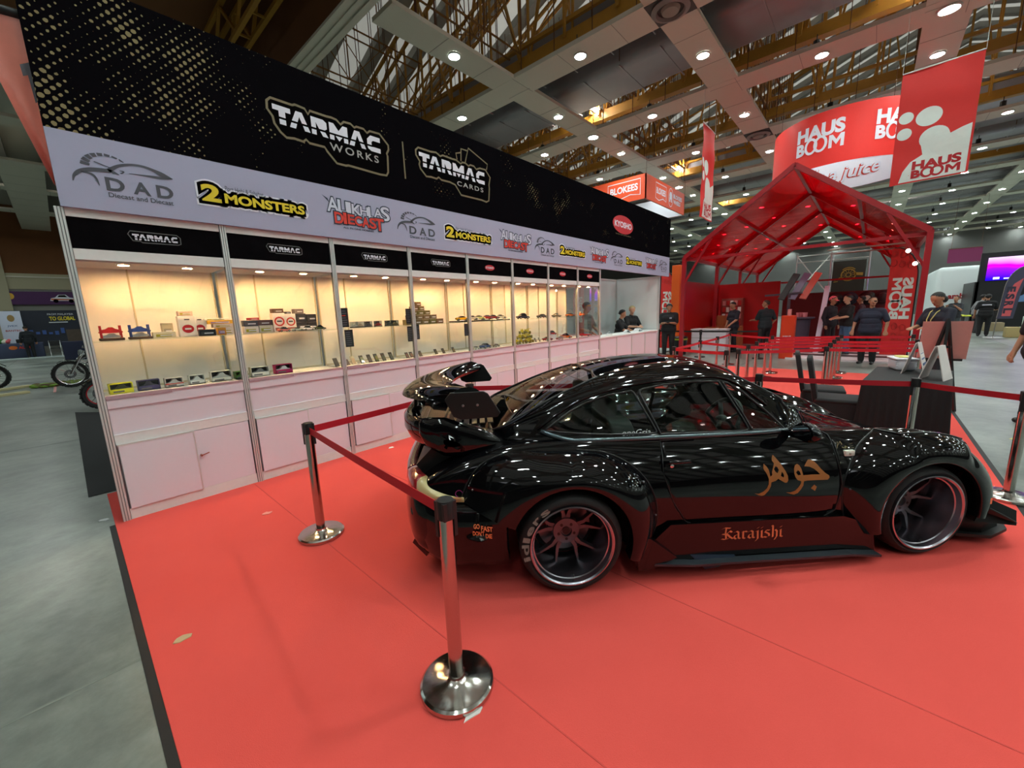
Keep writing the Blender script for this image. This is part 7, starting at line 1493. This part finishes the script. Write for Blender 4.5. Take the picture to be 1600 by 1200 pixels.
wall_banner('pale banner with a green foot at the left photo edge', -3.4, -2.62, .3, 2.5, 33.3, mat('banner_mint', (206, 224, 216), .6), f4)
t = thing('clothed_table', 'navy clothed table with a red and orange emblem in the far hall', 'table', (-1.85, 32.4, 0)); MB().bbox(-.95, .85, -.35, .35, 0, .85, .04, 3).build('cloth', mat('cloth_slate', (58, 66, 92), .8), t, smooth=40); b = MB(); b.me(curve_me([oval(-.3, .6, .16, .11, 20)]), frame((0, -.36, 0), (1, 0, 0), (0, 0, 1)), 0); words(b, 'AUTO', -.1, .45, .52, .68, frame((0, -.36, 0), (1, 0, 0), (0, 0, 1)), .04, 1); b.build('emblem', [mat('print_orange'), MRED], t)
for k, (x, c) in enumerate(((-2.6, (70, 130, 60)), (-2.45, (226, 226, 210)), (-2.3, (210, 90, 100)))): tag(MB().ball((0, 0, .1), .1, 10, (1, 1, 1.1)).ball((.06, .02, .2), .07, 8).build('flower_bunch', mat('flower%d' % k, c, .7, bump=.8, scale=30), loc=(x, 32.3, .851), smooth='all'), ['leafy green bunch on the navy clothed table', 'cream flower bunch on the navy clothed table', 'pink flower bunch on the navy clothed table'][k], 'flowers')
tag(MB().bbox(-.25, .25, -.15, .15, 0, .22, .02, 2).build('black_case', CAPB, loc=(-1.75, 32.4, .851)), 'black case standing on the navy clothed table', 'case')
t = thing('navy_booth_table', 'dark navy table with a framed picture behind the dirt bike', 'table', (.45, 26, 0)); MB().bbox(-.7, .7, -.4, .4, 0, .95, .04, 3).build('cloth', mat('cloth_navy', (22, 26, 54), .8), t, smooth=40); tag(MB().box(-.3, .3, -.02, .02, .0, .6).build('picture_board', mat('board_dark', (70, 58, 48), .5, var=.5, scale=6), loc=(.3, 25.9, .953)), 'dark framed picture standing on the navy table', 'picture')
t = thing('folding_chair', 'white framed folding chair in front of the dark backdrop', 'chair', (-.55, 31.6, 0)); b = MB()
for s in (-.22, .22): b.bar((s, -.2, 0), (s, .25, .9), .03); b.bar((s, .3, 0), (s, -.22, .48), .03)
b.build('frame', mat('frame_pale', (210, 214, 214), .4), t); MB().bbox(-.22, .22, -.22, .18, .45, .48, .01, 1).build('seat', CAPB, t); MB().bbox(-.22, .22, .18, .22, .62, .9, .01, 1).build('backrest', CAPB, t)
tag(MB().box(-6, 6, 30.2, 30.9, 0, .05).build('stage_edge', mat('stage_grey', (176, 186, 186), .6)), 'pale raised floor edge in front of the far booth', 'stage')
tag(MB().box(-6, 6, 30.9, 33.2, 0, .04).build('booth_floor', mat('booth_floor_grey', (150, 158, 160), .7)), 'pale booth flooring under the navy clothed table', 'flooring') if False else None
# motorbikes
def wheel_spoked(t, c, R, w, rimc, nm='wheel', ax=(1, 0, 0)):
    F = frame(c, ax, (0, 0, 1)); o = MB().lathe([(R-.075, -w*.3), (R-.06, -w*.48), (R-.02, -w*.5), (R, -w*.25), (R, w*.25), (R-.02, w*.5), (R-.06, w*.48), (R-.075, w*.3)], 40, F, caps=False).build(nm, RUB, t, smooth=35)
    b = MB()
    for i in range(44): b.me(BOXME, F @ MX.Rotation(2*pi*i/44, 4, 'Z') @ MX.Translation((R, 0, (.03 if i % 2 else -.03))) @ MX.Diagonal((.02, .03, .05, 1)))
    b.build('tyre_knob', RUB, o); MB().lathe([(R-.072, -w*.28), (R-.095, -w*.2), (R-.095, w*.2), (R-.072, w*.28)], 40, F, caps=False).build('rim', mat('rim_%d' % rimc[0], rimc, .2, metal=.8 if rimc[0] > 150 and rimc[1] > 150 else 0), o, smooth=30)
    b = MB()
    for i in range(18): a = 2*pi*i/18; b.cyl(F @ V((.03*cos(a+.5), .03*sin(a+.5), .03*(-1)**i)), F @ V(((R-.09)*cos(a), (R-.09)*sin(a), 0)), .004, 5)
    b.cyl(F @ V((0, 0, -.06)), F @ V((0, 0, .06)), .045, 14); b.build('spokes', mat('chrome'), o, smooth=True); MB().lathe([(.06, .05), (.12, .05), (.12, .056), (.06, .056)], 24, F, closed=True).build('brake_disc', mat('brake_steel', (120, 120, 124), .35, metal=1), o); return o
def motorbike(lab, loc, rz, R, rimc, bodyc, fender=None):
    t = thing('motorcycle', lab, 'motorcycle', loc, rz, 'motorcycles on the concrete'); wb = 1.42
    wheel_spoked(t, (0, 0, R), R, .10, rimc, ax=(1, 0, 0)); wheel_spoked(t, (-wb, 0, R-.02), R-.02, .14, rimc)
    b = MB()
    for s in (-.09, .09): b.cyl((0, s, R), (-.34, s, .98), .026, 10)
    b.bar((-.31, -.12, .90), (-.31, .12, .90), .05); b.build('fork', mat('chrome'), t, smooth=True); b = MB(); b.tube([(-.40, -.38, 1.10), (-.36, -.2, 1.06), (-.36, .2, 1.06), (-.40, .38, 1.10)], .014, 8); b.build('handlebar', CAPB, t, smooth='all')
    MB().ball((-.28, 0, .92), .1, 14, (.6, 1, 1)).build('head_lamp', mat('lamp_glass'), t, smooth='all'); MB().ball((-.66, 0, .86), .2, 16, (1.25, .7, .62)).build('fuel_tank', mat('tank_%d_%d_%d' % bodyc, bodyc, .2, coat=1), t, smooth='all')
    MB().bbox(-1.45, -.82, -.13, .13, .80, .88, .03, 3).build('seat', CAPB, t, smooth=True); b = MB(); b.bbox(-.85, -.52, -.15, .15, .32, .66, .04, 2); b.cyl((-.6, 0, .6), (-.5, 0, .82), .08, 12); b.build('engine', mat('engine_alu', (130, 130, 132), .35, metal=.8), t, smooth=40)
    b = MB()
    for s in (-.1, .1): b.bar((-.34, s*.4, .95), (-.55, s, .40), .035); b.bar((-.55, s, .40), (-.95, s, .38), .035); b.bar((-.95, s, .38), (-wb, s, R-.02), .035); b.bar((-.34, s*.4, .92), (-1.3, s, .80), .03); b.bar((-1.0, s, .38), (-1.2, s, .80), .03)
    b.build('frame', CAPB, t); b = MB(); b.tube([(-.6, .14, .42), (-.9, .17, .30), (-1.6, .18, .38)], .035, 10); b.build('exhaust', mat('chrome'), t, smooth='all')
    for cx, RR, a0, a1 in ((0, R+.04, 55, 150), (-wb, R+.03, 35, 140)):
        b = MB(); A = [RAD(a0+(a1-a0)*i/10) for i in range(11)]; b.add([(cx+RR*cos(a), y, R+RR*sin(a)) for a in A for y in (-.07, 0, .07)], [(3*i+j, 3*i+j+1, 3*i+j+4, 3*i+j+3) for i in range(10) for j in (0, 1)]); o = b.build('mudguard', mat('tank_%d_%d_%d' % bodyc), t, smooth='all'); sm = o.modifiers.new('t', 'SOLIDIFY'); sm.thickness = .006
    return t
motorbike('dirt bike with a chrome spoked front wheel past the booth corner', (-.15, 11.9, 0), RAD(187), .36, (200, 200, 204), (40, 40, 44)); motorbike('motorcycle with a red front rim half hidden by the booth corner', (.21, 6.9, 0), RAD(190), .30, (170, 24, 36), (30, 30, 34)); motorbike('black motorcycle whose rear tyre shows at the left photo edge', (-3.05, 13.7, 0), RAD(178), .36, (180, 180, 184), (20, 20, 24)); motorbike('grey motorcycle parked behind the chrome wheeled dirt bike', (.35, 15.4, 0), RAD(186), .36, (150, 150, 150), (70, 74, 78))
TM = mat('timber_pale', (206, 196, 150), .8)
for k, (x0, y0, x1, y1) in enumerate(((-1.95, 12.65, -.95, 13.3), (-2.2, 11.2, -.95, 11.6))):
    b = MB(); b.bar((x0, y0, .03), (x1, y1, .03), .24, .05); tag(b.build('timber_plank', TM), ['pale timber plank on the concrete near the black tyre', 'second pale timber plank on the concrete nearer the booth'][k], 'plank')
r7 = random.Random(9); mo = [mat('moss_green', (130, 170, 60), .9), mat('bark_brown', (96, 74, 46), .9), mat('moss_olive', (110, 116, 50), .9)]; b = MB()
for k in range(140): b.ball((r7.uniform(-.8, .55), r7.uniform(-.45, .5), .03), r7.uniform(.03, .09), 6, (1.3, 1, .6), k=r7.randint(0, 2))
tag(b.build('bark_and_moss', mo, loc=(-.1, 12.9, 0)), 'heap of bark and bright moss under the dirt bike wheel', 'bark heap', kind='stuff')
tag(MB().box(-.52, -.47, 11.0, 12.6, 0, .004).build('floor_tape', mat('tape_pink', (214, 140, 136), .7)), 'pink tape line on the concrete before the bike', 'tape')
tag(MB().add([(6.9, -5.9, .002), (8.6, -7.1, .002), (8.63, -7.05, .002), (6.93, -5.85, .002)], [(0, 1, 2, 3)]).build('floor_tape', mat('tape_yellow', (216, 206, 90), .7)), 'worn yellow tape line on the aisle concrete', 'tape')
# red banner hanging at the booth corner edge of the photo
t = thing('corner_banner', 'pale red banner with a glossy rolled edge hanging at the booth corner', 'banner', (0, 0, 0))
# thin sheet strung in front of the hall at the left, edge curled
b = MB(); N = 24; vs = []
for i in range(N+1):
    u = i/N; z = 2.67+1.07*u; x1 = .05; x0 = .006-.245*u
    for j in range(7): v = j/6; vs.append((x0+(x1-x0)*v, .12+.05*sin(3*v+2*u)-.06*(1-v)**2, z))
b.add(vs, [(7*i+j, 7*i+j+1, 7*i+8+j, 7*i+7+j) for i in range(N) for j in range(6)]); b.build('sheet', mat('banner_salmon', (240, 146, 130), .3, var=.04), t, smooth='all')
b = MB(); b.tube([vs[7*i+6] for i in range(N+1)], .028, 8); b.build('rolled_edge', mat('edge_red', (214, 34, 34), .3), t, smooth='all'); b = MB(); b.tube([V(q)+V((0, 0, .03)) for q in vs[-7:]], .03, 8); b.build('black_hem', CAPB, t, smooth='all')
b = MB(); b.add([(x, .055, z) for x, z in ((-.032, 3.439), (.03, 3.479), (.036, 3.24), (.004, 3.206), (-.004, 3.382), (-.028, 3.368))], [(5, 4, 3, 2, 1, 0)]); b.build('grey_mark', mat('print_grey'), t)
